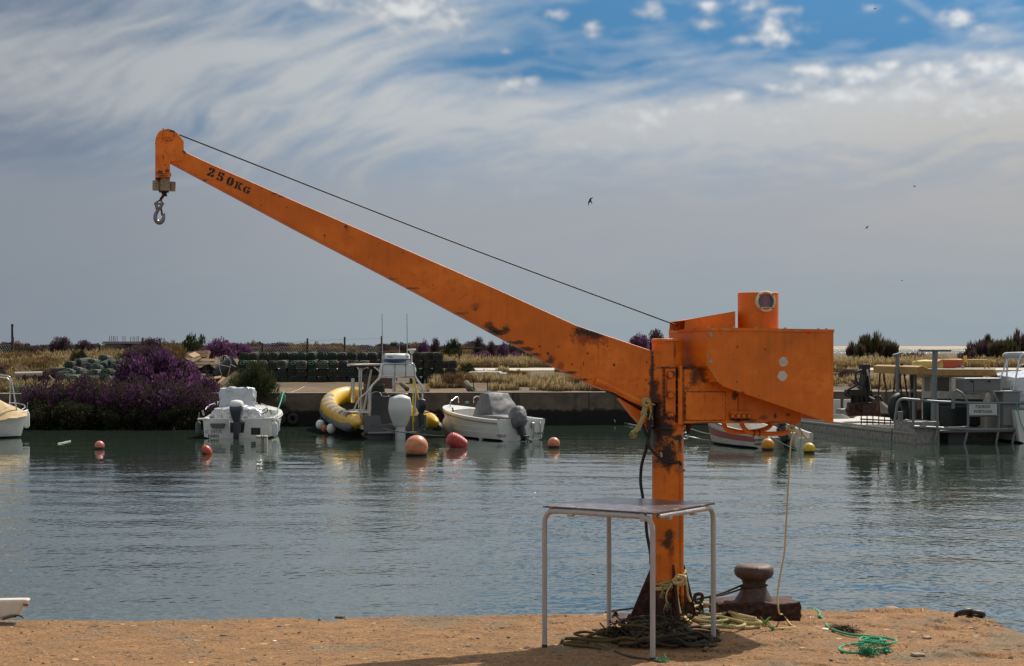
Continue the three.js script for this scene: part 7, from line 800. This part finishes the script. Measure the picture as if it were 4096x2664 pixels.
{ // more low shrubs in the grass, alike
  const r = rng(301), A = [], B = [], C = []; for (let i = 0; i < 26; i++) { const Z = 106 + r() * 60, px = 1650 + r() * 2500, x = (px - CX) * Z / FOC, k = ['dull', 'dry', 'green', 'dry', 'purple'][i % 5], R = 0.5 + r() * 0.7, t = thing('low_shrub', 'low shrub in the dry grass behind the gravel track', 'shrub', V3(x, landH(x, Z) - 0.05, -Z), r() * 6, 'low shrubs behind the track'); t.scale.set(R, 0.5 + r() * 0.5, R); part(t, 'crown', kinds[k], leafMat); A.push(t); }
  for (let i = 0; i < 30; i++) { const Z = 62.5 + r() * 22, px = 1720 + r() * 2400, x = (px - CX) * Z / FOC, k = ['dry', 'dry', 'green', 'dry', 'dull'][i % 5], R = 0.35 + r() * 0.6, t = thing('low_shrub', 'low scrubby bush on the bank between wall and gravel track', 'shrub', V3(x, landH(x, Z) - 0.05, -Z), r() * 6, 'scrub between wall and track'); t.scale.set(R, 0.25 + r() * 0.35, R); part(t, 'crown', kinds[k], leafMat); B.push(t); }
  for (let i = 0; i < 38; i++) { const Z = 62 + r() * 26, px = i % 2 ? -40 + r() * 230 : 540 + r() * 300, x = (px - CX) * Z / FOC, k = ['dry', 'dull', 'dull', 'green', 'dry'][i % 5], R = 0.4 + r() * 0.9, t = thing('low_shrub', 'low dry bush on the slope of the left bank', 'shrub', V3(x, landH(x, Z) - 0.05, -Z), r() * 6, 'dry bushes on the left slope'); t.scale.set(R, 0.3 + r() * 0.4, R); part(t, 'crown', kinds[k], leafMat); C.push(t); }
  rankLabel(A, (o) => 'low shrub in the dry grass behind the gravel track, ' + o + ' from the left'); rankLabel(B, (o) => 'low scrubby bush between far wall and gravel track, ' + o + ' from the left'); rankLabel(C, (o) => 'low dry bush on the slope of the left bank, ' + o + ' from the left');
}
{ // grasses, and the far scrub along the horizon
  const tuft = (seed, n, h, w, pal, head) => { const r = rng(seed), pos = [], col = []; for (let i = 0; i < n; i++) { const a = r() * 6.283, k = r() * 0.16, hh = h * (0.45 + r() * 0.75), lean = (r() - 0.3) * 0.5 * hh, ww = w * (0.6 + r() * 0.8), bx0 = Math.cos(a) * k, bz0 = Math.sin(a) * k, tx = bx0 + Math.cos(a + r()) * lean, tz = bz0 + Math.sin(a + r()) * lean, s = r() * 6.283, sx = Math.cos(s) * ww, sz = Math.sin(s) * ww; const c = pal[Math.floor(r() * pal.length)], b = 0.75 + r() * 0.5; pos.push(bx0 - sx, 0, bz0 - sz, bx0 + sx, 0, bz0 + sz, tx, hh, tz); for (let j = 0; j < 3; j++) col.push(c[0] * b, c[1] * b, c[2] * b); if (head && r() < head) { const e = 0.05 + r() * 0.06; pos.push(tx - sx * 2.2, hh - e, tz - sz * 2.2, tx + sx * 2.2, hh - e, tz + sz * 2.2, tx + lean * 0.15, hh + e, tz); for (let j = 0; j < 3; j++) col.push(0.5 * b, 0.38 * b, 0.19 * b); } } const g = new THREE.BufferGeometry(); g.setAttribute('position', new THREE.Float32BufferAttribute(pos, 3)); g.setAttribute('color', new THREE.Float32BufferAttribute(col, 3)); g.computeVertexNormals(); return g; };
  const gold = [[0.30, 0.20, 0.08], [0.24, 0.155, 0.065], [0.34, 0.245, 0.11], [0.17, 0.115, 0.05]], brown = [[0.16, 0.10, 0.048], [0.20, 0.13, 0.06], [0.11, 0.08, 0.038], [0.095, 0.09, 0.035]];
  const field = (name, label, geo, n, seed, place) => { const r = rng(seed), im = new THREE.InstancedMesh(geo, leafMat, n), M = new THREE.Matrix4(), Qt = new THREE.Quaternion(), C = new THREE.Color(); let k = 0; for (let i = 0; i < n * 6 && k < n; i++) { const s = place(r); if (!s) continue; const [x, Z, sc] = s; Qt.setFromAxisAngle(V3(0, 1, 0), r() * 6.283); M.compose(V3(x, landH(x, Z) - 0.02, -Z), Qt, V3(sc, sc * (0.75 + r() * 0.5), sc)); im.setMatrixAt(k, M); const b = 0.7 + r() * 0.6; C.setRGB(b, b * (0.94 + r() * 0.1), b * (0.9 + r() * 0.2)); im.setColorAt(k, C); k++; } im.count = k; im.name = name; tag(im, label, 'grass', null, 'stuff'); scene.add(im); };
  const span = (r, Z) => (r() - 0.5) * 2 * (Z * 0.34);
  field('tall_dry_grass', 'tall golden dry grass behind the gravel track', tuft(1, 34, 0.62, 0.010, [...gold, brown[0], brown[2], brown[3]], 0.45), 8000, 401, (r) => { const Z = 103.5 + r() * r() * 60, x = span(r, Z), n = fbm(x * 0.16, Z * 0.16, 3); if (x / Z > 0.14 && Z > 122) return null; if (x / Z < -0.16) return null; return n > -0.12 ? [x, Z, 0.45 + r() * 0.5 + n * 0.5] : null; });
  field('bank_grass', 'short dry grass and weeds on the far bank slope', tuft(2, 30, 0.34, 0.010, brown, 0.2), 7000, 402, (r) => { const Z = 59.5 + r() * 32, x = span(r, Z); if (Z < wallZ(x) + 1.0) return null; const d = fbm(x * 0.35 + 4, Z * 0.35, 3) + 0.10 * sst(Z, 64, 70) - 0.10 - 0.25 * sst(Z, 72, 78); if (x > -13 && x < -3.2 && Z < 75) return null; if (Z > roadMid(x) - 6) return null; return d > 0.02 ? [x, Z, (0.35 + r() * 0.55 + d * 0.5) * (1 - 0.5 * sst(Z, 70, 80))] : null; });
  field('slope_grass', 'golden dry grass covering the left slope', tuft(3, 34, 0.40, 0.010, [gold[1], gold[2], ...brown, brown[0], brown[2], [0.07, 0.072, 0.03]], 0.2), 7000, 403, (r) => { const Z = 59 + r() * 34, x = (-60 + r() * 940 - CX) * Z / FOC; if (Z < 68 && x / Z > -0.278 && x / Z < -0.222) return null; return Z > wallZ(x) + 0.8 && fbm(x * 0.3, Z * 0.3, 3) > -0.05 ? [x, Z, 0.4 + r() * 0.55] : null; });
  field('track_verge', 'weeds along the near verge of the gravel track', tuft(4, 26, 0.3, 0.010, [...brown, [0.10, 0.12, 0.04]], 0.2), 1800, 404, (r) => { const x = -6 + r() * 46, Z = roadMid(x) - 6.2 - r() * 3.5; return fbm(x * 0.5, 3, 3) > 0.12 ? [x, Z, 0.35 + r() * 0.5] : null; });
  for (const [geo, n, seed, nm, lb] of [[kinds.dull, 260, 55, 'far_scrub', 'far-off dull purple scrub merging into a band along the horizon'], [kinds.dry, 200, 56, 'far_dry_scrub', 'far-off dry scrub along the horizon'], [kinds.green, 160, 57, 'far_green_scrub', 'far-off green scrub along the horizon']]) { const r = rng(seed), im = new THREE.InstancedMesh(geo, leafMat, n), M = new THREE.Matrix4(), Qt = new THREE.Quaternion(); for (let i = 0; i < n; i++) { const Z = 190 + r() * r() * 700, px = -100 + Math.pow(r(), 0.9) * 2950, x = (px - CX) * Z / FOC, R = (0.004 + r() * 0.008) * Z; Qt.setFromAxisAngle(V3(0, 1, 0), r() * 6); const y = Z < 400 ? landH(x, Z) : WATER + 0.35; M.compose(V3(x, y - 0.1, -Z), Qt, V3(R, (1.35 - y) * (0.55 + r() * 0.5) + 0.003 * Z * r() ** 4, R)); im.setMatrixAt(i, M); } im.name = nm; tag(im, lb, 'scrub', null, 'stuff'); scene.add(im); }
}
// wire fish traps
const trapParts = (() => {
  const W = 0.40, H = 0.32, D = 0.62, l = [], b = (x0, y0, z0, x1, y1, z1, r = 0.0065) => l.push(rod(V3(x0, y0, z0), V3(x1, y1, z1), r, r, 4));
  const prof = (n) => [...Array(n + 1).keys()].map((i) => { const a = i / n * Math.PI, c = Math.cos(a), s = Math.sin(a); return [-(Math.sign(c) * Math.pow(Math.abs(c), 0.45)) * W / 2, Math.pow(s, 0.5) * H]; });
  for (const z of [-D / 2, -D / 4, 0, D / 4, D / 2]) { const p = prof(8); for (let i = 0; i < 8; i++) b(p[i][0], p[i][1], z, p[i + 1][0], p[i + 1][1], z, 0.008); b(-W / 2, 0, z, W / 2, 0, z, 0.008); }
  for (const [x, y] of prof(12)) b(x, y, -D / 2, x, y, D / 2); for (let i = 0; i <= 9; i++) { const x = -W / 2 + W * i / 9, t = Math.min(1, Math.pow(Math.max(0, 1 - Math.pow(Math.abs(x) / (W / 2), 4)), 0.3)); b(x, 0, D / 2, x, H * Math.max(0.3, t), D / 2, 0.006); } for (const y of [0.08, 0.16, 0.24]) b(-W / 2, y, D / 2, W / 2, y, D / 2, 0.005);
  for (let i = 0; i < 12; i++) { const z = -D / 2 + D * i / 11; b(-W / 2, 0, z, -W / 2, H * 0.62, z, 0.004); b(W / 2, 0, z, W / 2, H * 0.62, z, 0.004); b(-W / 2 * 0.8, H * 0.97, z, W / 2 * 0.8, H * 0.97, z, 0.004); }
  const net = extr(prof(10).map(([x, y]) => [x * 0.93, y * 0.94 + 0.008]), -D / 2 + 0.02, D / 2 - 0.025);
  return { net, cage: merge(l), mouth: merge([new THREE.TorusGeometry(0.075, 0.018, 6, 14).scale(1.3, 0.7, 1).translate(0, 0.21, D / 2 + 0.01), bx(0.22, 0.02, 0.10, 0, H - 0.01, D / 2 - 0.08)]), W, H, D };
})();
{
  const wire = [std([0.055, 0.075, 0.06], 0.6), std([0.075, 0.08, 0.065], 0.65), std([0.10, 0.085, 0.065], 0.7), std([0.20, 0.21, 0.19], 0.6)], mouths = [std([0.03, 0.08, 0.045], 0.6), std([0.035, 0.05, 0.045], 0.6), std([0.04, 0.11, 0.075], 0.6), std([0.035, 0.07, 0.09], 0.6), std([0.06, 0.27, 0.12], 0.5), std([0.09, 0.30, 0.19], 0.5)], r = rng(71), netM = std([0.016, 0.021, 0.017], 0.9), ROW = ['bottom', 'second', 'third', 'top'];
  const netPale = [std([0.04, 0.06, 0.046], 0.9), std([0.06, 0.068, 0.055], 0.9), std([0.028, 0.05, 0.042], 0.9)], jumble = [], trap = (p, turn, label, group, k, m, tilt = 0, nm = netM) => { const t = thing('fish_trap', label, 'trap', p, turn, group); t.rotation.z = tilt; t.rotation.x = tilt * 0.5; part(t, 'cage', trapParts.cage, wire[k]); part(t, 'netting', trapParts.net, nm); part(t, 'entrance', trapParts.mouth, mouths[m]); return t; };
  const Z0 = 72, x0 = (c2(650, 0)[0] - CX) * Z0 / FOC, dx = 0.425, H = trapParts.H + 0.012;
  for (let i = 0; i < 13; i++) for (let k = 0; k < 3; k++) trap(V3(x0 + i * dx + (r() - 0.5) * 0.09, 0.0 + k * H - r() * 0.02, -Z0 - (r() - 0.5) * 0.16), (r() - 0.5) * 0.3, 'dark green wire fish trap, ' + ['bottom', 'middle', 'top'][k] + ' front row of the long stack, ' + ORD[i] + ' from the left', 'fish traps, front rows of the long stack', k === 2 && r() < 0.6 ? 3 : Math.floor(r() * 3), k === 2 && r() < 0.75 ? 4 + Math.floor(r() * 2) : Math.floor(r() * 4));  // top row gets paler wire and brighter entrances, its light painted in
  for (let i = 0; i < 16; i++) for (let k = 0; k < 4; k++) trap(V3(x0 - 0.1 + i * dx + (r() - 0.5) * 0.1, 0.02 + k * H - r() * 0.03, -Z0 - 0.78 - (r() - 0.5) * 0.12), (r() - 0.5) * 0.3, 'wire fish trap, ' + ROW[k] + ' rear row of the long stack, ' + ORD[i] + ' from the left', 'fish traps, rear rows of the long stack', Math.floor(r() * 3), Math.floor(r() * 4), (r() - 0.5) * (k === 3 ? 0.35 : 0.04));
  const xr = (c3(1190, 0)[0] - CX) * 70 / FOC; for (let i = 0; i < 4; i++) for (let k = 0; k < 4; k++) { if (i === 3 && k === 3) continue; trap(V3(xr + i * 0.47 + (r() - 0.5) * 0.08, 0.02 + k * H, -70.2 - (r() - 0.5) * 0.1), 0.3 + (r() - 0.5) * 0.3, 'wire fish trap, ' + ROW[k] + ' row of stack right of radar arch, ' + ORD[i] + ' from left', 'fish traps right of the radar arch', Math.floor(r() * 3), Math.floor(r() * 3), (r() - 0.5) * 0.06); }
  const heap = [[560, 560], [690, 500], [690, 580], [640, 620], [800, 470], [820, 520], [900, 480], [930, 530], [1000, 440], [1010, 495], [1110, 480], [1120, 530], [860, 590], [940, 580], [1040, 570], [1130, 590], [760, 560], [730, 630], [880, 640], [1000, 625], [1100, 640], [590, 600]]; for (const [x, y] of heap) { const v = P(...c1(x, y + 45), 66.4 - (y - 430) * 0.012); jumble.push(trap(v, (r() - 0.5) * 1.6, 'wire fish trap in the jumbled heap left of the large purple bush', 'fish traps in the left heap', r() < 0.75 ? 3 : Math.floor(r() * 3), Math.floor(r() * 6), (r() - 0.5) * 0.7, netPale[Math.floor(r() * 3)])); }
  rankLabel(jumble, (o) => 'wire fish trap in the jumbled heap beside the purple bush, ' + o + ' from left');
  single('netting_sheet', grid((u, v) => { const p = P(...c1(lerp(760, 940, u), lerp(425, 560, v) + u * 40), 66.4 + 0.2 * noise(u * 5, v * 5)); return p; }, 14, 10), std([0.20, 0.24, 0.21], 0.85), 'pale green netting thrown over the heaped traps', 'net');
}
{ // pallets, planks, dumped bin beside them
  const wood = std([1, 1, 1], 0.85, 0, { map: dataTex(128, 128, (x, y, c) => { const n = fbm(x / 128 * 3, y / 128 * 24, 4), k = 1 + n * 0.35; c[0] = 178 * k; c[1] = 150 * k; c[2] = 112 * k; }) }), grey = std([1, 1, 1], 0.9, 0, { map: dataTex(128, 128, (x, y, c) => { const n = fbm(x / 128 * 3 + 5, y / 128 * 24, 4), k = 1 + n * 0.35; c[0] = 142 * k; c[1] = 126 * k; c[2] = 104 * k; }) });
  const pallet = (label, p, rx, ry, rz, m) => { const t = thing('wooden_pallet', label, 'pallet', p); t.rotation.set(rx, ry, rz); for (let i = 0; i < 6; i++) part(t, 'deck_board', bx(1.1, 0.022, 0.105, 0, 0.06, -0.42 + i * 0.168), i % 3 ? m : wood); for (const x of [-0.5, 0, 0.5]) part(t, 'stringer', bx(0.09, 0.1, 0.95, x, 0, 0), m); for (const z of [-0.42, 0, 0.42]) part(t, 'base_board', bx(1.1, 0.02, 0.1, 0, -0.06, z), m); return t; };
  pallet('grey pallet leaning on the slope right of the large purple bush', P(...c2(255, 545), 64.5), 1.0, 0.25, -0.42, grey); pallet('second pallet behind the leaning one, its end sticking up', P(...c2(200, 480), 65.6), 1.15, -0.15, 0.5, wood);
  const plank = (label, a, b, w, Z, m) => single('plank', (() => { const A = P(...c2(...a), Z), B = P(...c2(...b), Z + 0.3), d = B.clone().sub(A), g = bx(d.length(), 0.05, w, 0, 0, 0); g.rotateX(0.6); g.applyQuaternion(new THREE.Quaternion().setFromUnitVectors(V3(1, 0, 0), d.normalize())); return g.translate((A.x + B.x) / 2, (A.y + B.y) / 2, (A.z + B.z) / 2); })(), m, label, 'plank');
  plank('long weathered plank sloping up towards the traps', [440, 690], [595, 575], 0.26, 61.5, grey); plank('short plank below the dumped bin', [290, 640], [440, 615], 0.12, 62, wood); plank('plank propped beside the long one', [415, 680], [470, 620], 0.12, 61.6, wood); plank('tilted board at the top of the pallet pile', [150, 420], [215, 395], 0.3, 65, wood); plank('cracked board lying across the leaning pallet', [120, 490], [245, 430], 0.16, 64.2, grey);
  const bp = P(...c2(470, 545), 63), bin = thing('dumped_bin', 'black plastic bin with bent metal frame dumped by the pallets', 'bin', bp); part(bin, 'shell', lathe([[0.28, -0.5], [0.33, 0.1], [0.36, 0.5], [0.34, 0.5], [0.30, 0.1], [0.26, -0.48]], 18).rotateZ(-1.0).rotateY(0.4).scale(0.9, 0.9, 0.9), blackPlastic); part(bin, 'torn_sheet', grid((u, v) => V3(lerp(-1.5, -0.3, u), 0.35 - 0.5 * v + 0.2 * noise(u * 3, v * 3) - 0.3 * u * (1 - v), 0.2 + 0.3 * noise(u * 4 + 2, v * 2)), 12, 8), std([0.03, 0.03, 0.032], 0.3)); part(bin, 'metal_frame', [bar([V3(0.1, -0.6, 0.35), V3(0.32, 0.3, 0.35), V3(0.1, 0.55, 0.35), V3(-0.18, 0.42, 0.35), V3(-0.1, 0.0, 0.38), V3(0.1, -0.6, 0.36)], 0.016, 6, 0.08), bar([V3(-0.15, 0.2, 0.36), V3(0.3, 0.1, 0.36)], 0.014, 6), bar([V3(0.3, 0.2, 0.36), V3(0.5, 0.1, 0.4)], 0.014, 6)], alu);
}
{ // fences, poles, building, bank clutter
  const post = std([0.05, 0.042, 0.036], 0.9), wireM = std([0.30, 0.31, 0.32], 0.5, 0.4);
  const fence = (label, pts, Z, top) => { const t = thing('wire_fence', label, 'fence', V3(0, 0, 0)); const ps = pts.map(([f, x, y]) => { const v = P(...f(x, y), Z); return [v.x, v.y]; }); for (const [x, y] of ps) part(t, 'post', rod(V3(x, landH(x, Z) - 0.1, -Z), V3(x + 0.01, y, -Z), 0.055, 0.045, 7), post); for (let i = 1; i < ps.length; i++) { const [xa, ya] = ps[i - 1], [xb, yb] = ps[i], l = [], g0 = Math.max(landH(xa, Z), 0), n = Math.round((xb - xa) / 0.11); const yt = (x) => lerp(ya, yb, (x - xa) / (xb - xa)) - top; for (let k = -12; k <= n + 12; k++) for (const s of [1, -1]) { let x = xa + k * 0.11, pa = V3(x, g0, 0), h = 1.4, pb = V3(x + s * h * 0.55, g0 + h, 0); const cut = (p, q) => { if (p.x < xa) p.lerp(q, (xa - p.x) / (q.x - p.x)); if (p.x > xb) p.lerp(q, (xb - p.x) / (q.x - p.x)); }; if (Math.max(pa.x, pb.x) < xa || Math.min(pa.x, pb.x) > xb) continue; cut(pa, pb); cut(pb, pa); const lim = yt((pa.x + pb.x) / 2); if (pb.y > lim) { if (pa.y >= lim) continue; pb.lerpVectors(pa, pb, (lim - pa.y) / (pb.y - pa.y)); } if (pa.distanceTo(pb) < 0.03) continue; pa.z = pb.z = -Z; l.push(rod(pa, pb, 0.005, 0.005, 3)); } l.push(rod(V3(xa, yt(xa), -Z), V3(xb, yt(xb), -Z), 0.006, 0.006, 4)); part(t, 'chain_link', l, wireM).userData.kind = 'stuff'; } };
  fence('sagging chain link fence on dark posts behind the long trap stack', [[c2, 700, 325], [c2, 831, 293], [c2, 1258, 245], [c2, 1613, 232], [c2, 1965, 224]], 82, 0.12);
  fence('chain link fence beside the tall pole at the left edge', [[c1, -260, 250], [c1, 121, 232]], 78, 0.35);
  single('tall_pole', [rod(P(...c1(121, 330), 77.5).setY(0.6), P(...c1(114, 112), 77.5), 0.06, 0.05, 8), rod(P(...c1(108, 112), 77.5), P(...c1(128, 124), 77.5), 0.04, 0.04, 6)], post, 'tall dark pole on the skyline at the far left', 'pole');
  for (const [f, x, y0, y1, Z, l] of [[c1, 1357, 330, 240, 90, 'leaning dark post beside the flat roofed building'], [c1, 947, 370, 303, 84, 'short post on the left slope left of the building'], [c3, 1248, 375, 318, 112, 'thin post among the purple shrubs right of the antennas'], [c4, 330, 290, 178, 111, 'dark fence post with rail behind the gravel track'], [c4, 548, 250, 205, 111, 'second fence post at the other end of the rail']]) single('fence_post', rod(P(...f(x - 4, y0), Z).add(V3(0, -0.9, 0)), P(...f(x, y1), Z), 0.07, 0.06, 7), post, l, 'post');
  single('fence_rail', rod(P(...c4(330, 222), 111), P(...c4(545, 222), 111), 0.05, 0.05, 6), post, 'horizontal rail between two posts behind the gravel track', 'rail');
  for (let i = 0; i < 7; i++) single('far_post', rod(P(...c4(800 + i * 14 - (i % 3) * 4, 240), 170), P(...c4(806 + i * 13, 180 + (i % 3) * 6), 170), 0.06, 0.05, 5), post, 'tiny leaning fence post on the skyline under the arm, ' + ORD[i] + ' from left', 'post', null, 0, 'far posts under the arm'); for (let i = 0; i < 6; i++) single('far_post', rod(P(...c4(130 + i * 52, 215), 190), P(...c4(132 + i * 52, 178), 190), 0.06, 0.05, 5), post, 'tiny fence post on the skyline above the TXILO dinghy, ' + ORD[i] + ' from left', 'post', null, 0, 'far posts above the dinghy');
  const Zb = 260, bd = thing('flat_roofed_building', 'unfinished flat roofed grey building with bare rebar on the left skyline', 'building', P(...c1(1180, 330), Zb).setY(0)), o = bd.position, b = (x, y) => P(...c1(x, y), Zb).sub(o); const conc = std([0.17, 0.175, 0.18], 0.9);
  { const a = b(1022, 292), c = b(1420, 292); part(bd, 'wall', bx(c.x - a.x, a.y, 7, (a.x + c.x) / 2, a.y / 2, -3.5), conc); const d = b(985, 276), e = b(1430, 276); part(bd, 'roof_slab', bx(e.x - d.x, 0.34, 9, (d.x + e.x) / 2, d.y - 0.17, -4), std([0.24, 0.24, 0.24], 0.9)); for (const x of [1042, 1062, 1080, 1095, 1115, 1170, 1190, 1243, 1266, 1283, 1303, 1318]) part(bd, 'rebar', rod(b(x, 276), b(x, 222 + (x * 7) % 9), 0.045, 0.045, 4), std([0.08, 0.06, 0.05], 0.8)); part(bd, 'window_opening', bx(1.6, 0.7, 0.1, b(1205, 0).x, b(0, 322).y, 0.02), std([0.02, 0.02, 0.022], 0.6)); }
  // upturned dinghy, log, long white pipe, tyres on the wall, stakes
  const dp = P(...c4(600, 535), 72), dg = thing('upturned_dinghy', 'pale battered dinghy lying on the bank above the TXILO dinghy', 'dinghy', dp, -0.06); part(dg, 'hull', soft(1.55, 0.36, 0.7, 16, (v) => { const k = v.x / 0.775; v.z *= Math.pow(Math.max(0.02, 1 - Math.max(0, k) ** 3 * 0.9), 0.6) * (v.y < 0 ? 0.75 : 1); v.y *= 1 - 0.25 * Math.max(0, k); v.y += 0.04 * Math.max(0, k) + (v.y > 0 ? 0.03 * noise(v.x * 5, v.z * 5) : 0); }).translate(0, 0.17, 0), gelOld); part(dg, 'crumpled_cover', soft(1.3, 0.12, 0.6, 16, (v) => { roundBox(v, 1.3, 0.12, 0.6, 0.5); crease(v, 5, 0.05, 81); }).translate(-0.1, 0.36, 0), std([0.5, 0.48, 0.44], 0.7)); dg.children[0].userData.label = 'scuffed white hull';
  single('driftwood_log', sweep([P(...c4(392, 552), 60.6), P(...c4(415, 590), 60.2), P(...c4(445, 625), 59.9)], (t) => lerp(0.11, 0.15, t), 10), grey0(), 'grey log lying on the wall top left of the two stakes', 'log'); single('driftwood_log', sweep([P(...c3(1050, 735), 61), P(...c3(1085, 765), 60.6), P(...c3(1105, 790), 60.3)], () => 0.09, 9), grey0(), 'short log on the bank right of the radar arch', 'log');
  function grey0() { return std([0.17, 0.145, 0.115], 0.9, 0, { map: mottle(225, 215, 200, 80, 8, 20, 131) }); }
  single('drain_pipe', rod(P(...c1(140, 588), 63), P(...c1(400, 582), 63.5), 0.085, 0.085, 12), std([0.46, 0.42, 0.36], 0.8), 'long pale pipe lying in the grass above the tan covered boat', 'pipe'); for (const [x, w] of [[235, 0], [335, 1]]) single('iron_hoop', tube([P(...c1(x - 25, 690), 62.5), P(...c1(x - 12, 610), 62.5), P(...c1(x, 590), 62.5), P(...c1(x + 10, 610), 62.5), P(...c1(x + 8, 700), 62.5)], 0.022, 24, 6), rust, w ? 'right of two rusty hoops below the pale pipe' : 'left of two rusty hoops below the pale pipe', 'hoop');
  for (const [x, y, R, l] of [[1035, 925, 0.19, 'upper tyre hung on the wall right of the O INOX boat'], [1122, 1012, 0.185, 'lower right tyre on the wall right of the O INOX boat'], [1000, 1015, 0.185, 'lower left tyre partly hidden by the O INOX fenders']]) single('wall_tyre', new THREE.TorusGeometry(R - 0.05, 0.062, 12, 28), std([0.03, 0.029, 0.028], 0.8), l, 'tyre', P(...c2(x, y), wallZ(P(...c2(x, y), 57).x) - 0.09), 0.05);
  const cane = (l, pts, Z, r = 0.016) => single('dry_cane', tube(pts.map(([x, y]) => P(...c1(x, y), Z)), r, 24, 5), std([0.34, 0.27, 0.17], 0.9), l, 'cane'); cane('dry cane rising out of the water in front of the purple bushes', [[672, 1090], [690, 950], [720, 800], [770, 620], [800, 540]], 55.4); cane('pale stick leaning below the heaped traps', [[465, 600], [500, 635], [535, 665]], 62, 0.035); cane('forked dry stem standing before the heaped traps', [[750, 660], [790, 580], [830, 575], [800, 560], [815, 500]], 62.4, 0.014);
  single('tangled_net', strands(rng(88), P(...c1(250, 725), 57.5), 60, 0.9, 0.5, 0.012, 0.4), std([0.05, 0.15, 0.10], 0.85), 'green net tangled on the bank behind the tan covered boat', 'net').userData.kind = 'stuff';
}
{ // birds
  const bm = std([0.012, 0.012, 0.014], 0.8); const wing = (s) => { const g = new THREE.BufferGeometry(); const p = [0, 0.01, 0.03, 0, 0.0, -0.05, s * 0.08, 0.035, -0.03, 0, 0.01, 0.03, s * 0.08, 0.035, -0.03, s * 0.09, 0.03, 0.03, s * 0.09, 0.03, 0.03, s * 0.08, 0.035, -0.03, s * 0.18, 0.01, 0.06]; g.setAttribute('position', new THREE.Float32BufferAttribute(p, 3)); g.computeVertexNormals(); const h = g.clone().translate(0, -0.006, 0); return merge([g, h]); };
  const bird = (l, x, y, Z, s, rx, rz, ry = 0) => { const t = thing('bird', l, 'bird', P(x, y, Z)); t.rotation.set(rx, ry, rz); t.scale.setScalar(s); part(t, 'body', sph(0.028, 0, 0, 0, 1, 0.9, 2.6, 10, 8), bm); part(t, 'wing', wing(1), bm); part(t, 'wing', wing(-1), bm); part(t, 'tail', extr([[-0.012, 0], [0.012, 0], [0.03, 0.07], [0, 0.045], [-0.03, 0.07]], -0.002, 0.002).rotateX(Math.PI / 2).translate(0, 0, 0.06), bm); };
  bird('black swallow banking above the middle of the crane rope', 2362, 802, 58, 1.15, 0.9, 1.15, 0.4); bird('tiny dark bird high at the top right of the sky', 3503, 32, 120, 1.2, 0.2, 0.1, 1.2); bird('tiny dark bird in the right of the sky at mid height', 3659, 745, 130, 1.2, 0.3, 0.2, 1.4); bird('small bird above the vent drum towards the right', 3469, 909, 120, 1.1, 0.9, 0.9, 0.3); bird('faint bird low over the right skyline', 3608, 1122, 170, 1.2, 0.2, 0.1, 1.3);
}
scene.traverse((o) => { if (o.isMesh) { o.castShadow = true; o.receiveShadow = true; } });
renderer.render(scene, camera);
